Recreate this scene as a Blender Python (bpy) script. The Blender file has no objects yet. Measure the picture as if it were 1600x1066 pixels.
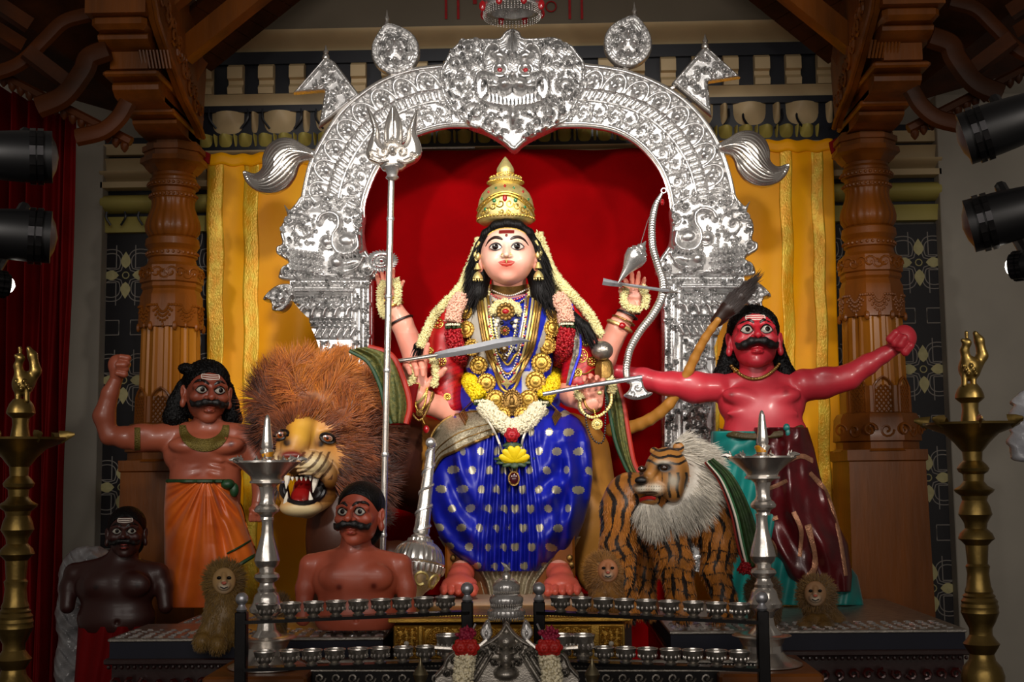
import bpy, math, random
import numpy as np
from mathutils import Vector, Matrix
from mathutils.bvhtree import BVHTree

C = bpy.context.scene
COL = C.collection
random.seed(7); RNG = np.random.default_rng(7)

# ---------------------------------------------------------------- camera, light, exposure
FPX = 2000.0                                    # focal length in pixels of a 1600 px wide frame
CAMP = np.array([0.15, -5.4, 1.45])
YAW, TILT, ROLL = math.radians(1.5), math.radians(6.0), math.radians(-0.6)
RC = Matrix.Rotation(YAW, 3, 'Z') @ Matrix.Rotation(math.radians(90) + TILT, 3, 'X') @ Matrix.Rotation(ROLL, 3, 'Z')
RCN = np.array(RC)
cd = bpy.data.cameras.new('camera'); cam = bpy.data.objects.new('camera', cd); COL.objects.link(cam)
cam.matrix_world = Matrix.Translation(CAMP) @ RC.to_4x4()
cd.sensor_width = 36; cd.lens = FPX / 1600 * 36; cd.clip_start = .05
C.camera = cam
C.view_settings.view_transform = 'Standard'; C.view_settings.look = 'None'
C.view_settings.gamma = 1; C.view_settings.use_curve_mapping = False
C.view_settings.exposure = 0.0

wd = bpy.data.worlds.new('world'); C.world = wd; wd.use_nodes = True
wd.node_tree.nodes['Background'].inputs[0].default_value = (.8, .68, .58, 1)
wd.node_tree.nodes['Background'].inputs[1].default_value = .10

def area(name, loc, tgt, size, power, col=(1, .9, .8), spread=180, sy=None):
    l = bpy.data.lights.new(name, 'AREA'); l.energy = power; l.color = col; l.size = size
    if sy: l.shape = 'RECTANGLE'; l.size_y = sy
    l.spread = math.radians(spread)
    o = bpy.data.objects.new(name, l); COL.objects.link(o); o.location = loc
    o.rotation_euler = (Vector(tgt) - Vector(loc)).to_track_quat('-Z', 'Y').to_euler(); return o
def spot(name, loc, tgt, power, ang, blend=.6, col=(1, .9, .8), rad=.12):
    l = bpy.data.lights.new(name, 'SPOT'); l.energy = power; l.color = col; l.spot_size = math.radians(ang)
    l.spot_blend = blend; l.shadow_soft_size = rad
    o = bpy.data.objects.new(name, l); COL.objects.link(o); o.location = loc
    o.rotation_euler = (Vector(tgt) - Vector(loc)).to_track_quat('-Z', 'Y').to_euler(); return o
# stage lamps of the hall: a large soft key over the audience, spots on the shrine from both sides; then added fill panels
spot('key_spot', (.3, -4.4, 4.2), (0, .1, 2.2), 700, 41, 1, (1, .95, .9), .22)
spot('left_spot', (-2.4, -4.2, 2.9), (-.35, .2, 2.15), 430, 40, 1, (1, .93, .86), .15)
spot('right_spot', (2.6, -4.2, 2.9), (.4, .2, 2.1), 420, 40, 1, (1, .9, .8), .15)
area('fill_panel', (0, -7.2, 3.6), (0, 0, 1.4), 5.5, 75, (1, .92, .85), sy=1.6)  # added broad fill, no real lamp; lifts the front and the metal reflections
area('fill_panel_low', (0, -7.5, 1.4), (0, 0, 1.1), 6, 34, (1, .9, .8), sy=.8)  # low added fill for the lower front, not a fixture of the hall

# ---------------------------------------------------------------- pixel <-> world
def Pa(px, py, Y):
    px, py, Y = np.broadcast_arrays(np.asarray(px, float), np.asarray(py, float), np.asarray(Y, float))
    u = (px - 800) / FPX; v = (533 - py) / FPX
    d = u[..., None] * RCN[:, 0] + v[..., None] * RCN[:, 1] - RCN[:, 2]
    k = (Y - CAMP[1]) / d[..., 1]
    return CAMP + d * k[..., None]
def P(px, py, Y): return Pa(px, py, Y)
def S(Y): return (Y - CAMP[1]) / FPX
def unP(V):
    q = (np.asarray(V) - CAMP) @ RCN
    return 800 - FPX * q[..., 0] / q[..., 2], 533 + FPX * q[..., 1] / q[..., 2]

def lin(h):
    h = h.lstrip('#'); c = [int(h[i:i + 2], 16) / 255 for i in (0, 2, 4)]
    return tuple(x / 12.92 if x <= .04045 else ((x + .055) / 1.055) ** 2.4 for x in c)

# ---------------------------------------------------------------- materials
def mat(name, col='808080', rough=.5, metal=0, vary=.15, vscale=8, bump=0, bscale=60, attr=False, coat=0,
        sheen=0, emit=None, es=1, dark=None, stretch=None, rvary=0, wave=None, trans=0, alpha=None, spec=None):
    m = bpy.data.materials.new(name); m.use_nodes = True
    nt = m.node_tree; N = nt.nodes; Lk = nt.links; b = N['Principled BSDF']
    c = lin(col) if isinstance(col, str) else col
    tc = N.new('ShaderNodeTexCoord'); mp = N.new('ShaderNodeMapping'); Lk.new(tc.outputs['Object'], mp.inputs[0])
    if stretch: mp.inputs['Scale'].default_value = stretch
    ns = N.new('ShaderNodeTexNoise'); ns.inputs['Scale'].default_value = vscale; ns.inputs['Detail'].default_value = 4
    Lk.new(mp.outputs[0], ns.inputs['Vector'])
    mx = N.new('ShaderNodeMix'); mx.data_type = 'RGBA'
    rp = N.new('ShaderNodeValToRGB'); rp.color_ramp.elements[0].position = .35; rp.color_ramp.elements[1].position = .68
    Lk.new(ns.outputs['Fac'], rp.inputs[0]); Lk.new(rp.outputs[0], mx.inputs[0])
    dk = lin(dark) if dark else tuple(x * (1 - vary) for x in c)
    if attr:
        at = N.new('ShaderNodeAttribute'); at.attribute_name = 'Col'
        mu = N.new('ShaderNodeMix'); mu.data_type = 'RGBA'; mu.blend_type = 'MULTIPLY'; mu.inputs[0].default_value = 1
        Lk.new(at.outputs['Color'], mu.inputs[6]); mu.inputs[7].default_value = (1 - vary,) * 3 + (1,)
        Lk.new(mu.outputs[2], mx.inputs[6]); Lk.new(at.outputs['Color'], mx.inputs[7])
    else:
        mx.inputs[6].default_value = dk + (1,); mx.inputs[7].default_value = c + (1,)
    Lk.new(mx.outputs[2], b.inputs['Base Color'])
    b.inputs['Roughness'].default_value = rough; b.inputs['Metallic'].default_value = metal
    if rvary:
        mr = N.new('ShaderNodeMapRange'); mr.inputs[3].default_value = rough - rvary; mr.inputs[4].default_value = rough + rvary
        Lk.new(ns.outputs['Fac'], mr.inputs[0]); Lk.new(mr.outputs[0], b.inputs['Roughness'])
    b.inputs['Coat Weight'].default_value = coat; b.inputs['Coat Roughness'].default_value = .15
    if sheen: b.inputs['Sheen Weight'].default_value = sheen; b.inputs['Sheen Roughness'].default_value = .4
    if bump:
        n2 = N.new('ShaderNodeTexNoise'); n2.inputs['Scale'].default_value = bscale; n2.inputs['Detail'].default_value = 3
        Lk.new(mp.outputs[0], n2.inputs['Vector'])
        bp = N.new('ShaderNodeBump'); bp.inputs['Strength'].default_value = bump; bp.inputs['Distance'].default_value = .01
        Lk.new(n2.outputs['Fac'], bp.inputs['Height']); Lk.new(bp.outputs[0], b.inputs['Normal'])
    if emit: b.inputs['Emission Color'].default_value = lin(emit) + (1,); b.inputs['Emission Strength'].default_value = es
    if spec is not None: b.inputs['Specular IOR Level'].default_value = spec
    if trans: b.inputs['Transmission Weight'].default_value = trans
    if alpha is not None: b.inputs['Alpha'].default_value = alpha
    return m

M = {}
M['silver'] = mat('silver', 'e0dfde', .28, .85, .2, 30, .05, 300, rvary=.06)
M['silver_smooth'] = mat('silver_smooth', 'e8e3dc', .24, .9, .15, 14, .03, 120, rvary=.05)
M['silver_dim'] = mat('silver_dim', 'b3ada4', .34, .88, .35, 30, .2, 200)
M['steel'] = mat('steel', 'c8cad0', .34, .85, .15, 20)
M['dark_steel'] = mat('dark_steel', '2c2b2c', .25, .9, .3, 20)
M['gold'] = mat('gold', 'd9b456', .33, .9, .2, 50, .15, 300)
M['gold_pale'] = mat('gold_pale', 'f0dc90', .42, .7, .2, 60, .2, 300)
M['gold_old'] = mat('gold_old', 'a07c42', .38, .85, .35, 40, .25, 240)
M['gold_plate'] = mat('gold_plate', 'd4a444', .36, .65, .35, 30, .2, 200)
M['brass'] = mat('brass', '8f7742', .36, .95, .35, 14, .05, 100, rvary=.08)
M['ruby'] = mat('ruby', 'b00d18', .12, 0, .3, 40, coat=1)
M['emerald'] = mat('emerald', '1f7a4a', .15, 0, .3, 40, coat=1)
M['pearl'] = mat('pearl', 'efe7d6', .3, 0, .1, 40, coat=.4)
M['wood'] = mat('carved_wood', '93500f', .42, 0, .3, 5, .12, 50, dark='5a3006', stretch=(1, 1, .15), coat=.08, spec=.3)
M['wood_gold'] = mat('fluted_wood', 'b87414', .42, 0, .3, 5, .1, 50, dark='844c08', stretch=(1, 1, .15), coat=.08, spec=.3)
M['wood_shaded'] = mat('ceiling_wood_shaded', '5c2b05', .5, 0, .4, 4, .1, 40, dark='301602', stretch=(.3, 1, 1), spec=.2)  # same timber as the rafters; dim light at the eaves put into its colour
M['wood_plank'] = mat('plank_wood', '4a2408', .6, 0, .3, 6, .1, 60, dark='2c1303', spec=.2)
M['plaster'] = mat('plaster', 'aaa497', .7, 0, .12, 3, .05, 30)
M['beam'] = mat('beam_paint', '6d6352', .7, 0, .12, 3)
M['cornice'] = mat('cornice_paint', 'cbb489', .5, 0, .12, 5)
M['cornice2'] = mat('cornice_paint_green', 'b8ab58', .5, 0, .12, 5)
M['navy'] = mat('navy_paint', '101522', .4, 0, .3, 5)
M['black'] = mat('black_plastic', '060607', .4, 0, .2, 10, spec=.3)
M['paper'] = mat('wallpaper', '100b12', .5, 0, .3, 4)
M['print_line'] = mat('print_line', '9c968e', .6, 0, .15, 10)
M['print_petal'] = mat('print_petal', 'cfc68e', .6, 0, .2, 30)
M['red_velvet'] = mat('red_velvet', '920004', .9, 0, .25, 3, .05, 200, spec=.05)
M['red_drape'] = mat('red_drape', '7a0206', .7, 0, .3, 5, .05, 150, spec=.15)
M['yellow'] = mat('yellow_cloth', 'ffb400', .5, 0, .1, 3, .05, 250, dark='f6a200', spec=.2)
M['yellow_band'] = mat('yellow_brocade', 'e6c53a', .35, .25, .3, 28, .3, 160, dark='eba60c', stretch=(1, 1, .5))
M['white'] = mat('white_paint', 'f2ede2', .5, 0, .05)
M['hair'] = mat('black_hair', '080606', .5, 0, .4, 40, .5, 160, stretch=(1, 1, .2), spec=.2)

# ---------------------------------------------------------------- objects
def link(o, parent=None, kind=None):
    COL.objects.link(o)
    if parent is not None:
        o.parent = parent; o.matrix_parent_inverse = Matrix.Translation(-Vector(parent.location))
    if kind: o['kind'] = kind
    return o
def thing(name, label, cat, loc, group=None, kind=None):
    o = bpy.data.objects.new(name, None); o.empty_display_size = .05; o.location = Vector(loc); COL.objects.link(o)
    o['label'] = label; o['category'] = cat
    if group: o['group'] = group
    if kind: o['kind'] = kind
    return o
def tag(o, label, cat, group=None):
    o['label'] = label; o['category'] = cat
    if group: o['group'] = group
    return o
def mesh(name, V, Fq, m, parent=None, smooth=True, uv=None, col=None, kind=None, auto=None):
    me = bpy.data.meshes.new(name)
    V = np.asarray(V, dtype=np.float32)
    if isinstance(Fq, np.ndarray):
        n, k = Fq.shape
        me.vertices.add(len(V)); me.vertices.foreach_set('co', V.ravel())
        me.loops.add(n * k); me.loops.foreach_set('vertex_index', Fq.astype(np.int32).ravel())
        me.polygons.add(n); me.polygons.foreach_set('loop_start', np.arange(0, n * k, k, dtype=np.int32))
        me.update(calc_edges=True)
    else:
        me.from_pydata(V.tolist(), [], Fq); me.update()
    if smooth: me.polygons.foreach_set('use_smooth', np.ones(len(me.polygons), dtype=bool))
    if auto: me.set_sharp_from_angle(angle=math.radians(auto))
    if uv is not None:
        L = me.uv_layers.new(name='UVMap'); idx = np.empty(len(me.loops), dtype=np.int32); me.loops.foreach_get('vertex_index', idx)
        L.data.foreach_set('uv', np.asarray(uv, dtype=np.float32)[idx].ravel())
    if col is not None:
        a = me.color_attributes.new('Col', 'FLOAT_COLOR', 'POINT')
        cc = np.ones((len(V), 4), dtype=np.float32); cc[:, :3] = col; a.data.foreach_set('color', cc.ravel())
    me.materials.append(M[m] if isinstance(m, str) else m)
    o = bpy.data.objects.new(name, me)
    return link(o, parent, kind)

class B:
    """collects shapes in one mesh"""
    def __init__(s): s.v = []; s.f = []; s.n = 0; s.c = []
    def add(s, V, F):
        V = np.asarray(V, float).reshape(-1, 3); s.c.append((V, [tuple(int(i) for i in f) for f in F]))
        s.v.append(V); s.f += [tuple(int(i) + s.n for i in f) for f in F]; s.n += len(V); return s
    def box(s, c, sz, R=None, bev=0):
        sx, sy, sz = [x / 2 for x in sz]
        if bev:
            b = bev; pts = []; rows = []
            for z, e in ((-sz, b), (-sz + b, 0), (sz - b, 0), (sz, b)):
                x, y = sx - e, sy - e; q = b
                rows.append([(-x + q, -y, z), (x - q, -y, z), (x, -y + q, z), (x, y - q, z), (x - q, y, z), (-x + q, y, z), (-x, y - q, z), (-x, -y + q, z)])
            V = np.array([p for r in rows for p in r]); F = []
            for i in range(3):
                for j in range(8): a = i * 8 + j; d = i * 8 + (j + 1) % 8; F.append((a, d, d + 8, a + 8))
            F.append(tuple(range(7, -1, -1))); F.append(tuple(range(24, 32)))
        else:
            V = np.array([(x, y, z) for z in (-sz, sz) for x, y in ((-sx, -sy), (sx, -sy), (sx, sy), (-sx, sy))])
            F = [(3, 2, 1, 0), (4, 5, 6, 7)] + [(i, (i + 1) % 4, (i + 1) % 4 + 4, i + 4) for i in range(4)]
        if R is not None: V = V @ np.array(R).T
        return s.add(V + np.array(c), F)
    def lathe(s, prof, c, n=24, fl=None, R=None, cap=True, a0=0):
        V = []
        a = np.arange(n) * 2 * math.pi / n + a0
        for i, (r, z) in enumerate(prof):
            rr = r * (fl(a, z, i) if fl else 1.0) * np.ones(n)
            V.append(np.stack([rr * np.cos(a), rr * np.sin(a), np.full(n, z)], 1))
        V = np.concatenate(V); F = []
        for i in range(len(prof) - 1):
            for j in range(n):
                k = (j + 1) % n; F.append((i * n + j, i * n + k, (i + 1) * n + k, (i + 1) * n + j))
        if cap: F.append(tuple(range(n - 1, -1, -1))); m = (len(prof) - 1) * n; F.append(tuple(range(m, m + n)))
        if R is not None: V = V @ np.array(R).T
        return s.add(V + np.array(c), F)
    def tube(s, pts, r, n=8, cap=True, flat=1.0, closed=False, tw=0):
        pts = np.asarray(pts, float); m = len(pts); r = np.broadcast_to(np.asarray(r, float), (m,))
        if closed: T = np.roll(pts, -1, 0) - np.roll(pts, 1, 0)
        else: T = np.gradient(pts, axis=0) if m > 2 else np.repeat(pts[1:] - pts[:1], 2, 0)
        T = T / (np.linalg.norm(T, axis=1, keepdims=True) + 1e-12)
        up = np.array([0, -1., 0]); 
        if abs(T[0] @ up) > .9: up = np.array([1., 0, 0])
        V = []; a = np.arange(n) * 2 * math.pi / n
        for i in range(m):
            x = np.cross(T[i], up); x /= np.linalg.norm(x) + 1e-12; y = np.cross(x, T[i]); up = y
            V.append(pts[i] + r[i] * (np.cos(a + tw)[:, None] * x + flat * np.sin(a + tw)[:, None] * y))
        V = np.concatenate(V); F = []
        for i in range(m if closed else m - 1):
            for j in range(n):
                k = (j + 1) % n; i2 = (i + 1) % m; F.append((i * n + j, i * n + k, i2 * n + k, i2 * n + j))
        if cap and not closed: F.append(tuple(range(n - 1, -1, -1))); q = (m - 1) * n; F.append(tuple(range(q, q + n)))
        return s.add(V, F)
    def ball(s, c, r, nu=12, nv=8, R=None):
        r = np.broadcast_to(np.asarray(r, float), (3,))
        V = [(0, 0, 1.)]; 
        for i in range(1, nv):
            t = math.pi * i / nv
            for j in range(nu): p = 2 * math.pi * j / nu; V.append((math.sin(t) * math.cos(p), math.sin(t) * math.sin(p), math.cos(t)))
        V.append((0, 0, -1.)); V = np.array(V) * r
        if R is not None: V = V @ np.array(R).T
        F = [(0, 1 + j, 1 + (j + 1) % nu) for j in range(nu)]
        for i in range(nv - 2):
            for j in range(nu):
                a = 1 + i * nu + j; b = 1 + i * nu + (j + 1) % nu; F.append((a, a + nu, b + nu, b))
        q = 1 + (nv - 2) * nu; F += [(q + j, len(V) - 1, q + (j + 1) % nu) for j in range(nu)]
        return s.add(V + np.array(c), F)
    def prism(s, pts, Y, th, dome=0):
        """outline given in pixels on the upright plane Y, with thickness th (m) towards the viewer"""
        A = Pa([p[0] for p in pts], [p[1] for p in pts], Y); n = len(A)
        if np.cross(A[1] - A[0], A[2] - A[1])[1] > 0 and False: A = A[::-1]
        Bk = A + np.array([0, th, 0]); cen = A.mean(0) - np.array([0, dome, 0])
        V = np.concatenate([A, Bk, [cen]])
        F = [(i, (i + 1) % n, (i + 1) % n + n, i + n) for i in range(n)] + [tuple(range(2 * n - 1, n - 1, -1))]
        F += [(i, 2 * n, (i + 1) % n) for i in range(n)] if dome else [tuple(range(n))]
        return s.add(V, F)
    def grid(s, G, closed_u=False):
        G = np.asarray(G); a, b = G.shape[:2]; F = []
        for i in range(a - 1):
            for j in range(b if closed_u else b - 1):
                k = (j + 1) % b; F.append((i * b + j, i * b + k, (i + 1) * b + k, (i + 1) * b + j))
        return s.add(G.reshape(-1, 3), F)
    def each(s, name, m, parent, smooth=True, auto=40):
        return [mesh(name, V, F, m, parent, smooth, auto=auto if smooth else None) for V, F in s.c][-1]
    def build(s, name, m, parent=None, smooth=True, auto=40, kind=None):
        return mesh(name, np.concatenate(s.v), s.f, m, parent, smooth, auto=auto if smooth else None, kind=kind)

def spline(pts, n=8, closed=False):
    """Catmull-Rom through control points (any dimension)"""
    p = np.asarray(pts, float)
    if closed: p = np.concatenate([p[-1:], p, p[:2]])
    else: p = np.concatenate([2 * p[:1] - p[1:2], p, 2 * p[-1:] - p[-2:-1]])
    out = []; t = np.linspace(0, 1, n, endpoint=False)[:, None]
    for i in range(1, len(p) - 2):
        a, b, c, d = p[i - 1:i + 3]
        out.append(.5 * (2 * b + (c - a) * t + (2 * a - 5 * b + 4 * c - d) * t ** 2 + (3 * b - a - 3 * c + d) * t ** 3))
    if not closed: out.append(p[-2:-1])
    return np.concatenate(out)
def resamp(pts, n):
    p = np.asarray(pts, float); d = np.r_[0, np.cumsum(np.linalg.norm(np.diff(p, axis=0), axis=1))]
    t = np.linspace(0, d[-1], n); return np.stack([np.interp(t, d, p[:, i]) for i in range(p.shape[1])], 1)
def pline(pts, Y, n=8, closed=False):
    """pixel polyline (x, y[, depth offset towards viewer in px]) -> smooth world points"""
    q = spline(pts, n, closed) if n > 1 else np.asarray(pts, float)
    d = q[:, 2] * S(Y) if q.shape[1] > 2 else 0
    return Pa(q[:, 0], q[:, 1], Y - d)

def plathe(bd, cx, prof, Y, n=24, ref=None, **k):
    """lathe given as (py, radius px) rows on a plumb axis through (cx, ref)"""
    ref = prof[0][0] if ref is None else ref
    c = P(cx, ref, Y); s = S(Y)
    bd.lathe([(r * s, P(cx, y, Y)[2]) for y, r in prof][::-1] if prof[0][0] < prof[-1][0] else [(r * s, P(cx, y, Y)[2]) for y, r in prof], (c[0], Y, 0), n, **k)
    return bd

# ---------------------------------------------------------------- sculpted bodies (smooth union of rounded masses -> one surface)
def nets(Fd, o, h):
    ins = Fd < 0; n = np.array(Fd.shape) - 1
    cnt = np.zeros(n, np.int8)
    for a in (0, 1):
        for b in (0, 1):
            for c in (0, 1): cnt += ins[a:n[0] + a, b:n[1] + b, c:n[2] + c]
    I = np.argwhere((cnt > 0) & (cnt < 8)); ids = np.full(n, -1, np.int64); ids[I[:, 0], I[:, 1], I[:, 2]] = np.arange(len(I))
    acc = np.zeros((len(I), 3)); k = np.zeros(len(I))
    for ax in range(3):
        e = np.eye(3, dtype=int)[ax]; o1, o2 = [np.eye(3, dtype=int)[x] for x in range(3) if x != ax]
        for a in (0, 1):
            for b in (0, 1):
                p = I + a * o1 + b * o2; q = p + e
                fa = Fd[p[:, 0], p[:, 1], p[:, 2]]; fb = Fd[q[:, 0], q[:, 1], q[:, 2]]
                m = (fa < 0) != (fb < 0); t = np.where(m, fa / np.where(m, fa - fb, 1), 0)
                acc += m[:, None] * (p + t[:, None] * e); k += m
    V = o + acc / k[:, None] * h; Fs = []
    for ax in range(3):
        sl = [slice(1, -1)] * 3; sl[ax] = slice(0, -1); sh = [slice(1, -1)] * 3; sh[ax] = slice(1, None)
        A = ins[tuple(sl)]; Bq = ins[tuple(sh)]; J = np.argwhere(A != Bq); s = A[J[:, 0], J[:, 1], J[:, 2]]
        off = np.ones(3, int); off[ax] = 0; J = J + off
        u, w = [x for x in range(3) if x != ax]; eu = np.eye(3, dtype=int)[u]; ew = np.eye(3, dtype=int)[w]
        q = [J - eu - ew, J - ew, J, J - eu]
        Q = np.stack([ids[x[:, 0], x[:, 1], x[:, 2]] for x in q], 1)
        flip = s if ax != 1 else ~s
        Q[~flip] = Q[~flip][:, ::-1]; Fs.append(Q)
    Fs = np.concatenate(Fs); Fs = Fs[(Fs >= 0).all(1)]
    return V, Fs

class Sc:
    """sculpt: control points in pixels (x, y, depth towards viewer px) on plane Y, or in a local frame (x right, y up, z to viewer)"""
    def __init__(s, Y, h, frame=None):
        s.Y = Y; s.s = S(Y); s.h = h * s.s; s.p = []; s.fr = frame; s.R0 = np.eye(3)
        if frame: s.O, s.R0, s.k = np.array(frame[0]), np.array(frame[1]), frame[2]; s.h = h * s.k
    def q(s, p):
        if s.fr: return s.O + s.R0 @ (np.array([p[0], -p[2], p[1]]) * s.k)
        return P(p[0], p[1], s.Y - p[2] * s.s)
    def u(s): return s.k if s.fr else s.s
    def chain(s, pts, k=4, op=1):
        """pts: (x, y, z, r) ..."""
        for a, b in zip(pts[:-1], pts[1:]):
            s.p.append(('c', s.q(a), s.q(b), a[3] * s.u(), b[3] * s.u(), k * s.u(), op))
        return s
    def ell(s, c, r, rot=(0, 0, 0), k=4, op=1):
        """r = (x half width, y half height, z half depth); rot = degrees about view axis (ccw), vertical axis, x axis"""
        R = Matrix.Rotation(math.radians(-rot[0]), 3, 'Y') @ Matrix.Rotation(math.radians(rot[1]), 3, 'Z') @ Matrix.Rotation(math.radians(rot[2]), 3, 'X')
        R = s.R0 @ np.array(R)
        s.p.append(('e', s.q(c), np.array([r[0], r[2], r[1]]) * s.u(), R, None, k * s.u(), op)); return s
    def field(s):
        lo = np.full(3, 1e9); hi = -lo
        for t in s.p:
            if t[6] < 0: continue
            if t[0] == 'c': pts = [t[1] - t[3], t[1] + t[3], t[2] - t[4], t[2] + t[4]]
            else: m = t[2].max(); pts = [t[1] - m, t[1] + m]
            lo = np.minimum(lo, np.min(pts, 0)); hi = np.maximum(hi, np.max(pts, 0))
        h = s.h; lo -= 3 * h; hi += 3 * h; n = np.ceil((hi - lo) / h).astype(int) + 1
        Fd = np.full(n, 1.0, np.float32); ax = [lo[i] + np.arange(n[i]) * h for i in range(3)]
        for t in s.p:
            k = max(t[5], 1e-6)
            if t[0] == 'c': m0 = np.minimum(t[1] - t[3], t[2] - t[4]); m1 = np.maximum(t[1] + t[3], t[2] + t[4])
            else: e = np.abs(t[3]) @ t[2]; m0 = t[1] - e; m1 = t[1] + e
            i0 = np.clip(((m0 - 2 * k - 2 * h - lo) / h).astype(int), 0, n); i1 = np.clip(((m1 + 2 * k + 2 * h - lo) / h).astype(int) + 2, 0, n)
            if (i1 <= i0).any(): continue
            sl = tuple(slice(a, b) for a, b in zip(i0, i1))
            X, Y, Z = np.meshgrid(*[ax[i][sl[i]] for i in range(3)], indexing='ij', sparse=True)
            if t[0] == 'c':
                a, b = t[1], t[2]; d = b - a; L = d @ d + 1e-12
                w = np.clip(((X - a[0]) * d[0] + (Y - a[1]) * d[1] + (Z - a[2]) * d[2]) / L, 0, 1)
                D = np.sqrt((X - a[0] - w * d[0]) ** 2 + (Y - a[1] - w * d[1]) ** 2 + (Z - a[2] - w * d[2]) ** 2) - (t[3] + w * (t[4] - t[3]))
            else:
                R = t[3]; x = X - t[1][0]; y = Y - t[1][1]; z = Z - t[1][2]
                l = [(R[0, i] * x + R[1, i] * y + R[2, i] * z) for i in range(3)]; r = t[2]
                k0 = np.sqrt(sum((l[i] / r[i]) ** 2 for i in range(3))); k1 = np.sqrt(sum((l[i] / r[i] ** 2) ** 2 for i in range(3))) + 1e-9
                D = k0 * (k0 - 1) / k1
            G = Fd[sl]
            if t[6] > 0:
                w = np.clip(.5 + .5 * (G - D) / k, 0, 1); Fd[sl] = G + (D - G) * w - k * w * (1 - w)
            else:
                D = -D; w = np.clip(.5 - .5 * (G - D) / k, 0, 1); Fd[sl] = G + (D - G) * w + k * w * (1 - w)
        return Fd, lo
    def raw(s): Fd, lo = s.field(); return nets(Fd, lo, s.h)
    def build(s, name, m, parent=None, col=None, disp=None):
        V, Fq = s.raw()
        if disp is not None: V = disp(V)
        c = col(V, *unP(V)) if col is not None else None
        return mesh(name, V, Fq, m, parent, col=c)
def merge(items):
    V = []; Fq = []; n = 0
    for v, f in items: V.append(v); Fq.append(f + n); n += len(v)
    return np.concatenate(V), np.concatenate(Fq)
def smoothn(V, Fq, it=2, w=.5):
    """relax a sculpted surface"""
    E = np.concatenate([Fq[:, [0, 1]], Fq[:, [1, 2]], Fq[:, [2, 3]], Fq[:, [3, 0]]]); n = len(V)
    for _ in range(it):
        A = np.zeros((n, 3)); c = np.zeros(n)
        for d in range(3):
            A[:, d] = np.bincount(E[:, 0], V[E[:, 1], d], n) + np.bincount(E[:, 1], V[E[:, 0], d], n)
        c = np.bincount(E[:, 0], minlength=n) + np.bincount(E[:, 1], minlength=n)
        V = V + w * (A / np.maximum(c, 1)[:, None] - V)
    return V

def bvh_of(V, Fq): return BVHTree.FromPolygons([tuple(v) for v in V], [tuple(int(i) for i in f) for f in Fq])
def onto(bv, px, py, lift=0, Yfall=0.0, d=0):
    """point of the surface seen at a pixel (for laying jewellery and paint on it)"""
    p = P(px, py, 0); o = Vector(CAMP); dr = (Vector(p) - o).normalized()
    h = bv.ray_cast(o, dr)
    if h[0] is None: return np.array(P(px, py, Yfall))
    return np.array(h[0]) - np.array(dr) * lift

# ---------------------------------------------------------------- relief plates (repousse work)
class Relief:
    """height field over a regular grid (px units)"""
    def __init__(s, x0, x1, y0, y1, st=1.5):
        s.xs = np.arange(x0, x1 + st, st); s.ys = np.arange(y0, y1 + st, st); s.st = st
        s.X, s.Y = np.meshgrid(s.xs, s.ys); s.H = np.zeros_like(s.X)
    def win(s, x0, x1, y0, y1):
        a, b = np.searchsorted(s.xs, [x0, x1]); c, d = np.searchsorted(s.ys, [y0, y1]); return slice(c, d), slice(a, b)
    def stroke(s, pts, w, h, op='max', taper=None):
        pts = np.asarray(pts, float); m = len(pts) - 1
        for i in range(m):
            a, b = pts[i], pts[i + 1]; ww = w if taper is None else w * (1 + (taper - 1) * (i + .5) / m)
            W = s.win(min(a[0], b[0]) - ww, max(a[0], b[0]) + ww, min(a[1], b[1]) - ww, max(a[1], b[1]) + ww)
            X, Y = s.X[W], s.Y[W]
            if not X.size: continue
            d = b - a; t = np.clip(((X - a[0]) * d[0] + (Y - a[1]) * d[1]) / (d @ d + 1e-9), 0, 1)
            D = np.hypot(X - a[0] - t * d[0], Y - a[1] - t * d[1]) / ww; q = np.sqrt(np.clip(1 - D * D, 0, 1)) * h
            if op == 'max': s.H[W] = np.maximum(s.H[W], q)
            elif op == 'add': s.H[W] += q
            else: s.H[W] = np.minimum(s.H[W], s.H[W] * 0 + (D >= 1) * 99 + (D < 1) * h)
        return s
    def blob(s, x, y, rx, ry, h, ang=0, op='max', base=0):
        r = max(rx, ry); W = s.win(x - r, x + r, y - r, y + r); X, Y = s.X[W] - x, s.Y[W] - y
        if not X.size: return s
        c, n = math.cos(math.radians(ang)), math.sin(math.radians(ang))
        D = ((X * c + Y * n) / rx) ** 2 + ((-X * n + Y * c) / ry) ** 2; q = np.sqrt(np.clip(1 - D, 0, 1)) * h + (D < 1) * base
        if op == 'max': s.H[W] = np.maximum(s.H[W], q)
        elif op == 'add': s.H[W] += q
        elif op == 'cut': s.H[W] -= q
        return s
    def fill(s, sd, n, rad, th, h, seed=1):
        R_ = random.Random(seed); ii = np.argwhere((sd < -rad * .8) & (s.H < th))
        for _ in range(n):
            a, b = ii[R_.randrange(len(ii))]
            if s.H[a, b] < th: s.scroll(s.xs[b], s.ys[a], rad, R_.random() * 360, 1.2, R_.choice((-1, 1)), rad * .3, h)
        return s
    def scroll(s, x, y, r, a0, turns=1.4, dr=1, w=None, h=4, leaves=True):
        w = w or r * .2; t = np.linspace(0, 1, 22); a = math.radians(a0) + dr * t * turns * 2 * math.pi; rr = r * (1 - .82 * t)
        s.stroke(np.stack([x + rr * np.cos(a), y + rr * np.sin(a)], 1), w, h, taper=.6); s.blob(x, y, r * .24, r * .24, h * 1.2)
        if leaves:
            for i in range(3, 15, 3):
                s.blob(x + rr[i] * 1.12 * math.cos(a[i]), y + rr[i] * 1.12 * math.sin(a[i]), r * .2, r * .1, h * .8, math.degrees(a[i]) + 35)
        return s
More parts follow.
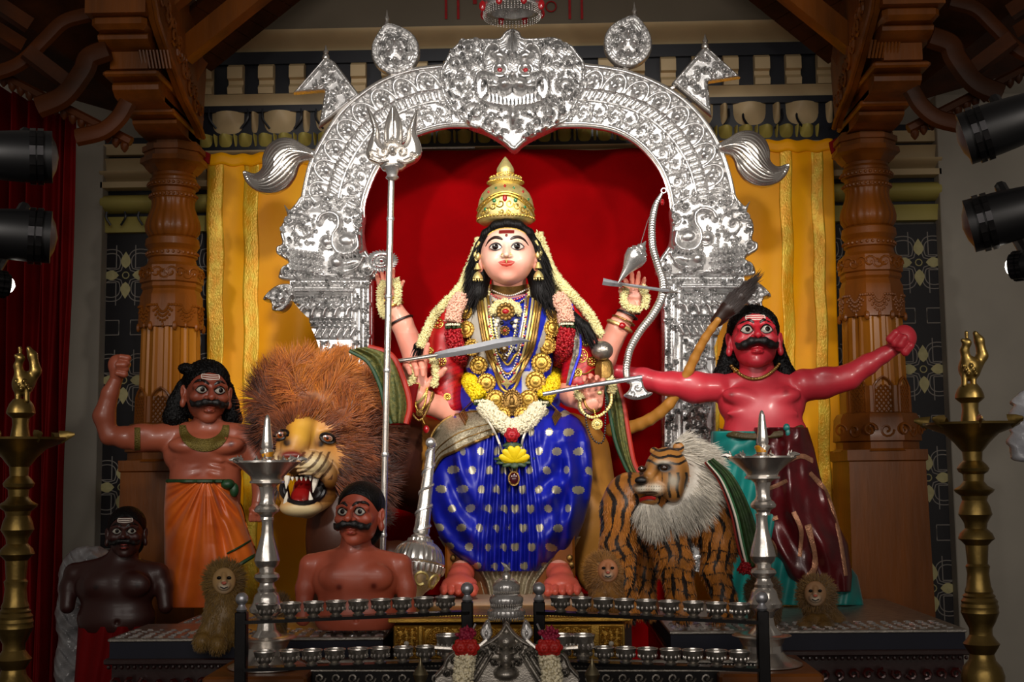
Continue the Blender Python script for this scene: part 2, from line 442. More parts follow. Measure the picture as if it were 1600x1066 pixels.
def polysd(poly, X, Y):
    """signed distance to a closed polygon, negative inside"""
    p = np.asarray(poly, float); D = np.full(X.shape, 1e9); ins = np.zeros(X.shape, bool)
    for i in range(len(p)):
        a, b = p[i], p[(i + 1) % len(p)]; d = b - a
        t = np.clip(((X - a[0]) * d[0] + (Y - a[1]) * d[1]) / (d @ d + 1e-9), 0, 1)
        D = np.minimum(D, (X - a[0] - t * d[0]) ** 2 + (Y - a[1] - t * d[1]) ** 2)
        c = (a[1] > Y) != (b[1] > Y); ins ^= c & (X < (b[0] - a[0]) * (Y - a[1]) / (b[1] - a[1] + 1e-12) + a[0])
    return np.where(ins, -1, 1) * np.sqrt(D)
def plate(name, rl, sd, Y, th, m, parent=None, fmap=None):
    """mesh of a relief cut to the outline sd<0; th in px"""
    gy, gx = np.gradient(sd, rl.st); g = np.hypot(gx, gy) + 1e-6
    X = np.where(sd > 0, rl.X - sd * gx / g, rl.X); Yy = np.where(sd > 0, rl.Y - sd * gy / g, rl.Y)
    ins = sd < 0; cell = ins[:-1, :-1] | ins[1:, :-1] | ins[:-1, 1:] | ins[1:, 1:]
    near = (sd < rl.st * 1.5); cell &= near[:-1, :-1] & near[1:, :-1] & near[:-1, 1:] & near[1:, 1:]
    s = S(Y); W = Pa(*(fmap(X, Yy) if fmap else (X, Yy)), Y); H = np.where(sd > 0, 0, rl.H); W[..., 1] -= H * s * 1.35
    W = W.reshape(-1, 3); nx = rl.X.shape[1]; I = np.argwhere(cell); b = I[:, 0] * nx + I[:, 1]
    Fq = np.stack([b, b + nx, b + nx + 1, b + 1], 1)
    # rim
    used, inv = np.unique(Fq, return_inverse=True); V = W[used]; Fq = inv.reshape(Fq.shape); n = len(V)
    E = np.concatenate([Fq[:, [0, 1]], Fq[:, [1, 2]], Fq[:, [2, 3]], Fq[:, [3, 0]]]); key = np.sort(E, 1); key = key[:, 0] * n + key[:, 1]
    u, i, c = np.unique(key, return_index=True, return_counts=True); bd = E[i[c == 1]]
    Bk = V.copy(); Bk[:, 1] = Y + th * s
    rim = np.stack([bd[:, 1], bd[:, 0], bd[:, 0] + n, bd[:, 1] + n], 1)
    allF = np.concatenate([Fq, rim, Fq[:, ::-1] + n])
    return mesh(name, np.concatenate([V, Bk]), allF, m, parent, auto=60)
# ================================================================= the setting
def plain_box(name, px0, px1, py0, py1, Y, th, m, parent=None, kind=None, bev=.004):
    a = P(px0, py0 * .6 + py1 * .4, Y); b = P(px1, py0 * .6 + py1 * .4, Y); a[2] = P(800, py1, Y)[2]; b[2] = P(800, py0, Y)[2]
    bd = B(); bd.box(((a[0] + b[0]) / 2, Y + th / 2, (a[2] + b[2]) / 2), (abs(b[0] - a[0]), th, abs(b[2] - a[2])), bev=bev)
    return bd.build(name, m, parent, smooth=False, kind=kind)
FLOORZ = .20
B().box((0, -.6, FLOORZ - .05), (6.4, 4.4, .1)).build('floor', mat('floor_stone', '3a2a22', .3, 0, .3, 4), smooth=False, kind='structure')
B().box((0, 1.2, 2.0), (6.4, .1, 3.8)).build('wall_back', M['plaster'], smooth=False, kind='structure')

# --- painted cornice over the shrine
def hbar(bd, x0, x1, y0, y1, Y, th, shape='box', n=8):
    a = P(x0, (y0 + y1) / 2, Y); b = P(x1, (y0 + y1) / 2, Y)
    z1 = P(810, y0, Y)[2]; z0 = P(810, y1, Y)[2]; X0, X1 = a[0], b[0]
    if shape == 'box': bd.box(((X0 + X1) / 2, Y + .05 - th / 2, (z0 + z1) / 2), (X1 - X0, .1 + th, z1 - z0)); return
    pr = []
    for i in range(n + 1):
        t = i / n; z = z0 + (z1 - z0) * t
        if shape == 'round': y = Y - th * math.sin(math.pi * t) ** .6
        elif shape == 'cove': y = Y - th * (.25 + .75 * t ** 2.2)
        elif shape == 'ogee': y = Y - th * (.5 - .5 * math.cos(math.pi * t)) 
        pr.append((y, z))
    pr = [(Y + .05, z0)] + pr + [(Y + .05, z1)]
    G = np.array([[(X0, y, z) for y, z in pr], [(X1, y, z) for y, z in pr]]); bd.grid(G)
YC = 1.06
tr = thing('trim_1', 'painted cornice with dark dentil panels and egg ornaments above the yellow cloths', 'cornice', P(812, 236, YC)); tr['kind'] = 'structure'
bd = B(); hbar(bd, 250, 1400, -60, 50, YC, .10); bd.build('beam', M['beam'], tr, False)
bd = B(); hbar(bd, 290, 1330, 52, 76, YC, .13, 'ogee'); hbar(bd, 290, 1330, 144, 162, YC, .05, 'cove')
hbar(bd, 290, 1330, 229, 237, YC, .06, 'round'); hbar(bd, 290, 1330, 237, 246, YC, .03)
bd.build('moulding', M['cornice'], tr)
bd = B(); hbar(bd, 290, 1330, 76, 144, YC, .0); hbar(bd, 290, 1330, 162, 230, YC, .005); hbar(bd, 290, 1330, 76, 95, YC, .025); hbar(bd, 290, 1330, 160, 170, YC, .03)
bd.build('frieze_ground', M['navy'], tr, False)
def dup(o, dx, dz=0, dy=0):
    c = o.copy(); COL.objects.link(c); c.parent = o.parent; c.matrix_parent_inverse = o.matrix_parent_inverse.copy()
    c.location = Vector(o.location) + Vector((dx, dy, dz)); return c
u = S(YC)
bd = B(); z0, z1 = P(812, 143, YC)[2], P(812, 96, YC)[2]; X0 = P(312, 120, YC)[0]; w = 24 * u
G = []
for x in (X0, X0 + w):
    G.append([(x, YC + .03, z0), (x, YC - .05, z0), (x, YC - .06, z0 + .03), (x, YC - .028, z0 + .055), (x, YC - .03, z0 + .075), (x, YC - .06, z0 + .08), (x, YC - .06, z1 - .02), (x, YC - .03, z1), (x, YC + .03, z1)])
bd.grid(G); n9 = len(G[0]); bd.add([p for p in G[0]], [tuple(range(n9))]); bd.add([p for p in G[1]], [tuple(range(n9 - 1, -1, -1))])
d0 = bd.build('dentil_block', M['cornice'], tr, auto=30)
for i in range(1, 21): dup(d0, i * 49.5 * u)
def egg(rx, rz, name, m, cx, cy, sx=1.0):
    """rounded U shaped tongue with a rim"""
    c = P(cx, cy, YC); bd = B(); pts = []
    G = []
    for j in range(7):
        v = j / 6; row = []
        for i in range(13):
            t = i / 12; a = math.pi * t; x = -math.copysign(abs(math.cos(a)) ** .6, math.cos(a)) * rx; z = -abs(math.sin(a)) ** .55 * rz * 1.05
            k = 1 - v; row.append((c[0] + x * k, YC - .005 - .05 * math.sin(v * math.pi / 2), c[2] + rz * .5 + z * k * 1.5))
        G.append(row)
    bd.grid(G); return bd.build(name, m, tr)
e0 = egg(26 * u, 22 * u, 'egg_ornament', M['cornice'], 357, 188)
p0 = egg(6 * u, 20 * u, 'dart_ornament', M['cornice'], 398.5, 188)
for i in range(-0, 12):
    if i: dup(e0, i * 83.5 * u)
    if i: dup(p0, i * 83.5 * u)
e1 = egg(11 * u, 12 * u, 'small_egg_ornament', M['cornice2'], 322, 219); p1 = egg(2.5 * u, 11 * u, 'small_dart_ornament', M['cornice2'], 338, 219)
for i in range(1, 31): dup(e1, i * 32 * u); dup(p1, i * 32 * u)
bd = B()
for i in range(12):
    for sgn in (-1, 1):
        cx = 357 + i * 83.5; bd.tube(pline([(cx + sgn * 30, 170, 8), (cx + sgn * 30, 185, 10), (cx + sgn * 19, 201, 6)], YC), .006, 5)
bd.each('egg_outline', M['navy'], tr)

# --- side cornices and wallpaper panels
def side_panel(nm, n, x0, x1, xr0, xr1):
    t = thing('trim_%d' % n, nm + ' stack of painted mouldings behind the carved column', 'cornice', P((x0 + x1) / 2, 353, YC)); t['kind'] = 'structure'
    bd = B()
    for a, b, th, sh in ((216, 233, .02, 'box'), (262, 276, .08, 'ogee'), (278, 287, .06, 'box'), (240, 260, .04, 'cove')): hbar(bd, x0, x1, a, b, YC + .02, th, sh)
    bd.build('moulding', M['cornice'], t)
    bd = B(); hbar(bd, x0, x1, 295, 323, YC + .02, .07, 'round'); hbar(bd, x0, x1, 331, 354, YC + .02, .03, 'cove'); bd.build('green_moulding', M['cornice2'], t)
    bd = B(); hbar(bd, x0, x1, 205, 331, YC + .045, 0); bd.build('ground', M['navy'], t, False)
    bd = B()
    for k in range(2):
        for sgn in (-1, 1):
            cx = x0 + 18 + k * 50; bd.tube(pline([(cx + sgn * 14, 331, 13), (cx + sgn * 15, 340, 13), (cx + sgn * 8, 352, 9)], YC), .006, 5)
    bd.each('egg_outline', M['navy'], t)
side_panel('left', 2, 163, 328, 0, 0); side_panel('right', 3, 1296, 1466, 0, 0)
def petal(bd, c, ang, L, w, th):
    pts = []; n = 7
    for sgn in (1, -1):
        for i in (range(n) if sgn > 0 else range(n - 2, 0, -1)):
            t = i / (n - 1); pts.append((t * L, sgn * w * math.sin(math.pi * t ** .8) ** 1.1))
    ca, sa = math.cos(ang), math.sin(ang); k = len(pts)
    V = [(c[0] + x * ca - y * sa, c[1] - th, c[2] + x * sa + y * ca) for x, y in pts]; V += [(x, c[1], z) for x, _, z in V]
    bd.add(V, [tuple(range(k))] + [(i, (i + 1) % k, (i + 1) % k + k, i + k) for i in range(k)])
def wallpaper(lab, px0, px1, fx, fy0):
    a = P(px0, 352, 1.10); b = P(px1, 352, 1.10); zt = a[2]; zb = .3
    t = thing('wallpaper_panel', lab, 'wallpaper', ((a[0] + b[0]) / 2, 1.12, zb))
    B().box(((a[0] + b[0]) / 2, 1.125, (zt + zb) / 2), (b[0] - a[0], .04, zt - zb)).build('sheet', M['paper'], t, False)
    s = S(1.1); ln = B(); pt = B(); rg = B(); Yf = 1.104
    cx, cz = P(fx, fy0, 1.1)[0], P(fx, fy0, 1.1)[2]; px = 80 * s; pz = 84 * s
    X0, X1 = a[0] + .004, b[0] - .004
    def seg(pts):
        q = np.array(pts)
        q = q[(q[:, 0] > X0) & (q[:, 0] < X1) & (q[:, 1] < zt) & (q[:, 1] > zb)]
        if len(q) > 1: ln.tube(np.stack([q[:, 0], np.full(len(q), Yf), q[:, 1]], 1), .0026, 4, flat=.5)
    for j in range(-1, 9):
        for i in range(-2, 3):
            x = cx + i * px + (px / 2 if False else 0) + (px * (j % 2)) * 1.0; z = cz - j * pz
            if (i + j) % 2: x += 0
            if i % 2: continue
            for k in range(4):
                L = .34 * px
                tip = x + L * math.cos(k * math.pi / 2)
                if X0 < tip < X1 and X0 < x < X1 and zb < z < zt - .05: petal(pt, (x + .035 * math.cos(k * math.pi / 2), Yf, z + .035 * math.sin(k * math.pi / 2)), k * math.pi / 2, L, .026, .003)
                a_ = math.pi / 4 + k * math.pi / 2; ux = np.array([math.cos(a_), math.sin(a_)]); vx = np.array([-ux[1], ux[0]])
                for r0, r1, w in ((.05, .155, .045), (.035, .18, .065)):
                    tt = np.linspace(0, 1, 14); L2 = r1
                    for sg in (1, -1): seg([(x, z) + ux * (r0 + (L2 - r0) * q) + vx * sg * w * math.sin(math.pi * min(1, q * 1.02)) ** .75 for q in tt])
                e = .19; sgx, sgz = np.sign(ux)
                seg([(x + sgx * .03, z + sgz * .235) + np.array([sgx * q * .18, 0]) for q in np.linspace(0, 1, 10)])
                seg([(x + sgx * .21, z + sgz * .235) + np.array([0, -sgz * q * .12]) for q in np.linspace(0, 1, 10)])
                seg([(x + sgx * .03, z + sgz * .235) + np.array([0, sgz * q * .06]) for q in np.linspace(0, 1, 5)])
            if X0 < x < X1 and zb < z < zt: rg.tube([(x + .017 * math.cos(q), Yf, z + .017 * math.sin(q)) for q in np.arange(10) * .628], .003, 4, closed=True)
    ln.build('printed_lines', M['print_line'], t, kind='stuff'); pt.each('printed_petal', M['print_petal'], t, False); rg.each('printed_ring', M['print_petal'], t)
wallpaper('black wallpaper with pale four-petal flowers, behind the flexed-arm warrior and dark bust', 155, 335, 196, 430)
wallpaper('black wallpaper with pale four-petal flowers, behind the scarlet warrior\'s raised fist', 1300, 1478, 1436, 410)
# the printed backdrop's outer grey walls
plain_box('wall_left', -60, 153, 215, 1200, 1.02, .1, M['plaster'], kind='structure')
plain_box('wall_right', 1481, 1700, 160, 1200, 1.02, .1, M['plaster'], kind='structure')

# --- cloths
def cloth(name, outline, Y, m, fold, parent=None, nu=90, nv=60, th=.004, uvs=1):
    """outline(u,v) -> px, py ; fold(u,v) -> depth in m towards viewer"""
    u, v = np.meshgrid(np.linspace(0, 1, nu), np.linspace(0, 1, nv)); x, y = outline(u, v); W = Pa(x, y, Y); W[..., 1] -= fold(u, v)
    Bk = W.copy(); Bk[..., 1] += th
    bd = B(); n = nu * nv; bd.grid(W); F0 = list(bd.f); V = np.concatenate([W.reshape(-1, 3), Bk.reshape(-1, 3)])
    Fq = np.array(F0); Fq2 = Fq[:, ::-1] + n; e = []
    for j in range(nu - 1): e.append((j + 1, j, j + n, j + 1 + n)); k = (nv - 1) * nu + j; e.append((k, k + 1, k + 1 + n, k + n))
    for i in range(nv - 1): k = i * nu; e.append((k, k + nu, k + nu + n, k + n)); k = i * nu + nu - 1; e.append((k + nu, k, k + n, k + nu + n))
    U = np.stack([u.ravel(), v.ravel()], 1) * uvs
    return mesh(name, V, np.concatenate([Fq, Fq2, np.array(e)]), m, parent, uv=np.concatenate([U, U]))
def lerp(a, b, t): return a + (b - a) * t
zz = lambda u, k, p=0: np.sin(u * k * 2 * math.pi + p)
def redfold(u, v): return .010 * zz(u + .03 * zz(v, .7), 5) + .004 * zz(u, 13, 1) * v + .014 * zz(u + .05 * v, 2, 2)
o = cloth('velvet_curtain', lambda u, v: (lerp(556, 1058, u), lerp(236 - 4 * u, 1150, v)), .86, M['red_velvet'], redfold, nu=160)
tag(o, 'deep red velvet curtain hanging inside the silver arch', 'curtain')
bd = B(); bd.tube([P(640, 232, .9), P(742, 231, .9)], .006, 8); bd.build('curtain_rod', M['silver_smooth'], o)
def yfold(u, v): return .01 * zz(u, 3, 1 + 2 * v) + .006 * zz(u * 2 + v, 2) + .004 * zz(v, 3) * zz(u, 1.3)
def ycloth(lab, x0t, x1t, x0b, x1b, yt0, yt1, bands):
    t = thing('yellow_cloth', lab, 'cloth', P((x0t + x1t) / 2, yt0, .96))
    f = lambda u, v: (lerp(lerp(x0t, x1t, u), lerp(x0b, x1b, u), v), lerp(yt0 + (yt1 - yt0) * u, 1130, v) + 1.5 * zz(u, 9) * (1 - v))
    cloth('panel', f, .96, M['yellow'], yfold, t, nu=120, nv=80)
    for a, b in bands:
        cloth('brocade_band', lambda u, v, a=a, b=b: f(a + (b - a) * u + .004 * zz(v, 7), v), .958, M['yellow_band'], lambda u, v, a=a, b=b: yfold(a + (b - a) * u, v), t, nu=8, nv=80, th=.002)
    cloth('hem', lambda u, v: f(u, v * .02), .956, M['yellow'], lambda u, v: yfold(u, v * .02) + .004, t, nu=120, nv=4)
ycloth('bright yellow cloth behind the lion, its tinsel stripes at the column side', 325, 600, 322, 600, 241, 238, [(.0, .09), (.2, .29), (.62, .66)])
ycloth('bright yellow cloth between the silver arch and the carved column by the scarlet warrior', 1020, 1300, 1030, 1326, 222, 218, [(.70, .77), (.88, .945), (.3, .34)])
def drape(u, v): return .06 * zz(u + .01 * zz(v, 1.2), 6.5) + .03 * zz(u + .03 * v, 14, 1) + .012 * zz(u, 33)
o = cloth('stage_curtain', lambda u, v: (lerp(-60, lerp(122, 92, v), u), lerp(lerp(110, 190, u), 1120, v)), .35, M['red_drape'], drape, nu=200, nv=30)
tag(o, 'dark red pleated stage curtain hanging behind the black spotlights', 'curtain')

# --- carved timber columns
OCT = math.pi / 8
def column(lab, cx, sy, xs):
    """cx at the capital; sy vertical shift px; xs mirror sign"""
    Y = .62; t = thing('carved_column', lab, 'column', P(cx, 1040, Y)); t['kind'] = 'structure'
    s = S(Y); c = P(cx, 240 + sy, Y); z = lambda y: P(cx, y + sy, Y)[2]
    def ring(name, prof, n=16, m='wood', fl=None, auto=30, a0=OCT):
        bd = B(); bd.lathe([(r * s / (math.cos(math.pi / n) if n <= 16 else 1), z(y)) for y, r in prof][::-1], (c[0], Y, 0), n, fl=fl, a0=a0); return bd.build(name, M[m], t, auto=auto)
    ring('capital', [(206, 33), (214, 33), (215, 40), (221, 40), (222, 46), (230, 46), (231, 43), (238, 43), (239, 48), (247, 49), (250, 44), (256, 40), (262, 34)], 8)
    ring('neck', [(262, 34), (266, 33), (270, 36), (274, 36), (276, 39), (284, 39), (286, 34), (292, 33), (294, 36), (300, 36), (302, 34)], 16)
    ring('bulb', [(302, 34), (308, 33), (316, 34), (324, 37), (334, 41), (344, 43), (352, 42), (358, 38), (361, 36)], 96, fl=lambda a, zz_, i: 1 + .05 * np.abs(np.sin(a * 11)) - .03, auto=60)
    ring('collar', [(361, 37), (364, 41), (374, 42), (378, 39), (381, 37), (384, 39), (392, 39), (394, 36), (402, 38), (408, 44)], 16)
    ring('carved_band', [(408, 45), (432, 46), (434, 43), (440, 44), (444, 41), (450, 43), (454, 45), (464, 45), (468, 46), (502, 47), (503, 44)], 8)
    ring('shaft', [(500, 45), (600, 47), (655, 49)], 96, 'wood_gold', fl=lambda a, z_, i: (1 / np.cos((a + OCT) % (math.pi / 4) - math.pi / 8)) * .93 * (1 + .035 * np.sign(np.sin(a * 16)) ), auto=25)
    ring('base_block', [(610, 49), (650, 50), (652, 56), (660, 60), (694, 62), (696, 58), (706, 58), (710, 62)], 8, a0=OCT)
    ring('plinth', [(708, 60), (724, 60), (726, 57), (1080, 62)], 4, a0=math.pi / 4)
    bd = B()   # beads round the neck, hanging pearl swags, scroll carving
    for y, r, n in ((280, 39.5, 34), (297, 36.5, 34), (387, 39.5, 30)):
        for k in range(n):
            a = 2 * math.pi * k / n
            if math.sin(a) < .3: bd.ball((c[0] + r * s * math.cos(a), Y + r * s * math.sin(a), z(y)), .0085, 6, 4)
    bd.build('bead_ring', M['wood'], t)
    bd = B()
    for f in range(-2, 3):
        a = -math.pi / 2 + f * math.pi / 4; w = 45 * s * math.tan(math.pi / 8); nx, ny = math.cos(a), math.sin(a); tx, ty = -ny, nx
        R = 46.5 * s
        for q in (0,):
            for dep in (1, .72, .45):
                for k in range(11):
                    g = (k / 10 - .5) * 2; dz = -(1 - g * g) * .075 * dep
                    bd.ball((c[0] + nx * R + tx * w * g * (.8 * dep + .15), Y + ny * R + ty * w * g * (.8 * dep + .15), z(470) + dz), .0075, 5, 4)
        for k in range(2):
            bd.ball((c[0] + nx * R + tx * w * (k * 2 - 1), Y + ny * R + ty * w * (k * 2 - 1), z(502)), (.011, .011, .022), 6, 5)
        bd.ball((c[0] + nx * R, Y + ny * R, z(500)), (.008, .008, .016), 6, 5)
        for k in (-1, 0, 1):   # scrolls on the upper band
            pts = []
            for i in range(14):
                tt = i / 13; aa = tt * 7 * (1 if k else -1); rr = .030 * (1 - tt * .8)
                g = w * k * .62 + rr * math.cos(aa); h = rr * math.sin(aa)
                pts.append((c[0] + nx * (45.5 * s) + tx * g, Y + ny * 45.5 * s + ty * g, z(420) + h))
            bd.tube(pts, .0055, 5)
    bd.build('carved_ornament', M['wood'], t)
    bd = B()   # lattice panels low on the shaft
    for f in range(-1, 2):
        a = -math.pi / 2 + f * math.pi / 4; nx, ny = math.cos(a), math.sin(a); tx, ty = -ny, nx; R = 49.6 * s; w = 14 * s
        for k in range(-3, 4):
            for sg in (1, -1):
                q = []
                for i in range(6):
                    e = (i / 5 - .5); g = e * 2 * w; h = sg * e * 2 * w * 1.3 + k * 9 * s
                    if abs(h) < 26 * s: q.append((c[0] + nx * R + tx * g, Y + ny * R + ty * g, z(632) + h))
                if len(q) > 1: bd.tube(q, .004, 4)
        bd.tube([(c[0] + nx * R + tx * g * w, Y + ny * R + ty * g * w, z(632) + h * s) for g, h in ((-1, -27), (-1, 22), (-.6, 30), (0, 36), (.6, 30), (1, 22), (1, -27))], .006, 5, closed=True)
        # base scroll
        for k in (-1, 0, 1):
            pts = []
            for i in range(16):
                tt = i / 15; aa = tt * 8 * (1 if k else -1); rr = .034 * (1 - tt * .8); g = k * .075 + rr * math.cos(aa)
                pts.append((c[0] + nx * 61 * s + tx * g, Y + ny * 61 * s + ty * g, z(678) + rr * math.sin(aa)))
            bd.tube(pts, .006, 5)
    bd.build('lattice_carving', M['wood'], t)
    # corbel bracket stepping up and out towards the hall
    hw = 34 * s
    tiers = [(.50, 206, 192, 1.0, 'b'), (.30, 190, 170, 1.0, 'r'), (.22, 168, 158, 1.12, 's'), (.12, 150, 142, 1.0, 'b'), (.02, 141, 110, 1.0, 'r'), (-.05, 108, 98, 1.2, 's'),
             (-.07, 97, 62, .8, 'b'), (-.16, 60, 34, 1.05, 'r'), (-.22, 33, 10, 1.15, 's'), (-.26, 9, -25, 1.25, 'b')]
    bd = B(); cxx = c[0] + xs * .0
    for Yf, yb, yt, wk, sh in tiers:
        cx2 = cx + (cx - 812) * (5.9 / (Yf + 5.4 + .1) - 1) * .75
        zt = P(cx2, yt + sy * .8, Yf)[2]; zb = P(cx2, yb + sy * .8, Yf)[2]; h = zt - zb; w = hw * wk
        if sh == 's': bd.box((cxx, (Yf + .7) / 2, (zt + zb) / 2), (2 * w, .7 - Yf, h), bev=h * .3)
        elif sh == 'b': bd.box((cxx, (Yf + .7) / 2, (zt + zb) / 2), (2 * w, .7 - Yf, h))
        else:
            pr = [(.7, 0), (Yf + .10, 0), (Yf + .04, .12), (Yf + .005, .38), (Yf, .6), (Yf + .02, .85), (Yf + .05, 1), (.7, 1)]
            G = [[(cxx + q * w, y, zb + h * k) for y, k in pr] for q in (-1, 1)]; bd.grid(G)
            bd.add(G[0], [tuple(range(8))]); bd.add(G[1], [tuple(range(7, -1, -1))])
    bd.build('corbel', M['wood'], t, auto=30)
    bd = B()
    for k in range(9):   # ribs of the middle step
        bd.tube([P(cx + (cx - 812) * .06 + (k - 4) * 5.4, 66 + sy, -.08), P(cx + (cx - 812) * .05 + (k - 4) * 5.4, 95 + sy, -.06)], .0055, 5)
    side = -xs     # inner cheek board with carved foliage
    prof = [(.55, 214), (.5, 200), (.22, 150), (.0, 92), (-.2, 30), (-.3, -30), (.3, -60), (.6, 120)]
    A = []
    for Yf, yy in prof: A.append((cxx + side * hw * 1.22, Yf, P(cx + (cx - 812) * (5.9 / (Yf + 5.4 + .1) - 1), yy + sy, Yf)[2] + .03))
    A = np.array(A); A2 = A + np.array([side * .03, 0, 0]); k = len(A)
    bd.add(np.concatenate([A, A2]), [tuple(range(k)), tuple(range(2 * k - 1, k - 1, -1))] + [(i, i + k, (i + 1) % k + k, (i + 1) % k) for i in range(k)])
    for i in range(7):   # foliage scrolls along the cheek
        f = i / 6; Yf = .42 - .55 * f; zc = P(cx + (cx - 812) * (5.9 / (Yf + 5.5) - 1), 172 - 165 * f + sy, Yf)[2] + .02
        for dq, rr0 in ((.0, .045), (.075, .035)):
            pts = [(cxx + side * (hw * 1.22 + .034), Yf + dq + rr0 * (1 - .8 * q) * math.cos(8 * q + i), zc + .03 + rr0 * (1 - .8 * q) * math.sin(8 * q + i)) for q in np.linspace(0, 1, 14)]
            bd.tube(pts, .008, 5)
    bd.tube([(cxx + side * (hw * 1.22 + .036), a[1], a[2]) for a in A[:6]], .012, 6)
    bd.build('corbel_cheek', M['wood'], t, auto=30)
    return t, c
column('left', 0, 0, 0) if False else None
column('carved timber column behind the flexed-arm warrior', 272, 12, -1)
column('carved timber column behind the scarlet warrior\'s outstretched arm', 1352, -4, 1)
# red cloth scraps tucked behind the capitals
for lab, pts in (('small red cloth corner tucked behind the capital beside the brocade-striped yellow cloth edge', [(296, 236), (312, 232), (328, 240), (326, 256), (310, 250)]),
                 ('small red cloth corner tucked behind the capital above the scarlet warrior', [(1296, 222), (1310, 214), (1326, 216), (1322, 232), (1300, 240)])):
    tag(B().prism(pts, .70, .02, .02).build('red_cloth_corner', M['red_drape']), lab, 'cloth')

# --- timber canopy over the hall: boarded soffit with rafters, both sides
def bar3(bd, a, b, w, h, up=(0, 0, 1)):
    a, b = np.array(a), np.array(b); t = b - a; L = np.linalg.norm(t); t /= L; r = np.cross(t, up); r /= np.linalg.norm(r); q = np.cross(r, t)
    bd.box((a + b) / 2, (w, L, h), R=np.stack([r, t, q], 1))
def canopy(n, pts):
    t = thing('ceiling' if n == 1 else 'ceiling_2', 'boarded timber canopy with heavy rafters, %s the crowned arch' % ('above and left of' if n == 1 else 'above and right of'), 'ceiling', P(*pts[0])); t['kind'] = 'structure'
    return t
cl = canopy(1, [(280, 96, .4)]); cr = canopy(2, [(1320, 80, .4)])
def soffit(parent, mirror, sy=0):
    q = (lambda x, y, Y: P(x, y, Y)) if not mirror else (lambda x, y, Y: P(1624 - x, y + sy, Y))
    # boards between an inner beam and outer beam
    a0, a1 = q(250, 60, .3), q(420, -90, .3); b0, b1 = q(330, 112, .75), q(520, -40, .75)
    for i in range(9):
        k0, k1 = i / 9, (i + 1) / 9 - .006; bd = B()
        pts = [a0 + (a1 - a0) * k0, a0 + (a1 - a0) * k1, b0 + (b1 - b0) * k1, b0 + (b1 - b0) * k0]
        top = [p + np.array([0, 0, .03]) for p in pts]
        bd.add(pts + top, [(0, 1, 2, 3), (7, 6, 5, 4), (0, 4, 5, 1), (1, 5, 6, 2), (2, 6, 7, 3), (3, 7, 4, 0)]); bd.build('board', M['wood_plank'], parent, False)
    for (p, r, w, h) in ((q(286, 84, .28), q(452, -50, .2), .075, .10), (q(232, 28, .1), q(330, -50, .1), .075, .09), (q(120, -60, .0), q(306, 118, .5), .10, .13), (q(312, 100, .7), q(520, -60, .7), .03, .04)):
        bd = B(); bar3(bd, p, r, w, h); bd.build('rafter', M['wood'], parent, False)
soffit(cl, False); soffit(cr, True, -12)
def eave(parent, mirror, sy=0):
    q = (lambda x, y, Y: P(x, y, Y)) if not mirror else (lambda x, y, Y: P(1624 - x, y + sy, Y))
    bd = B(); V = [q(-80, -60, -.3), q(190, -60, -.1), q(232, 190, .75), q(-80, 100, .5)]
    V = V + [v + np.array([0, .1, .06]) for v in V]
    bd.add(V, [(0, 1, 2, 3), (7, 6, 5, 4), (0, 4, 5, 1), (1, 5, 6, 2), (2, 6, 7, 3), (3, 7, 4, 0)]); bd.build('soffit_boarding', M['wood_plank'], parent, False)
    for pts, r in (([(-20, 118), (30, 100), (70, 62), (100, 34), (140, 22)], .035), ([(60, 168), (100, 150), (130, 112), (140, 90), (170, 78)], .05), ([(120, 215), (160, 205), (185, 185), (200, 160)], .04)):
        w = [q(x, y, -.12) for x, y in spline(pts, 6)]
        bd = B(); bd.tube(w, r, 8, flat=.7); bd.build('curved_bracket', M['wood_shaded'], parent)
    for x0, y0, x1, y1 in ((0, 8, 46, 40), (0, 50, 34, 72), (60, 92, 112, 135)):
        bd = B(); bar3(bd, q(x0 - 20, y0 - 12, -.2), q(x1, y1, -.1), .05, .06); bd.build('rafter', M['wood_shaded'], parent, False)
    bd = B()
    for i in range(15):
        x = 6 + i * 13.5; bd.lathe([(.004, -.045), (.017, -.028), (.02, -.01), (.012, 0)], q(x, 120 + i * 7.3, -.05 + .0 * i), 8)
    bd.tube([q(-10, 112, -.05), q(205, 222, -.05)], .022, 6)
    bd.each('eave_drop', M['wood_shaded'], parent)
eave(cl, False); eave(cr, True, -20)

# red strokes of the inscription on the beam (lower ends only are in the picture)
t = thing('beam_lettering', 'red painted strokes and ring on the grey beam beside the hanging umbrella', 'lettering', P(800, 25, .955))
Yl = .955
for x in (697, 716, 890, 909): bd = B(); bd.box(P(x, 5, Yl), (.013, .01, .17)); bd.build('stroke', M['ruby'], t, False)
bd = B(); bd.tube([P(861 + 8 * math.cos(a), 10 + 8 * math.sin(a), Yl - .005) for a in np.arange(16) * math.pi / 8], .004, 6, closed=True); bd.build('ring', M['ruby'], t)
bd = B(); bd.box(P(742, 2, Yl), (.02, .01, .03)); bd.build('dot', M['ruby'], t, False)

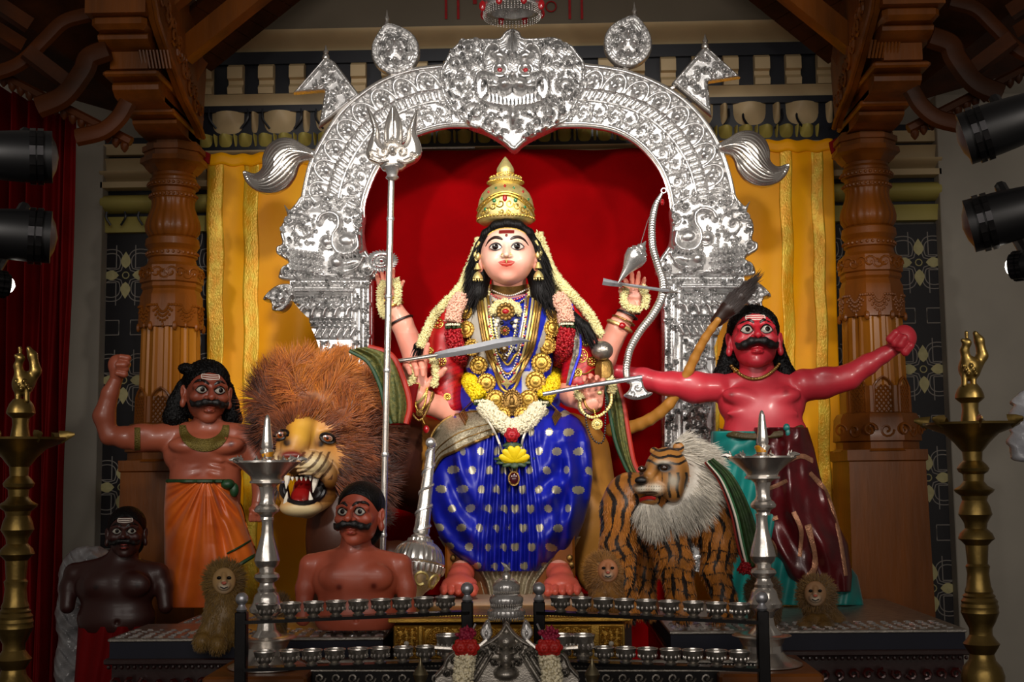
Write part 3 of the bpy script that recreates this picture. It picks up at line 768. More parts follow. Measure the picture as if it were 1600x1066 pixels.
# --- black stage spotlights
def stage_light(lab, px, py, dx, dy, L, r, Y, lens=False, r2=None):
    """(px,py) lens end centre, (dx,dy) unit direction of the barrel away from the lens, px"""
    s = S(Y); a = P(px, py, Y); b = P(px + dx * L, py + dy * L, Y) + np.array([0, -.1, 0]); ax = Vector(b - a).normalized()
    R = ax.to_track_quat('Z', 'Y').to_matrix(); LL = np.linalg.norm(b - a)
    t = thing('stage_light', lab, 'spotlight', a, 'black stage spotlights at the picture edges')
    r = r * s; r2 = (r2 * s if r2 else r * .85)
    bd = B(); bd.lathe([(r * .93, .0), (r, 0), (r, .05 * LL), (r * .99, .3 * LL), (r * .96, .45 * LL), (r2, .8 * LL), (r2 * .8, .95 * LL), (r2 * .5, LL)], a, 32, R=R); bd.build('barrel', M['black'], t)
    bd = B()
    for k in range(18):
        an = k * 2 * math.pi / 18
        for q in (.12, .2):
            p = np.array(R @ Vector((r * 1.0 * math.cos(an), r * 1.0 * math.sin(an), LL * q))) + a
            bd.box(p, (.03, .012, .018), R=np.array(R @ Matrix.Rotation(an + math.pi / 2, 3, 'Z')))
    bd.build('vent', M['dark_steel'], t, False, kind='stuff')
    bd = B(); bd.lathe([(r * .9, .012), (r * .9, .004), (r * .5, -.012), (.001, -.02)][::-1], a, 28, R=R)
    bd.build('lens', mat('lit_lens', 'ffffff', .2, emit='fff4e6', es=6) if lens else mat('lens_glass', '050608', .4, 0, .1, spec=.2), t)
    bd = B(); bd.tube([a + (b - a) * .5 + np.array([0, .03, 0]), a + (b - a) * .5 + np.array([0, .16, .12])], .02, 8); bd.build('yoke', M['black'], t)
stage_light('large black spotlight on the red curtain side, uppermost of its stack', 82, 246, -1, .05, 130, 42, -1.4)
stage_light('large black spotlight on the red curtain side, middle of its stack', 80, 371, -1, -.02, 130, 42, -1.4)
stage_light('small round spotlight with its lens lit white, by the red curtain', 14, 446, -1, -.06, 60, 18, -1.3, True)
stage_light('large black spotlight at the grey wall side, uppermost of its stack', 1506, 218, .93, -.28, 150, 42, -1.4)
stage_light('large black spotlight at the grey wall side, middle of its stack', 1514, 354, .95, -.22, 150, 42, -1.4)
stage_light('small round spotlight with its lens lit white, near the grey wall', 1580, 417, 1, -.02, 60, 20, -1.3, True)
# ================================================================= the embossed silver arch (prabhavali)
YA = .35
arch = thing('silver_arch', 'tall embossed silver arch crowned by a fanged guardian face, behind the goddess', 'arch', P(808, 900, YA))
def smooth_closed(p, n=6): return spline(p, n, True)
outer = [(471, 318), (478, 282), (487, 250), (506, 214), (530, 178), (560, 150), (597, 126), (640, 110), (690, 103), (750, 98), (805, 96),
         (860, 98), (916, 102), (972, 110), (1019, 126), (1060, 149), (1092, 178), (1117, 214), (1132, 248), (1142, 282), (1149, 316)]
inner = [(568, 340), (569, 318), (577, 292), (590, 264), (610, 238), (635, 218), (660, 207), (690, 199), (720, 197), (760, 200), (803, 205),
         (850, 200), (884, 197), (925, 198), (960, 205), (988, 219), (1012, 240), (1032, 267), (1043, 294), (1048, 318), (1050, 342)]
NR = 600
OU = resamp(spline(outer, 12), NR); IN = spline(inner, 12)
T_ = np.linspace(0, 1, NR); INr = np.stack([np.interp(T_, np.linspace(0, 1, len(IN)), IN[:, i]) for i in (0, 1)], 1)
OUs = spline(outer, 12); OU = np.stack([np.interp(T_, np.linspace(0, 1, len(OUs)), OUs[:, i]) for i in (0, 1)], 1)
mid = (OU + INr) / 2; arc = np.r_[0, np.cumsum(np.hypot(*np.diff(mid, axis=0).T))]; LARC = arc[-1]
def ringmap(X, Y):
    t = np.interp(X, arc, T_) * (NR - 1); i = np.clip(t.astype(int), 0, NR - 2); f = (t - i)[..., None]
    o = OU[i] * (1 - f) + OU[i + 1] * f; n = INr[i] * (1 - f) + INr[i + 1] * f; k = (Y / 95.0)[..., None]
    q = n + (o - n) * k; return q[..., 0], q[..., 1]
r = Relief(0, LARC, 0, 95, 1.35)
r.stroke([(0, 3), (LARC, 3)], 3.5, 6); r.stroke([(0, 92), (LARC, 92)], 3.5, 6)
r.stroke([(0, 40), (LARC, 40)], 2.2, 4.5); r.stroke([(0, 58), (LARC, 58)], 2.2, 4.5)
x = 6
while x < LARC: r.stroke([(x, 44.5), (x + 2, 53.5)], 3.1, 5.5); x += 10.2
x = 20; k = 0
while x < LARC - 10:          # shell petals round the outer band
    pts = [(x + 15.5 * math.cos(a) * (1 if a else 1), 62 + 24 * math.sin(a)) for a in np.linspace(-.1, math.pi + .1, 14)]
    r.stroke(pts, 3.2, 6)
    for q in (-8, -4, 0, 4, 8): r.stroke([(x + q * .5, 64), (x + q, 78 - abs(q) * .4)], 2.4, 6.5 - abs(q) * .2)
    r.blob(x, 68, 6.5, 7, 7); r.blob(x + 17, 84, 4, 5, 5); x += 34; k += 1
r.fill(np.where((r.Y > 4) & (r.Y < 38), -99., 1), 0, 3, 3, 3)
x = 16; k = 0
while x < LARC - 10:          # running vine with scrolls
    up = 1 if k % 2 else -1
    r.scroll(x, 21 + up * 3, 12.5, 90 * up, 1.25, -up, 2.6, 5.5)
    r.stroke([(x - 16, 21 - up * 12), (x - 4, 21 - up * 15), (x + 10, 21 + up * -10), (x + 18, 21 + up * 10)], 2.3, 4.5)
    r.blob(x + 15, 21 + up * 2, 5, 2.6, 5, 60 * up); r.blob(x + 9, 21 - up * 12, 5, 2.6, 4.5, -30 * up)
    x += 27; k += 1
plate('arch_band', r, np.full(r.X.shape, -1.), YA, 16, 'silver', arch, ringmap)
bd = B()
bd.tube(Pa(OU[:, 0], OU[:, 1], YA - 4 * S(YA)), 3.2 * S(YA), 8); bd.tube(Pa(INr[:, 0], INr[:, 1], YA - 4 * S(YA)), 2.8 * S(YA), 8)
bd.build('arch_rim', M['silver_smooth'], arch)

# guardian face plate
K = [(800, 45), (812, 50), (820, 60), (867, 59), (880, 68), (893, 71), (904, 85), (914, 101), (913, 138), (903, 160), (889, 187), (867, 199), (839, 212), (818, 224), (803, 236),
     (786, 223), (759, 207), (732, 197), (715, 181), (700, 166), (690, 145), (687, 115), (696, 94), (705, 78), (727, 62), (762, 61), (780, 60), (789, 50)]
KX = 801
r = Relief(680, 922, 38, 242, 1.0)
kp = smooth_closed(K, 4); sd = polysd(kp, r.X, r.Y)
r.H += 4 * np.clip(1 - np.abs(sd + 3) / 3.5, 0, 1) ** .5 + 6 * np.clip(-sd / 60, 0, 1)
r.H += .35 * np.sin(r.X * 1.1 + 2 * np.sin(r.Y * .35)) * np.sin(r.Y * 1.2 + 2 * np.sin(r.X * .3))
def both(fn):
    fn(1, KX); fn(-1, KX)
def kirti(sg, c):
    m = lambda x: c + sg * (x - c)
    dm = (1 if sg > 0 else -1)
    for x, y, rr, a0 in ((733, 77, 11, 200), (716, 101, 12, 160), (718, 138, 17, 90), (742, 178, 15, 200), (757, 74, 8, 30), (764, 193, 9, 160), (705, 121, 7, 0), (748, 97, 8, 90), (775, 200, 7, 120), (728, 160, 8, 20), (741, 118, 6, 20)):
        r.scroll(m(x), y, rr, a0 if sg > 0 else 180 - a0, 1.3, dm, 2.8, 13 if rr > 9 else 11)
    for x, y, a in ((694, 132, 70), (700, 150, 60), (707, 90, 120), (722, 66, 150), (745, 64, 10), (775, 68, 0), (731, 190, 40), (752, 202, 30), (783, 214, 40), (790, 205, 20), (725, 118, 60), (733, 135, 100), (750, 166, 20), (735, 92, 40)):
        r.blob(m(x), y, 7, 3.2, 11, a if sg > 0 else -a)
    # mane brow
    r.stroke([(m(x), y) for x, y in spline([(758, 108), (757, 92), (764, 78), (776, 76), (780, 84), (774, 88)], 5)], 4, 17)
    r.blob(m(781), 92, 17, 11, 18, 20 * sg); r.blob(m(781), 109, 13, 12, 19)
    # cheek, lip and jaw
    r.stroke([(m(x), y) for x, y in spline([(788, 122), (772, 121), (757, 117), (746, 122), (744, 140), (750, 158), (770, 168), (800, 172)], 6)], 3.6, 19)
    r.blob(m(789), 138, 17, 14, 26, -10 * sg)
    for i, x in enumerate((768, 774, 780, 786, 792, 798)): r.blob(m(x), 151 + i * 1.7 + 4, 2.8, 5, 22)
    r.blob(m(755), 137, 6, 11, 18, 10 * sg)
    r.blob(m(773), 140, 13, 9, 19, 8 * sg); r.blob(m(768), 132, 10, 6, 17)
    r.stroke([(m(x), y) for x, y in spline([(756, 128), (763, 132), (764, 146), (757, 158), (752, 164)], 5)], 4.5, 22, taper=.4)
both(kirti)
# hollow open mouth between lips
mouth = smooth_closed([(748, 126), (765, 124), (784, 128), (800, 140), (818, 128), (836, 124), (854, 126), (854, 150), (836, 160), (800, 168), (766, 160), (748, 150)], 4)
ms = polysd(mouth, r.X, r.Y)
low = r.H < 15.5; r.H = np.where((ms < 0) & low, 2, r.H)
r.blob(KX, 126, 7, 11, 27); r.blob(KX - 7, 135, 6, 5.5, 29); r.blob(KX + 7, 135, 6, 5.5, 29); r.blob(KX - 7, 136, 2.8, 2.4, 9, op='cut'); r.blob(KX + 7, 136, 2.8, 2.4, 9, op='cut')
r.stroke([(KX, 57), (KX, 92)], 3.5, 20, taper=1.3); r.blob(KX, 92, 7, 7, 21); r.blob(KX, 70, 10, 14, 16); r.blob(KX, 56, 6, 7, 15)
for a in range(0, 360, 45): r.blob(KX + 8 * math.cos(math.radians(a)), 92 + 8 * math.sin(math.radians(a)), 2, 2, 19)
r.blob(802, 186, 10, 18, 22)
r.fill(np.where((r.Y < 122) & (abs(r.X - KX) < 44) | (ms < 3), 1, sd), 34, 6, 9, 9.5); r.fill(np.where((r.Y < 122) & (abs(r.X - KX) < 44) | (ms < 3), 1, sd), 70, 3.4, 8.5, 9, 2)
pl_ = plate('guardian_face', r, sd, YA - .02, 22, 'silver', arch)
for sg in (-1, 1):
    x = KX + sg * 20; bd = B(); Ye = YA - .02 - 20 * S(YA)
    bd.ball(P(x, 109, Ye + .012), (.024, .018, .024), 20, 12); bd.tube([P(x + 11 * math.cos(a), 109 + 10 * math.sin(a), Ye) for a in np.arange(20) * math.pi / 10], .0035, 6, closed=True)
    e = bd.build('eye', M['silver_smooth'], pl_)
    e.parent = arch; e.matrix_parent_inverse = Matrix.Translation(-arch.location)
    g = B().ball(P(x, 109, Ye - .006), (.0115, .006, .0115), 12, 6).build('eye_gem', M['ruby'], arch)

# sea-monster ends, capitals and pillars on both sides
def fx(sg): return (lambda x: x) if sg < 0 else (lambda x: 1616 - x)
def mir(pts, f, dy=0): return [(f(p[0]), p[1] + dy) + tuple(p[2:]) for p in pts]
for sg in (-1, 1):
    f = fx(sg); dy = 0 if sg < 0 else -6; am = (lambda a: a) if sg < 0 else (lambda a: 180 - a); dr = 1 if sg < 0 else -1
    xa, xb = sorted((f(425), f(598))); r = Relief(xa, xb, 298 + dy, 442 + dy, 1.0)
    out = mir(spline([(444, 320), (452, 328), (462, 318), (475, 305), (520, 306), (566, 325), (567, 362), (571, 388), (584, 408), (590, 424), (582, 437), (500, 438), (442, 437), (436, 428), (442, 416), (452, 412), (444, 404), (433, 397), (432, 386), (441, 380), (438, 365), (441, 350), (449, 338)], 4, True), f, dy)
    sd = polysd(out, r.X, r.Y); r.H += 3.5 * np.clip(1 - np.abs(sd + 3) / 3, 0, 1) ** .5 + 4 * np.clip(-sd / 30, 0, 1)
    def st(pts, w, h, n=6, **k): r.stroke(mir(spline(pts, n), f, dy), w, h, **k)
    def sc(x, y, rr, a, t=1.3, h=9): r.scroll(f(x), y + dy, rr, am(a), t, dr, 2.8, h)
    def bl(x, y, a, b, h, an=0): r.blob(f(x), y + dy, a, b, h, an if sg < 0 else -an)
    sc(473, 358, 22, 250, 1.4, 12); sc(452, 345, 8, 0); sc(480, 322, 9, 90); sc(505, 322, 9, 200); sc(447, 392, 8, 200); sc(450, 425, 9, 150); sc(466, 428, 7, 20); sc(562, 348, 10, 90); sc(545, 330, 8, 10); sc(575, 425, 9, 0); sc(530, 318, 7, 10)
    for row in range(6):
        for c_ in range(8):
            x = 452 + c_ * 7 + (row % 2) * 3.5; y = 392 + row * 6 + c_ * 1.0
            bl(x, y, 4.2, 4.2, 9 + 4 * math.sin(c_ / 7 * math.pi))
    st([(500, 350), (506, 340), (520, 336), (531, 343), (531, 358), (524, 370), (523, 385), (533, 398), (552, 398), (562, 388), (560, 372)], 5.5, 17)
    bl(542, 378, 20, 16, 17, 10); bl(560, 385, 12, 18, 14); bl(512, 380, 12, 12, 15); bl(528, 412, 15, 14, 18, 30); bl(550, 412, 20, 9, 12, -15)
    for i in range(6): bl(535 + i * 6, 404 - i * 1.2, 2.6, 4.5, 19)
    st([(520, 424), (540, 428), (560, 420), (570, 405)], 3, 14); st([(485, 425), (505, 432), (530, 434)], 3, 9)
    r.fill(sd, 26, 5, 7, 7.5); r.fill(sd, 50, 3.2, 6.5, 7, 4)
    mk = plate('sea_monster', r, sd, YA - .012, 18, 'silver', arch)
    Ye = YA - .012 - 15 * S(YA)
    bd = B(); bd.tube([P(f(514) + 6 * math.cos(a), 379 + dy + 6 * math.sin(a), Ye) for a in np.arange(16) * math.pi / 8], .004, 6, closed=True); bd.tube([P(f(514) + 9.5 * math.cos(a), 379 + dy + 9 * math.sin(a), Ye + .008) for a in np.arange(18) * math.pi / 9], .003, 6, closed=True)
    bd.build('eye_ring', M['silver_smooth'], arch); B().ball(P(f(514), 379 + dy, Ye), (.009, .006, .009), 12, 6).build('eye_gem', M['ruby'], arch)
    # pillar with stepped capital
    xa, xb = sorted((f(448), f(586))); dy = 0 if sg < 0 else -5; r = Relief(xa, xb, 430 + dy, 905 + dy, 1.25)
    out = mir([(453, 434), (581, 434), (581, 900), (498, 900), (498, 566), (500, 548), (494, 530), (486, 512), (482, 498), (470, 486), (457, 470), (453, 458)], f, dy)
    sd = polysd(out, r.X, r.Y)
    for y, h, w in ((436, 5, 2.2), (449, 3, 1.6), (455, 8, 4), (463, 5, 2), (497, 7, 2), (511, 7, 2), (529, 7, 2), (565, 5, 1.8), (628, 5, 1.8)): st([(450, y), (578 if y < 450 else 552, y)], w, h, 1)
    for i in range(20): bl(458 + i * 6.4, 443, 2.6, 2.6, 6)
    for i in range(19): st([(462 + i * 4.8, 466), (460 + i * 4.8, 473)], 1.6, 4, 1)
    for i in range(5): st([(470 + i * 18, 494), (474 + i * 18, 484), (484 + i * 18, 477)], 5, 9); sc(482 + i * 18, 481, 4.5, 0, 1, 10)
    for i in range(9): bl(487 + i * 8, 504, 4, 4, 8, 40)
    for i in range(6): st([(494 + i * 11, 526), (497 + i * 11, 520), (500 + i * 11, 515)], 4, 8)
    st([(551, 455), (551, 900)], 2.5, 6, 1); st([(558, 460), (558, 900)], 2, 3, 1); st([(564, 450), (564, 900)], 1.8, 6, 1); st([(578, 440), (578, 900)], 1.8, 6, 1)
    for i in range(70): bl(571, 450 + i * 6.4, 3, 2.7, 6)
    st([(502, 535), (502, 900)], 2, 5, 1)
    y = 545; k = 0
    while y < 890:
        if k == 1 and False: pass
        sc(525, y + 22, 19, 90 if k % 2 else 270, 1.5, 9); sc(512, y + 2, 6, 0, 1, 7); sc(540, y + 2, 6, 180, 1, 7); bl(525, y + 22, 6, 6, 10)
        for a in range(0, 360, 60): bl(525 + 8 * math.cos(math.radians(a)), y + 22 + 8 * math.sin(math.radians(a)), 4, 2.5, 9, a)
        st([(508, y + 44), (515, y + 30), (510, y + 10)], 2, 7); st([(542, y + 44), (536, y + 30), (541, y + 10)], 2, 7); y += 46; k += 1
    r.fill(sd, 110, 4.5, 4.5, 7)
    plate('pillar', r, sd, YA, 26, 'silver', arch)
    # bud at the end of the capital
    q = [(458, 446), (440, 444), (424, 452), (411, 468), (424, 474), (426, 486), (440, 488), (452, 478), (456, 466), (462, 462)]
    xa, xb = sorted((f(406), f(466))); r = Relief(xa, xb, 438 + dy, 494 + dy, 1.0); sd = polysd(mir(spline(q, 4, True), f, dy), r.X, r.Y)
    r.H += 4 * np.clip(1 - np.abs(sd + 2.5) / 2.5, 0, 1) ** .5 + 9 * np.clip(-sd / 18, 0, 1) ** .6; sc(438, 464, 13, 200, 1.2, 15); bl(422, 468, 8, 3, 12, 20); bl(436, 480, 9, 4, 12, -20); bl(449, 455, 8, 6, 14, 30)
    plate('bud_ornament', r, sd, YA - .015, 14, 'silver', arch)
    bd = B(); a, b = P(f(462), 462 + dy, YA), P(f(430), 466 + dy, YA); bd.tube([a, b], .018, 8); bd.build('bud_stem', M['silver'], arch)
    # twin-triangle pennant
    q = [(509, 88), (523, 97), (563, 150), (498, 199), (508, 142), (458, 146)] if sg < 0 else [(1102, 71), (1090, 84), (1050, 130), (1112, 182), (1106, 129), (1157, 121)]
    xs_ = [p[0] for p in q]; ys_ = [p[1] for p in q]; r = Relief(min(xs_) - 4, max(xs_) + 4, min(ys_) - 4, max(ys_) + 4, 1.0); sd = polysd(q, r.X, r.Y)
    r.H += 5 * np.clip(1 - np.abs(sd + 3) / 3, 0, 1) ** .5
    cx, cy = (527, 138) if sg < 0 else (1087, 118)
    R_ = random.Random(3)
    ii = np.argwhere(sd < -7)
    for j in range(16):
        a, b = ii[R_.randrange(len(ii))]; r.scroll(r.xs[b], r.ys[a], 7, R_.random() * 360, 1.1, R_.choice((-1, 1)), 2.2, 7)
    fl_ = plate('pennant', r, sd, YA - .01, 9, 'silver', arch)
    top = q[0]; bd = B(); bd.ball(P(top[0], top[1] + 2, YA - .015), (.018, .018, .02), 10, 8); bd.lathe([(.008, 0), (.014, .012), (.008, .022), (.001, .045)], P(top[0], top[1] - 3, YA - .015), 10); bd.tube([P(cx, cy, YA + .02), P(cx + (60 if sg < 0 else -55), cy + 30, YA + .02)], .01, 6); bd.build('pennant_finial', M['silver_smooth'], arch)
    # pear shaped fan
    cx, cy, tx, ty = (618, 80, 604, 36) if sg < 0 else (981, 68, 992, 24)
    q = []
    ux, uy = tx - cx, ty - cy; L_ = math.hypot(ux, uy); ux /= L_; uy /= L_
    for i in range(36):
        a = i * 2 * math.pi / 36; c_, s_ = math.cos(a), math.sin(a); rr = 38 + (7 * max(0, c_) ** 14); q.append((cx + rr * (c_ * ux - s_ * uy), cy + rr * (c_ * uy + s_ * ux)))
    r = Relief(cx - 50, cx + 50, cy - 52, cy + 48, 1.0); sd = polysd(q, r.X, r.Y); r.H += 5 * np.clip(1 - np.abs(sd + 2.5) / 2.5, 0, 1) ** .5 + 2.5 * np.clip(1 - np.abs(sd + 10) / 2.5, 0, 1) ** .5 + 5 * np.clip((-sd - 12) / 20, 0, 1)
    for a in range(0, 360, 40): r.scroll(cx + 20 * math.cos(math.radians(a)), cy + 20 * math.sin(math.radians(a)), 7, a, 1.1, 1, 2.2, 9)
    for a in range(0, 360, 12): r.blob(cx + 33 * math.cos(math.radians(a)), cy + 33 * math.sin(math.radians(a)), 1.7, 1.7, 4)
    r.blob(cx, cy - 14, 6, 10, 14); r.blob(cx - 9, cy + 2, 6, 9, 13, 50); r.blob(cx + 9, cy + 2, 6, 9, 13, -50); r.blob(cx, cy + 16, 5, 7, 12)
    plate('fan_ornament', r, sd, YA - .01, 9, 'silver', arch)
    bd = B(); bd.lathe([(.012, -.02), (.014, 0), (.008, .012), (.013, .024), (.006, .04), (.001, .07)], P(tx + ux * -2, ty + 2, YA), 12); bd.tube([P(cx, cy + 34, YA + .01), P(cx + (8 if sg < 0 else -8), cy + 50, YA + .01)], .014, 8); bd.build('fan_finial', M['silver_smooth'], arch)
    # combed tail plume
    dy = 0 if sg < 0 else -11; f2 = (lambda x: x) if sg < 0 else (lambda x: 1613 - x)
    q = mir(spline([(490, 236), (474, 226), (456, 216), (436, 216), (418, 228), (410, 246), (409, 262), (398, 271), (380, 267), (384, 284), (400, 298), (424, 303), (446, 294), (460, 276), (468, 256), (490, 248)], 5, True), f2, dy)
    xa, xb = sorted((f2(374), f2(494))); r = Relief(xa, xb, 208 + dy, 308 + dy, .9); sd = polysd(q, r.X, r.Y); r.H += 13 * np.clip(-sd / 22, 0, 1) ** .55
    top = spline([(488, 238), (470, 228), (450, 220), (432, 222), (420, 234), (414, 250), (410, 266), (398, 275), (382, 269)], 6); bot = spline([(488, 246), (474, 252), (466, 262), (458, 276), (446, 290), (428, 299), (410, 298), (396, 290), (382, 272)], 6)
    for k in range(11):
        g = k / 10; ln_ = top * (1 - g) + bot * g; r.stroke([(f2(x), y + dy) for x, y in ln_], 2.4, 0, op='none') if False else None
        for i in range(len(ln_) - 1):
            a, b = ln_[i], ln_[i + 1]; ax_, bx_ = f2(a[0]), f2(b[0]); W = r.win(min(ax_, bx_) - 3, max(ax_, bx_) + 3, min(a[1], b[1]) + dy - 3, max(a[1], b[1]) + dy + 3)
            X, Y_ = r.X[W], r.Y[W]
            if X.size:
                d = np.array([bx_ - ax_, b[1] - a[1]]); t_ = np.clip(((X - ax_) * d[0] + (Y_ - a[1] - dy) * d[1]) / (d @ d + 1e-9), 0, 1); D = np.hypot(X - ax_ - t_ * d[0], Y_ - a[1] - dy - t_ * d[1])
                r.H[W] = r.H[W] - .35 * np.clip(1 - D / 1.6, 0, 1)
    plate('tail_plume', r, sd, YA - .02, 10, 'silver_smooth', arch)
    bd = B(); bd.tube([P(f2(486), 241 + dy, YA - .01), P(f2(500), 246 + dy, YA + .02)], .016, 8); bd.ball(P(f2(487), 241 + dy, YA - .02), .02, 10, 8); bd.build('plume_socket', M['silver'], arch)

# --- little silver umbrella hanging from the beam
YU = .15; UD = -12; t = thing('hanging_umbrella', 'small silver ceremonial umbrella with red teardrops and bead fringe, hanging from the beam', 'umbrella', P(800, 0, YU))
s = S(YU); c = P(800, -12, YU); bd = B(); n = 40
bd.lathe([(.05 * 1, .16), (.08, .13), (.115, .085), (47 * s, P(800, -4, YU)[2] - c[2]), (50 * s, P(800, 4, YU)[2] - c[2]), (47 * s, P(800, 14, YU)[2] - c[2]), (42 * s, P(800, 15, YU)[2] - c[2]), (.03, .1)][::-1], c, n, fl=lambda a, z, i: 1 + .03 * np.cos(a * 8))
bd.lathe([(.008, .1), (.008, .8)], c, 8); bd.build('canopy', M['silver'], t)
bd = B()
for k in range(56):
    a = k * 2 * math.pi / 56; 
    for q in range(4): bd.ball(c + np.array([46 * s * math.cos(a), 46 * s * math.sin(a), P(800, 18 + q * 3, YU)[2] - c[2]]), .0035, 5, 4)
bd.build('bead_fringe', M['silver_smooth'], t, kind='stuff')
for k in range(8):
    a = -math.pi / 2 + (k - .5) * math.pi / 4
    B().ball(c + np.array([51 * s * math.cos(a), 51 * s * math.sin(a), P(800, 15, YU)[2] - c[2]]), (.015, .009, .026), 8, 6).build('red_teardrop', M['ruby'], t)
# ================================================================= shared kit: hair, petals, heads, hands
def unit(v): v = np.asarray(v, float); return v / (np.linalg.norm(v, axis=-1, keepdims=True) + 1e-12)
def spikes(Pb, D, L, w, n=4):
    """pointed petals: Pb (k,3) base, D (k,3) dir"""
    Pb = np.asarray(Pb); D = unit(D); k = len(Pb); L = np.broadcast_to(L, (k,)); w = np.broadcast_to(w, (k,))
    a = np.cross(D, np.array([.3, .5, .8])); a = unit(a); b = np.cross(D, a); ang = np.arange(n) * 2 * np.pi / n
    ring = Pb[:, None] + (D * L[:, None] * .45)[:, None] + w[:, None, None] * (np.cos(ang)[None, :, None] * a[:, None] + np.sin(ang)[None, :, None] * b[:, None])
    V = np.concatenate([Pb[:, None], ring, (Pb + D * L[:, None])[:, None]], 1); m = n + 2
    F = []
    for j in range(n): q = (j + 1) % n; F += [(0, 1 + q, 1 + j), (n + 1, 1 + j, 1 + q)]
    F = np.array(F); Fq = (F[None] + (np.arange(k) * m)[:, None, None]).reshape(-1, 3)
    return V.reshape(-1, 3), Fq
def strands(Pb, D0, D1, L, w, seg=4):
    """curved hairs: start direction D0 bending to D1"""
    k = len(Pb); L = np.broadcast_to(L, (k,)); D0 = unit(D0); D1 = unit(D1); w = np.broadcast_to(w, (k,))
    p = np.array(Pb, float); rings = []
    for i in range(seg + 1):
        t = i / seg; d = unit(D0 * (1 - t) + D1 * t); a = unit(np.cross(d, np.array([.31, -.2, .9]))); b = np.cross(d, a); ww = (w * (1 - t) ** .7 + w * .06)[:, None]
        rings.append(np.stack([p + ww * (math.cos(q) * a + math.sin(q) * b) for q in (0, 2.094, 4.189)], 1)); p = p + d * (L / seg)[:, None]
    V = np.stack(rings, 1).reshape(-1, 3); m = 3 * (seg + 1); F = []
    for i in range(seg):
        for j in range(3): q = (j + 1) % 3; F.append((i * 3 + j, i * 3 + q, i * 3 + 3 + q, i * 3 + 3 + j))
    F = np.array(F); return V, (F[None] + (np.arange(k) * m)[:, None, None]).reshape(-1, 4), m
def sample_surf(V, Fq, n, rng=RNG):
    a, b, c, d = [V[Fq[:, i]] for i in range(4)]; ar = np.linalg.norm(np.cross(c - a, d - b), axis=1); i = rng.choice(len(Fq), n, p=ar / ar.sum())
    u, v = rng.random((2, n, 1)); p = (a[i] * (1 - u) + b[i] * u) * (1 - v) + (d[i] * (1 - u) + c[i] * u) * v
    return p, unit(np.cross(c[i] - a[i], d[i] - b[i]))
def fur(name, V, Fq, n, L, w, comb, m, parent, colf, keep=None, spread=.35, seg=3, kind='stuff', lay=.6):
    p, nr = sample_surf(V, Fq, n)
    if keep is not None: k = keep(p, nr, *unP(p)); p = p[k]; nr = nr[k]
    c = unit(comb(p, nr)); n = len(p); j = RNG.normal(0, spread, (n, 3)); Lr = L * (.6 + .8 * RNG.random(n)); wr = w * (.7 + .6 * RNG.random(n))
    Vs, Fs, mm = strands(p - nr * w, nr * (1 - lay) + c * lay + j * .5, c + j, Lr, wr, seg)
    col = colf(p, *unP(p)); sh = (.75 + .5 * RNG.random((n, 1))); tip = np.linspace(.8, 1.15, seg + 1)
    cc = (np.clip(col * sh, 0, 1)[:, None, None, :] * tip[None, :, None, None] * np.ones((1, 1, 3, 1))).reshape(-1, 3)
    return mesh(name, Vs, Fs, m, parent, col=cc, kind=kind)
def flower_rope(name, W, r, m, parent=None, dens=5200, L=.014, w=.0045, core=.8, kind='stuff', flat=1):
    """rope of small blossoms along world points W"""
    W = np.asarray(W); d = np.linalg.norm(np.diff(W, axis=0), axis=1); tot = d.sum(); n = int(dens * tot * r / .03)
    t = RNG.random(n) * tot; cs = np.r_[0, np.cumsum(d)]; p = np.stack([np.interp(t, cs, W[:, i]) for i in range(3)], 1)
    tg = np.gradient(W, axis=0); tg = unit(np.stack([np.interp(t, cs, tg[:, i]) for i in range(3)], 1))
    o = unit(np.cross(tg, RNG.normal(size=(n, 3)))); dr = unit(o + tg * RNG.normal(0, .5, (n, 1)) + RNG.normal(0, .2, (n, 3)))
    o[:, 1] *= flat
    V1, F1 = spikes(p + o * (r - L * .55), dr, L * (.7 + .6 * RNG.random(n)), w)
    b = B(); b.tube(W, r * core, 10)
    V0 = np.concatenate(b.v); F = [tuple(f) for f in b.f] + [tuple(int(i) + len(V0) for i in f) for f in F1]
    return mesh(name, np.concatenate([V0, V1]), F, m, parent, kind=kind)

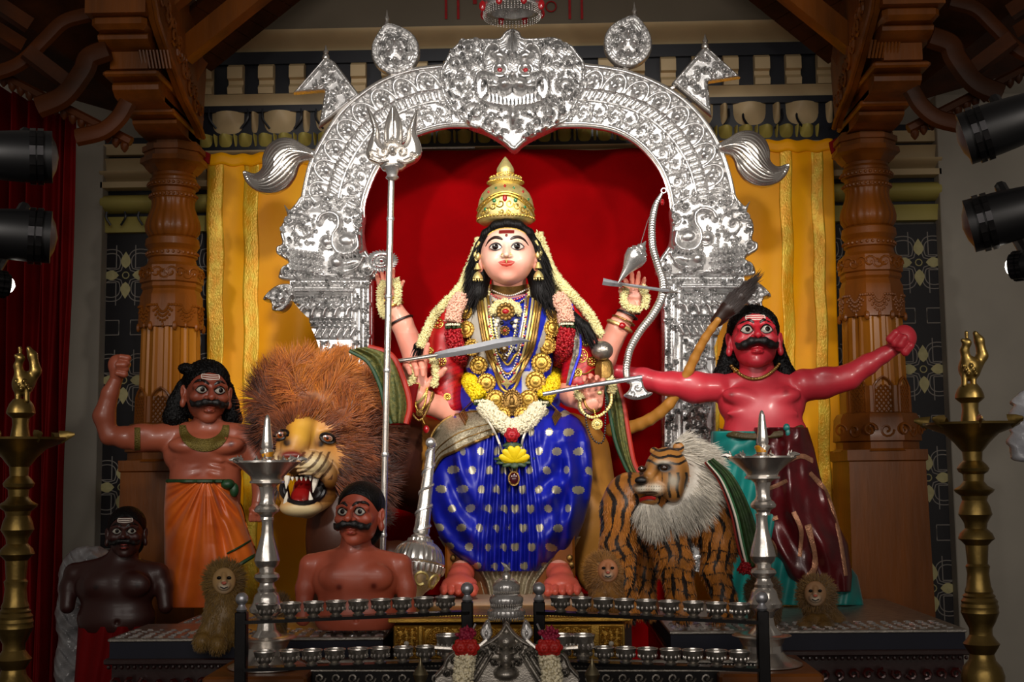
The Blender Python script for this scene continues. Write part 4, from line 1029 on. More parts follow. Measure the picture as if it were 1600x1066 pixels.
def rotm(yaw=0, pitch=0, roll=0):
    """yaw>0 turns a face to the picture's right, pitch>0 lifts the chin, roll>0 tips the head clockwise"""
    return np.array(Matrix.Rotation(math.radians(yaw), 3, 'Z') @ Matrix.Rotation(math.radians(-pitch), 3, 'X') @ Matrix.Rotation(math.radians(roll), 3, 'Y'))
class Surf:
    """lays paint patches and lines on a sculpted face, in the face's own frame"""
    def __init__(s, sc, V, Fq): s.sc = sc; s.bv = bvh_of(V, Fq); s.k = sc.u(); s.ax = Vector(sc.R0 @ np.array([0, 1., 0])) if sc.fr else None
    def at(s, x, y, lift=.5):
        o = Vector(s.sc.q((x, y, 260))); h = s.bv.ray_cast(o, s.ax)
        if h[0] is None: h = (Vector(s.sc.q((x, y, 0))),)
        return np.array(h[0]) - np.array(s.ax) * lift * s.k
    def patch(s, bd, pts, lift=.6, dome=0, rings=3, c=None):
        pts = np.asarray(pts, float); c = pts.mean(0) if c is None else np.array(c); n = len(pts); rows = []
        rows.append([s.at(x, y, -1.2) for x, y in pts])
        for i in range(rings): f = 1 - i / rings * 1.0; rows.append([s.at(*(c + (p - c) * f), lift + dome * (1 - f * f)) for p in pts])
        cen = s.at(c[0], c[1], lift + dome); V = np.concatenate([np.array(r) for r in rows] + [[cen]]); F = []
        for i in range(rings):
            for j in range(n): q = (j + 1) % n; F.append((i * n + j, i * n + q, (i + 1) * n + q, (i + 1) * n + j))
        F += [(rings * n + j, rings * n + (j + 1) % n, (rings + 1) * n) for j in range(n)]
        bd.add(V, F); return s
    def line(s, bd, pts, r, lift=.2, n=6, flat=.6, k=6):
        q = spline(pts, k); rr = np.interp(np.linspace(0, 1, len(q)), np.linspace(0, 1, len(np.atleast_1d(r))), np.atleast_1d(r)) * s.k
        bd.tube([s.at(x, y, lift) for x, y in q], rr, n, flat=flat); return s
def almond(cx, cy, w, h, side=1, n=18, drop=.15):
    p = []
    for i in range(n):
        a = 2 * math.pi * i / n; x = math.cos(a); y = math.sin(a) * (abs(math.sin(a)) ** .25)
        p.append((cx + w * x, cy + h * y * (1 - .25 * x * side) + side * x * h * drop))
    return p
def oval(cx, cy, a, b, n=16): return [(cx + a * math.cos(i * 2 * math.pi / n), cy + b * math.sin(i * 2 * math.pi / n)) for i in range(n)]
def hand(sc, wr, d, n, th, L, curls, spread=.10, r=1.0, thumb=(.6, 30, 20), k=1.5):
    """wr wrist; d finger direction; n palm facing; th towards the thumb; curls = 4 x (knuckle, middle, tip) degrees; px coordinates, y down"""
    d = unit(np.array(d, float)); n = np.array(n, float); n = unit(n - d * (n @ d)); th = np.array(th, float); th = unit(th - d * (th @ d) - n * (th @ n)); w = np.array(wr, float)
    kn = []
    for i in range(4):
        o = (1.5 - i) * .115 * L; b = w + d * L * (.50 - .02 * abs(i - 1.2)) + th * o; kn.append(b)
        sc.chain([(*(w + th * o * .55), .085 * L * r), (*(b - n * .01 * L), .062 * L * r)], k=.05 * L)
    FL = [.41, .46, .43, .34]
    for i in range(4):
        p = kn[i]; dd = unit(d + th * spread * (1.5 - i)); l = FL[i] * L; tot = 0; pts = [(*p, .055 * L * r)]
        for j, fr in enumerate((.42, .32, .26)):
            tot += curls[i][j]; a = math.radians(tot); v = dd * math.cos(a) + n * math.sin(a); p = p + v * l * fr; pts.append((*p, L * r * (.052, .047, .036)[j]))
        sc.chain(pts, k=k)
    p = w + d * .12 * L + th * .13 * L; f, a1, a2 = thumb; v = unit(d * .65 + th * f + n * .35); pts = [(*p, .075 * L * r)]
    for j, fr in enumerate((.22, .17, .13)):
        p = p + v * L * fr; pts.append((*p, L * r * (.062, .054, .043)[j])); a = math.radians((a1, a2, 0)[j]); v = unit(v * math.cos(a) + unit(n * .8 - th * .3 + d * .3) * math.sin(a))
    sc.chain(pts, k=.04 * L)

M['skin_pink'] = mat('painted_skin_pink', 'ffffff', .42, 0, .06, 12, attr=True, coat=.08)
M['eye_white'] = mat('eye_white', 'd9d0c6', .25, 0, .04, coat=.6)
M['iris'] = mat('iris_brown', '1c0805', .3, 0, .3, 40, spec=.2)
M['pupil'] = mat('pupil_black', '040303', .35, spec=.2)
M['black_paint'] = mat('black_paint', '140c0c', .4, 0, .2)
M['brow_brown'] = mat('brow_brown', '2a120c', .4, 0, .2)
M['lip'] = mat('lip_red', 'bb3a30', .35, 0, .1, coat=.1)
M['jasmine'] = mat('jasmine', 'eee3a8', .6, 0, .2, 60)
M['cream_flower'] = mat('cream_flower', 'f2e8c8', .6, 0, .18, 60)
M['pink_flower'] = mat('pink_flower', 'f4bfa6', .6, 0, .2, 60)
M['red_flower'] = mat('red_flower', 'b3091c', .5, 0, .35, 60)
M['yellow_flower'] = mat('yellow_flower', 'f5d40c', .55, 0, .15, 60)
M['leaf'] = mat('leaf_green', '27421a', .5, 0, .4, 40)
# ================================================================= the seated four-armed goddess
YG = -.18; sG = S(YG)
gd = thing('goddess_statue', 'crowned four-armed goddess statue seated in a blue saree under the silver arch', 'statue', P(795, 950, YG))
PINK = np.array(lin('f0a58e')); RED = np.array(lin('e2644f')); LIGHT = np.array(lin('fbd9c4'))
def skincol(V, x, y):
    c = np.repeat(PINK[None], len(V), 0); f = (y < 450) & (x > 745) & (x < 845)
    g = np.exp(-(((x - 793) / 36) ** 2 + ((y - 385) / 40) ** 2)); c = c + (LIGHT - c) * (g * f)[:, None]
    for cx, cy, r in ((776, 386, 9), (809, 386, 9), (793, 419, 14)): g = np.exp(-(((x - cx) / (r * 1.5)) ** 2 + ((y - cy) / (r * .8)) ** 2)) * .7 * f; c = c + (RED - c) * g[:, None]
    h = (~f) & ((y < 445) | ((x > 620) & (x < 690) & (y < 600) & (y > 520)) | ((x > 895) & (y > 565) & (y < 608) & (x < 960)))
    return c + (RED * 1.05 - c) * (h * .2)[:, None]
FR = (P(793.5, 401, YG - .14), rotm(-1.5, 1.5, 0), S(YG - .14))
hs = Sc(YG, 1.0, FR)
hs.ell((0, 6, -18), (44, 46, 42), k=6).ell((0, 2, 0), (42, 42, 36), k=8).ell((0, -22, 2), (31, 21, 31), k=9).ell((20, -11, 15), (14, 13, 13), k=10).ell((-20, -11, 15), (14, 13, 13), k=10)
hs.ell((0, -36, 20), (12, 8, 11), k=8).ell((0, 22, 14), (32, 20, 20), k=8)
hs.chain([(0, 11, 33, 3.2), (0, 0, 37, 3.6), (0, -5, 42, 4.5)], k=5).ell((5, -7, 36), (4, 3.2, 4.5), k=3).ell((-5, -7, 36), (4, 3.2, 4.5), k=3)
for s_ in (1, -1):
    hs.ell((s_ * 17, 9, 40), (11, 6, 5), k=4, op=-1).ell((s_ * 17, 8.5, 27), (11, 7, 8), k=2); hs.ell((s_ * 2.8, -9.5, 44), (1.8, 1.3, 2), k=1.5, op=-1)
    hs.ell((s_ * 45, -2, -10), (5, 13, 8), rot=(s_ * 8, 0, 0), k=3).ell((s_ * 45, -17, -9), (5, 8, 5), k=3)
    pass
hs.ell((0, -15, 29.5), (14, 4, 6), k=6).ell((0, -20, 29.5), (10, 3.4, 6), k=5).ell((0, -17, 37.5), (13, .6, 2), k=1.5, op=-1)
V0, F0 = hs.raw(); V0 = smoothn(V0, F0, 1); fs = Surf(hs, V0, F0)
# neck, shoulders, four arms, hands
bs = Sc(YG, 2.0)
bs.chain([(795, 430, 20, 27), (795, 462, 5, 28)], k=8).ell((795, 530, -14), (68, 72, 36), k=10).ell((795, 480, -12), (88, 22, 34), k=10).ell((797, 640, 0), (66, 38, 40), k=14)
bs.chain([(712, 500, 0, 26), (697, 575, 5, 24), (700, 640, 20, 20), (668, 630, 48, 16), (652, 614, 55, 13.5)], k=6)
bs.chain([(882, 500, 0, 26), (905, 560, 0, 23), (893, 615, 18, 20), (920, 632, 52, 14), (927, 628, 58, 12)], k=6)
bs.chain([(690, 540, -35, 24), (652, 562, -38, 21), (628, 505, -30, 17), (608, 466, -22, 11.5)], k=6)
bs.chain([(900, 540, -35, 24), (942, 560, -38, 21), (966, 512, -30, 17), (986, 478, -20, 12)], k=6)
V1, F1 = bs.raw()
hsc = Sc(YG, 1.15)
cr = lambda *a: list(a)
hand(hsc, (606, 470, -22), (-.12, -1, .05), (.1, .1, 1), (1, 0, 0), 60, [(12, 22, 20), (8, 18, 18), (10, 20, 20), (15, 25, 25)], .12, 1.05, thumb=(.7, 10, 10))
hand(hsc, (650, 618, 56), (-.06, -1, .12), (.35, .0, 1), (1, .1, -.3), 92, [(8, 10, 8), (60, 75, 40), (55, 80, 45), (50, 70, 45)], .10, 1.0, thumb=(.85, 5, 25))
hand(hsc, (988, 482, -18), (.10, -1, .05), (-.1, .1, 1), (-1, 0, 0), 66, [(35, 40, 25), (12, 22, 18), (8, 16, 16), (10, 20, 20)], .13, 1.05, thumb=(.5, 35, 30))
hand(hsc, (929, 632, 58), (.0, -1, .25), (-.1, .1, 1), (-1, 0, .2), 70, [(30, 45, 30), (28, 42, 28), (30, 42, 28), (34, 48, 30)], .13, 1.0, thumb=(.5, 40, 30))
V2, F2 = hsc.raw()
# feet
ft = Sc(YG - .30, 1.4)
for cx, sg in ((718, 1), (877, -1)):
    ft.chain([(cx + 4 * sg, 895, -50, 20), (cx, 905, -20, 18), (cx, 915, 5, 17)], k=8); ft.ell((cx, 912, 4), (27, 13, 24), k=6)
    for i in range(5):
        tx = cx + sg * (21 - i * 11.5); ft.chain([(tx * .9 + cx * .1, 917, 12, 7), (tx, 921, 30 - abs(i - 1) * 3, 6.2 + (2 if i == 0 else 0)), (tx, 925, 38 - abs(i - 1) * 4, 5.2 + (2 if i == 0 else 0))], k=2)
V3, F3 = ft.raw()
V, Fq = merge([(V0, F0), (V1, F1), (V2, F2), (V3, F3)])
cc = skincol(V, *unP(V)); yy = unP(V)[1]; ftm = (yy > 880); cc[ftm] = RED * .95
mesh('body', V, Fq, 'skin_pink', gd, col=cc)
bvB = bvh_of(*merge([(V1, F1), (V2, F2)]))

# painted face
bd = B(); ir = B(); pu = B(); lid = B(); br = B(); cl = B()
for s_ in (1, -1):
    cx = s_ * 17
    fs.patch(bd, almond(cx, 8.6, 10.4, 4.4, s_), .5, 1.0); fs.patch(ir, oval(cx - .5, 9.0, 5.0, 4.5), 1.5, .5); fs.patch(pu, oval(cx - .5, 9.2, 2.2, 2.3), 2.2, .3); fs.patch(cl, oval(cx - 2, 11.2, .9, .9, 8), 2.6, .2, 1)
    fs.line(lid, [(cx - 10.2, 7.5), (cx - 6, 12.4), (cx, 14.6), (cx + 6, 12.6), (cx + 10.4, 8.8)] if s_ > 0 else [(cx - 10.4, 8.8), (cx - 6, 12.6), (cx, 14.6), (cx + 6, 12.4), (cx + 10.2, 7.5)], [.8, 1.6, 1.7, 1.5, .7], .8)
    fs.line(lid, [(cx - 10, 7.6), (cx - 5, 4.6), (cx, 3.6), (cx + 5, 4.5), (cx + 10, 7.8)], [.4, .7, .8, .7, .4], .8)
    fs.line(br, [(s_ * 6, 20), (s_ * 12, 23.5), (s_ * 20, 24.5), (s_ * 28, 20.5), (s_ * 34, 13)], [1.3, 2.5, 2.5, 1.9, .6], .5)
bd.each('eye', M['eye_white'], gd); ir.each('iris', M['iris'], gd); pu.each('pupil', M['pupil'], gd); cl.each('eye_glint', M['white'], gd)
lid.each('eyelid_line', M['black_paint'], gd); br.each('eyebrow', M['brow_brown'], gd)
bd = B(); fs.patch(bd, [(-13.5, -15), (-8, -13.6), (-3, -12.8), (0, -13.6), (3, -12.8), (8, -13.6), (13.5, -15), (12, -16.6), (0, -17.6), (-12, -16.6)], .7, .3); fs.patch(bd, [(-12, -17), (-5, -18), (0, -18.2), (5, -18), (12, -17), (7, -21.5), (0, -23), (-7, -21.5)], .7, .6); bd.build('lips', M['lip'], gd)
bd = B(); fs.patch(bd, [(-12, 30.5), (-6, 30.3), (0, 30.2), (6, 30.3), (12, 30.5), (12.2, 33.5), (12, 36.5), (6, 36.6), (0, 36.7), (-6, 36.6), (-12, 36.5), (-12.2, 33.5)], .6); fs.patch(bd, oval(0, 27, 2.2, 2.4, 10), .8, .6); bd.build('tilak', mat('tilak_red', '7a1412', .5), gd)
bd = B()
for s_ in (-1, 1):
    bd.ball(fs.at(s_ * 6.5, -4, 1.2), .0045, 8, 6); bd.tube([fs.at(s_ * 6.5, -4, 1), fs.at(s_ * 8, -7, 1.2), fs.at(s_ * 5, -9, 2)], .0012, 5)
bd.tube([fs.at(2 * math.cos(a), -12 + 3 * math.sin(a), 3) for a in np.arange(12) * math.pi / 6], .0011, 5, closed=True); bd.ball(fs.at(0, -16.5, 3), .003, 6, 5); bd.ball(fs.at(0, -14, 3.4), .003, 6, 5)
bd.build('nose_jewel', M['gold_pale'], gd)
for s_ in (-1, 1):
    e = hs.q((s_ * 48, -14, -4)); bd = B(); bd.ball(e + np.array([0, -.01, .04]), (.012, .008, .016), 10, 8); bd.lathe([(.004, .02), (.010, .01), (.013, -.002), (.016, -.004), (.006, .022)], e + np.array([0, -.012, -.012]), 12); bd.lathe([(.003, .022), (.012, .014), (.02, .0), (.021, -.008), (.017, -.008), (.003, .01)], e + np.array([0, -.012, -.045]), 16)
    for k in range(9): a = k * math.pi / 4.5; bd.ball(e + np.array([.018 * math.cos(a), -.012 + .018 * math.sin(a), -.058]), .004, 6, 4)
    bd.build('earring', M['gold_pale'], gd)
    bd = B(); bd.tube([hs.q((s_ * x, y, z)) for x, y, z in ((44, 24, 6), (50, 14, 2), (52, 2, -2), (50, -6, -2))], .006, 6); bd.ball(hs.q((s_ * 52, 4, 2)), (.008, .008, .014), 8, 6); bd.build('ear_chain', M['gold_pale'], gd)
# hairline chain of tiny gold beads
bd = B()
for i in range(46):
    a = math.pi * (.12 + .76 * i / 45); 
    for q in (0, 2.6): bd.ball(fs.at(39 * math.cos(a), 17 + (24 + q) * math.sin(a), .8), .0034, 5, 4)
bd.build('hairline_beads', M['gold'], gd, kind='stuff')
# hair
hr = Sc(YG, 1.6, FR)
hr.ell((0, 10, -26), (50, 46, 38), k=6)
for s_ in (-1, 1):
    hr.chain([(0, 50, 16, 7), (s_ * 18, 47, 14, 7), (s_ * 34, 36, 6, 7), (s_ * 44, 18, -4, 8), (s_ * 48, -6, -16, 12)], k=5)
    hr.chain([(s_ * 46, 0, -22, 16), (s_ * 48, -30, -24, 17), (s_ * 52, -55, -26, 17), (s_ * 62, -68, -26, 14)], k=6)
hr.chain([(58, -66, -26, 12), (92, -86, -24, 9), (120, -112, -18, 8), (132, -128, -16, 6)], k=5); hr.chain([(-60, -66, -26, 12), (-80, -80, -40, 10), (-120, -110, -50, 8), (-150, -135, -50, 7)], k=5)
V, Fq = hr.raw(); mesh('hair', V, Fq, 'hair', gd)
def comb(p, nr): c = np.zeros_like(p); c[:, 2] = -1; c[:, 0] = np.sign(p[:, 0] - hs.O[0]) * .35; return c
M['hair_strand'] = mat('hair_strand', 'ffffff', .45, 0, .1, attr=True, spec=.2)
fur('hair_strand', V, Fq, 2600, .07, .0022, comb, 'hair_strand', gd, lambda p, x, y: np.repeat([[.007, .005, .005]], len(p), 0), spread=.12, lay=.93, keep=lambda p, nr, x, y: (abs(x - 793) > 43) & (y > 350))

# crown
cw = thing('crown', 'tall gold crown set with red and green stones on the goddess\'s head', 'crown', P(790, 352, YG - .1))
cA = P(790.5, 350, YG - .09); s = S(YG - .09); zc = lambda y: P(790.5, y - 5, YG - .09)[2]
bd = B(); R = rotm(0, 0, 0)
def cfl(a, z, i): return 1 + .006 * np.cos(a * 30)
bd.lathe([(41 * s, zc(354)), (44.5 * s, zc(350)), (45 * s, zc(342)), (44.5 * s, zc(330)), (42 * s, zc(318)), (38 * s, zc(309)), (31 * s, zc(301)), (24 * s, zc(297)), (22 * s, zc(295)), (27 * s, zc(293)), (27.5 * s, zc(289)), (25 * s, zc(286)), (24 * s, zc(283)), (17 * s, zc(281)), (13 * s, zc(279)), (13 * s, zc(276)), (14 * s, zc(272)), (13 * s, zc(268)), (9.5 * s, zc(262)), (4 * s, zc(254)), (.8 * s, zc(250))], (cA[0], cA[1], 0), 72, fl=cfl)
bd.build('crown_shell', M['gold_pale'], cw, auto=50)
def oncrown(a, y, r): return np.array([cA[0] + r * s * math.sin(a), cA[1] - r * s * math.cos(a), zc(y)])
bd = B()
for k in range(48):
    a = 2 * math.pi * k / 48; bd.ball(oncrown(a, 291, 28), .0055, 6, 5)
    if k % 2 == 0: bd.ball(oncrown(a, 283.5, 24.5), .005, 6, 5); bd.ball(oncrown(a, 277, 13.5), .0035, 5, 4)
    bd.ball(oncrown(a, 349, 45), .0055, 6, 5)
for sg in (-1, 1):
    bd.tube([oncrown(sg * a, 322 - 26 * (.5 * (1 + math.cos(min(a * 2.0, math.pi)))) + 22, 45.2 - .0 * a) for a in np.linspace(0, 1.5, 14)], .005, 6)
    bd.tube([oncrown(sg * a, 330 - 20 * (.5 * (1 + math.cos(min(a * 2.0, math.pi)))) + 4, 43 + 1.6 * a) for a in np.linspace(0, 1.5, 14)], .004, 6)
    for k, (a, y, r_) in enumerate(((.16, 332, 7), (.42, 335, 6), (.66, 340, 6), (.9, 343, 5), (.25, 318, 5), (.55, 322, 5), (.85, 328, 5), (.12, 344, 4), (1.1, 335, 5))):
        pts = [oncrown(sg * (a + (r_ / 45) * (1 - .75 * q) * math.cos(7 * q)), y + r_ * (1 - .75 * q) * math.sin(7 * q), 45.2 - max(0, 326 - y) * .22) for q in np.linspace(0, 1, 12)]
        bd.tube(pts, .0028, 5)
bd.build('filigree', M['gold'], cw)
for (x, y, w, h, mm) in ((0, 324, 3.6, 6, 'ruby'), (-.38, 327, 3.2, 3.4, 'emerald'), (.38, 327, 3.2, 3.4, 'emerald'), (-.75, 338, 2.8, 2.8, 'emerald'), (.75, 336, 2.4, 2.4, 'emerald'), (0, 303, 2, 3, 'ruby'), (-.4, 306, 1.8, 2.4, 'emerald'), (.4, 306, 1.8, 2.4, 'emerald'), (-.72, 311, 2, 2.6, 'ruby'), (.8, 311, 2, 2.4, 'ruby'), (1.0, 322, 1.8, 2.2, 'emerald'), (-1.0, 320, 1.8, 2.2, 'emerald')):
    rr = float(np.interp(y, [301, 309, 318, 330, 342], [31, 38, 42, 44.5, 45])) + .4; B().ball(oncrown(x, y, rr), (w * s, 2.4 * s, h * s), 10, 6).build('gem', M[mm], cw)

# ---- clothes: torso, sleeves
ts = Sc(YG, 1.8)
ts.ell((795, 505, 4), (79, 46, 52), k=12).ell((797, 612, 12), (78, 40, 50), k=14).ell((795, 560, 4), (70, 60, 46), k=14).ell((795, 480, -2), (84, 24, 40), k=10).ell((797, 630, 14), (76, 40, 58), k=16).ell((765, 530, 34), (28, 26, 24), k=12).ell((826, 530, 34), (28, 26, 24), k=12)
ts.ell((795, 440, 34), (34, 26, 60), k=6, op=-1)
VT, FT = ts.raw(); bT = bvh_of(VT, FT)
BLUE = np.array(lin('1026b4')); SIL = np.array(lin('b9b3a6')); DB = np.array(lin('0a1a70'))
def tcol(V, x, y):
    c = np.repeat(BLUE[None], len(V), 0); m = (x > 722) & (x < 790 - (y - 470) * .15) & (y < 575); c[m] = SIL; m2 = (x > 862 - (y - 470) * .3) & (x < 872 - (y - 470) * .3) & (y < 600); c[m2] = SIL; m3 = (x > 815) & (y > 580) & (x < 850) & (y < 615); c[m3] = SIL
    return c
M['silk'] = mat('blue_silk', 'ffffff', .36, 0, .12, 8, attr=True, bump=.04, bscale=300, sheen=.1)
mesh('saree_bodice', VT, FT, 'silk', gd, col=tcol(VT, *unP(VT)))
sl = Sc(YG, 1.8)
sl2 = Sc(YG, 1.8); sl.chain([(716, 492, 2, 31), (700, 530, 6, 31), (694, 575, 8, 30), (697, 612, 14, 26), (700, 634, 20, 23)], k=6); sl2.chain([(878, 492, 2, 31), (896, 530, 6, 31), (908, 570, 4, 28), (900, 600, 12, 26)], k=6)
def slc(V, x, y):
    c = np.repeat(np.array(lin('b30a14'))[None], len(V), 0); w = np.sin(y * .9 + x * .4) > .8; c[w & (y > 560)] = np.array(lin('8a0710')); return c
M['red_silk'] = mat('red_silk', 'ffffff', .4, 0, .15, 10, attr=True)
for q in (sl, sl2): VS, FS = q.raw(); mesh('blouse_sleeve', VS, FS, 'red_silk', gd, col=slc(VS, *unP(VS)))
VS, FS = merge([sl.raw(), (VS, FS)])
bS = bvh_of(*merge([(VS, FS), (VT, FT)]))
bd = B()     # gold woven motifs on the sleeves
def rosette(bd, bv, x, y, r, lift=.004, petals=8, m=None):
    c = onto(bv, x, y, lift); s_ = S(c[1]); bd.ball(c, (r * .35 * s_, .004, r * .35 * s_), 8, 5)
    bd.tube([onto(bv, x + r * math.cos(a), y + r * math.sin(a), lift) for a in np.arange(14) * math.pi / 7], .0022, 5, closed=True)
    for k in range(petals): a = k * 2 * math.pi / petals; bd.ball(onto(bv, x + r * .68 * math.cos(a), y + r * .68 * math.sin(a), lift), .0042, 6, 4)
for x, y, r in ((684, 505, 8), (703, 500, 5), (690, 565, 7), (672, 548, 5), (712, 548, 7), (680, 590, 6), (908, 556, 10), (915, 535, 6), (925, 565, 7), (903, 582, 6), (896, 530, 5), (699, 620, 5)): rosette(bd, bS, x, y, r)
bd.tube([onto(bS, 889 + i * 3.4, 592 - i * 1.2 + math.sin(i) * 1.5, .003) for i in range(14)], .003, 5); bd.build('sleeve_embroidery', M['gold'], gd, kind='stuff')
# pallu band over the far shoulder
G = []
for i in range(20):
    v = i / 19; row = []
    for j in range(9):
        u_ = j / 8; x = lerp(lerp(872, 905, min(1, v * 1.6)), lerp(872, 884, v), max(0, v * 1.6 - .6)) + u_ * 20 * (1 - v * .7) + 0; y = 474 + v * 128; row.append(onto(bS, x, y, .010 + .004 * math.sin(u_ * 9)))
    G.append(row)
B().grid(np.array(G)).build('saree_pallu', mat('silver_brocade', 'b6b0a4', .4, .5, .4, 70, .3, 260, dark='6f695e'), gd)
bd = B(); bd.tube([g[8] + np.array([0, -.003, 0]) for g in G], .005, 6, flat=.6); bd.build('saree_edge', mat('blue_edge', '2a2ee0', .4), gd)

# ---- skirt
YK = YG - .02
ys_ = [628, 640, 655, 672, 690, 715, 745, 780, 815, 842, 862, 878, 893]
xl = [738, 722, 700, 683, 673, 668, 667, 669, 677, 688, 702, 722, 742]; xr = [862, 884, 905, 916, 922, 925, 926, 922, 913, 902, 888, 868, 846]
dk = [30, 62, 88, 106, 114, 117, 117, 115, 112, 108, 104, 102, 100]
def skirt(nu=300, nv=260):
    u, v = np.meshgrid(np.linspace(0, 1, nu), np.linspace(0, 1, nv)); y = 628 + v * 265
    L = np.interp(y, ys_, xl); Rr = np.interp(y, ys_, xr); x = L + (Rr - L) * u; D = np.interp(y, ys_, dk)
    e = np.clip(1 - (2 * u - 1) ** 2, 0, 1) ** .42; d = D * (.05 + .95 * e)
    yk = np.clip((y - 690) / 150, 0, 1)
    d -= 30 * np.exp(-((x - 797) / 30) ** 2) * np.clip((y - 650) / 40, 0, 1) * (1 - .35 * yk)      # hollow between the knees
    wc = np.exp(-(np.abs(x - 797) / (36 + 12 * yk)) ** 4)
    wl = 1 / (1 + np.exp((x - 752) / 5)); wr = 1 / (1 + np.exp(-(x - 842) / 6))
    top = np.clip((y - 648) / 30, 0, 1)
    pl = np.sin((x - 797) / (8.2 + 3.5 * yk) * 2 * math.pi / 1.15 + .6 * np.sin(y / 45)) ; pl = np.sign(pl) * np.abs(pl) ** .7
    d += wc * top * 8 * pl
    rr = np.hypot(x - 778, (y - 672) * .72); an = np.arctan2(y - 672, x - 778)
    d += wl * top * (10 * np.sin(rr / 5.6 + 1.6 * np.sin(an * 3)) * (.55 + .45 * np.sin(an * 5 + rr / 30)) + 7 * np.sin(rr / 12 + 2))
    rq = np.hypot(x - 815, (y - 668) * .7)
    d += wr * top * (9 * np.sin(x / 5.2 + .9 * np.sin(y / 33)) * np.clip((x - 850) / 25, 0, 1) + 9 * np.sin(rq / 6.5 + 1.2 * np.sin(y / 40)) * np.clip((905 - x) / 30, 0, 1))
    d += 1.5 * np.sin(x / 7 + y / 9) * np.sin(y / 13) * top
    return x, y, d
x, y, d = skirt(); W = Pa(x, y, YK - d * sG)
Bk = W.copy(); Bk[..., 1] = np.maximum(YK + .02, W[..., 1] + .02)
bd = B(); bd.grid(W); n = W.shape[0] * W.shape[1]; Fg = np.array(bd.f); nv_, nu_ = x.shape; e = []
for j in range(nu_ - 1): e.append((j + 1, j, j + n, j + 1 + n)); k = (nv_ - 1) * nu_ + j; e.append((k, k + 1, k + 1 + n, k + n))
for i in range(nv_ - 1): k = i * nu_; e.append((k, k + nu_, k + nu_ + n, k + n)); k += nu_ - 1; e.append((k + nu_, k, k + n, k + nu_ + n))
VK = np.concatenate([W.reshape(-1, 3), Bk.reshape(-1, 3)]); FK = np.concatenate([Fg, Fg[:, ::-1] + n, np.array(e)])
gy, gx = np.gradient(d); uu = (x + .35 * d * np.sign(x - 797) * .6) / 27.0; vv = (y + gx * .5) / 30.0
uv = np.stack([uu.ravel(), vv.ravel()], 1); uv = np.concatenate([uv, uv])
def dotted(name, base, dotc, r=.24):
    m = mat(name, base, .42, 0, .18, 8, .04, 300); nt = m.node_tree; N = nt.nodes; Lk = nt.links; b = N['Principled BSDF']
    uvn = N.new('ShaderNodeUVMap'); uvn.uv_map = 'UVMap'; sep = N.new('ShaderNodeSeparateXYZ'); Lk.new(uvn.outputs[0], sep.inputs[0])
    def mth(op, a, b_=None, c=None):
        q = N.new('ShaderNodeMath'); q.operation = op
        for i, w in enumerate((a, b_, c)):
            if w is None: continue
            if isinstance(w, (int, float)): q.inputs[i].default_value = w
            else: Lk.new(w, q.inputs[i])
        return q.outputs[0]
    row = mth('FLOOR', sep.outputs[1]); sh = mth('MULTIPLY', mth('MODULO', row, 2.0), .5)
    fx_ = mth('SUBTRACT', mth('FRACT', mth('ADD', sep.outputs[0], sh)), .5); fy = mth('SUBTRACT', mth('FRACT', sep.outputs[1]), .5)
    ang = mth('ARCTAN2', fy, fx_); wob = mth('MULTIPLY', mth('SINE', mth('MULTIPLY', ang, 11.0)), .018)
    dist = mth('ADD', mth('SQRT', mth('ADD', mth('MULTIPLY', fx_, fx_), mth('MULTIPLY', fy, fy))), wob); mask = mth('LESS_THAN', dist, r)
    mx = N.new('ShaderNodeMix'); mx.data_type = 'RGBA'; old = b.inputs['Base Color'].links[0].from_socket; Lk.new(mask, mx.inputs[0]); Lk.new(old, mx.inputs[6]); mx.inputs[7].default_value = lin(dotc) + (1,)
    Lk.new(mx.outputs[2], b.inputs['Base Color']); Lk.new(mth('MULTIPLY', mask, .55), b.inputs['Metallic']); return m
mesh('saree_skirt', VK, FK, dotted('dotted_silk', '0a18a0', 'b5ae98', .21), gd, uv=uv)
bK = bvh_of(VK, FK)
# brocade border wrapped over the near thigh
top = spline([(668, 712), (671, 690), (682, 668), (702, 652), (728, 645), (754, 643), (776, 648)], 8); bot = spline([(674, 742), (690, 716), (710, 706), (730, 696), (752, 687), (772, 678), (786, 668)], 8)
G = [[onto(bK, *(a * (1 - q) + b * q), .012 + .003 * math.sin(q * 14 + i * .1), YG - .1) for q in np.linspace(0, 1, 10)] for i, (a, b) in enumerate(zip(top, bot))]
G = np.array(G); M['brocade'] = mat('brocade_border', 'c4bba2', .36, .6, .3, 140, .5, 220, dark='8a8068')
B().grid(G).build('brocade_border', M['brocade'], gd)
bd = B(); bd.tube([g[-1] for g in G], .006, 6); bd.tube([g[5] + np.array([0, -.003, 0]) for g in G], .0025, 5); bd.tube([g[7] + np.array([0, -.003, 0]) for g in G], .0025, 5); bd.tube([g[0] for g in G], .005, 6); bd.build('border_piping', M['gold_old'], gd)
# lower hem of silver brocade, hanging behind and below
def hem(u, v):
    y = 838 + v * 116; xa = np.interp(y, [838, 872, 905, 940, 954], [684, 706, 738, 752, 750]); xb = np.interp(y, [838, 872, 905, 940, 954], [908, 890, 856, 842, 842]); return xa + (xb - xa) * u, y
o = cloth('saree_hem', hem, YG, M['brocade'], lambda u, v: (78 * sG) * (1 - (2 * u - 1) ** 2) ** .4 + .012 * np.sin(u * 62) * (.4 + v) - .01, gd, nu=160, nv=40)
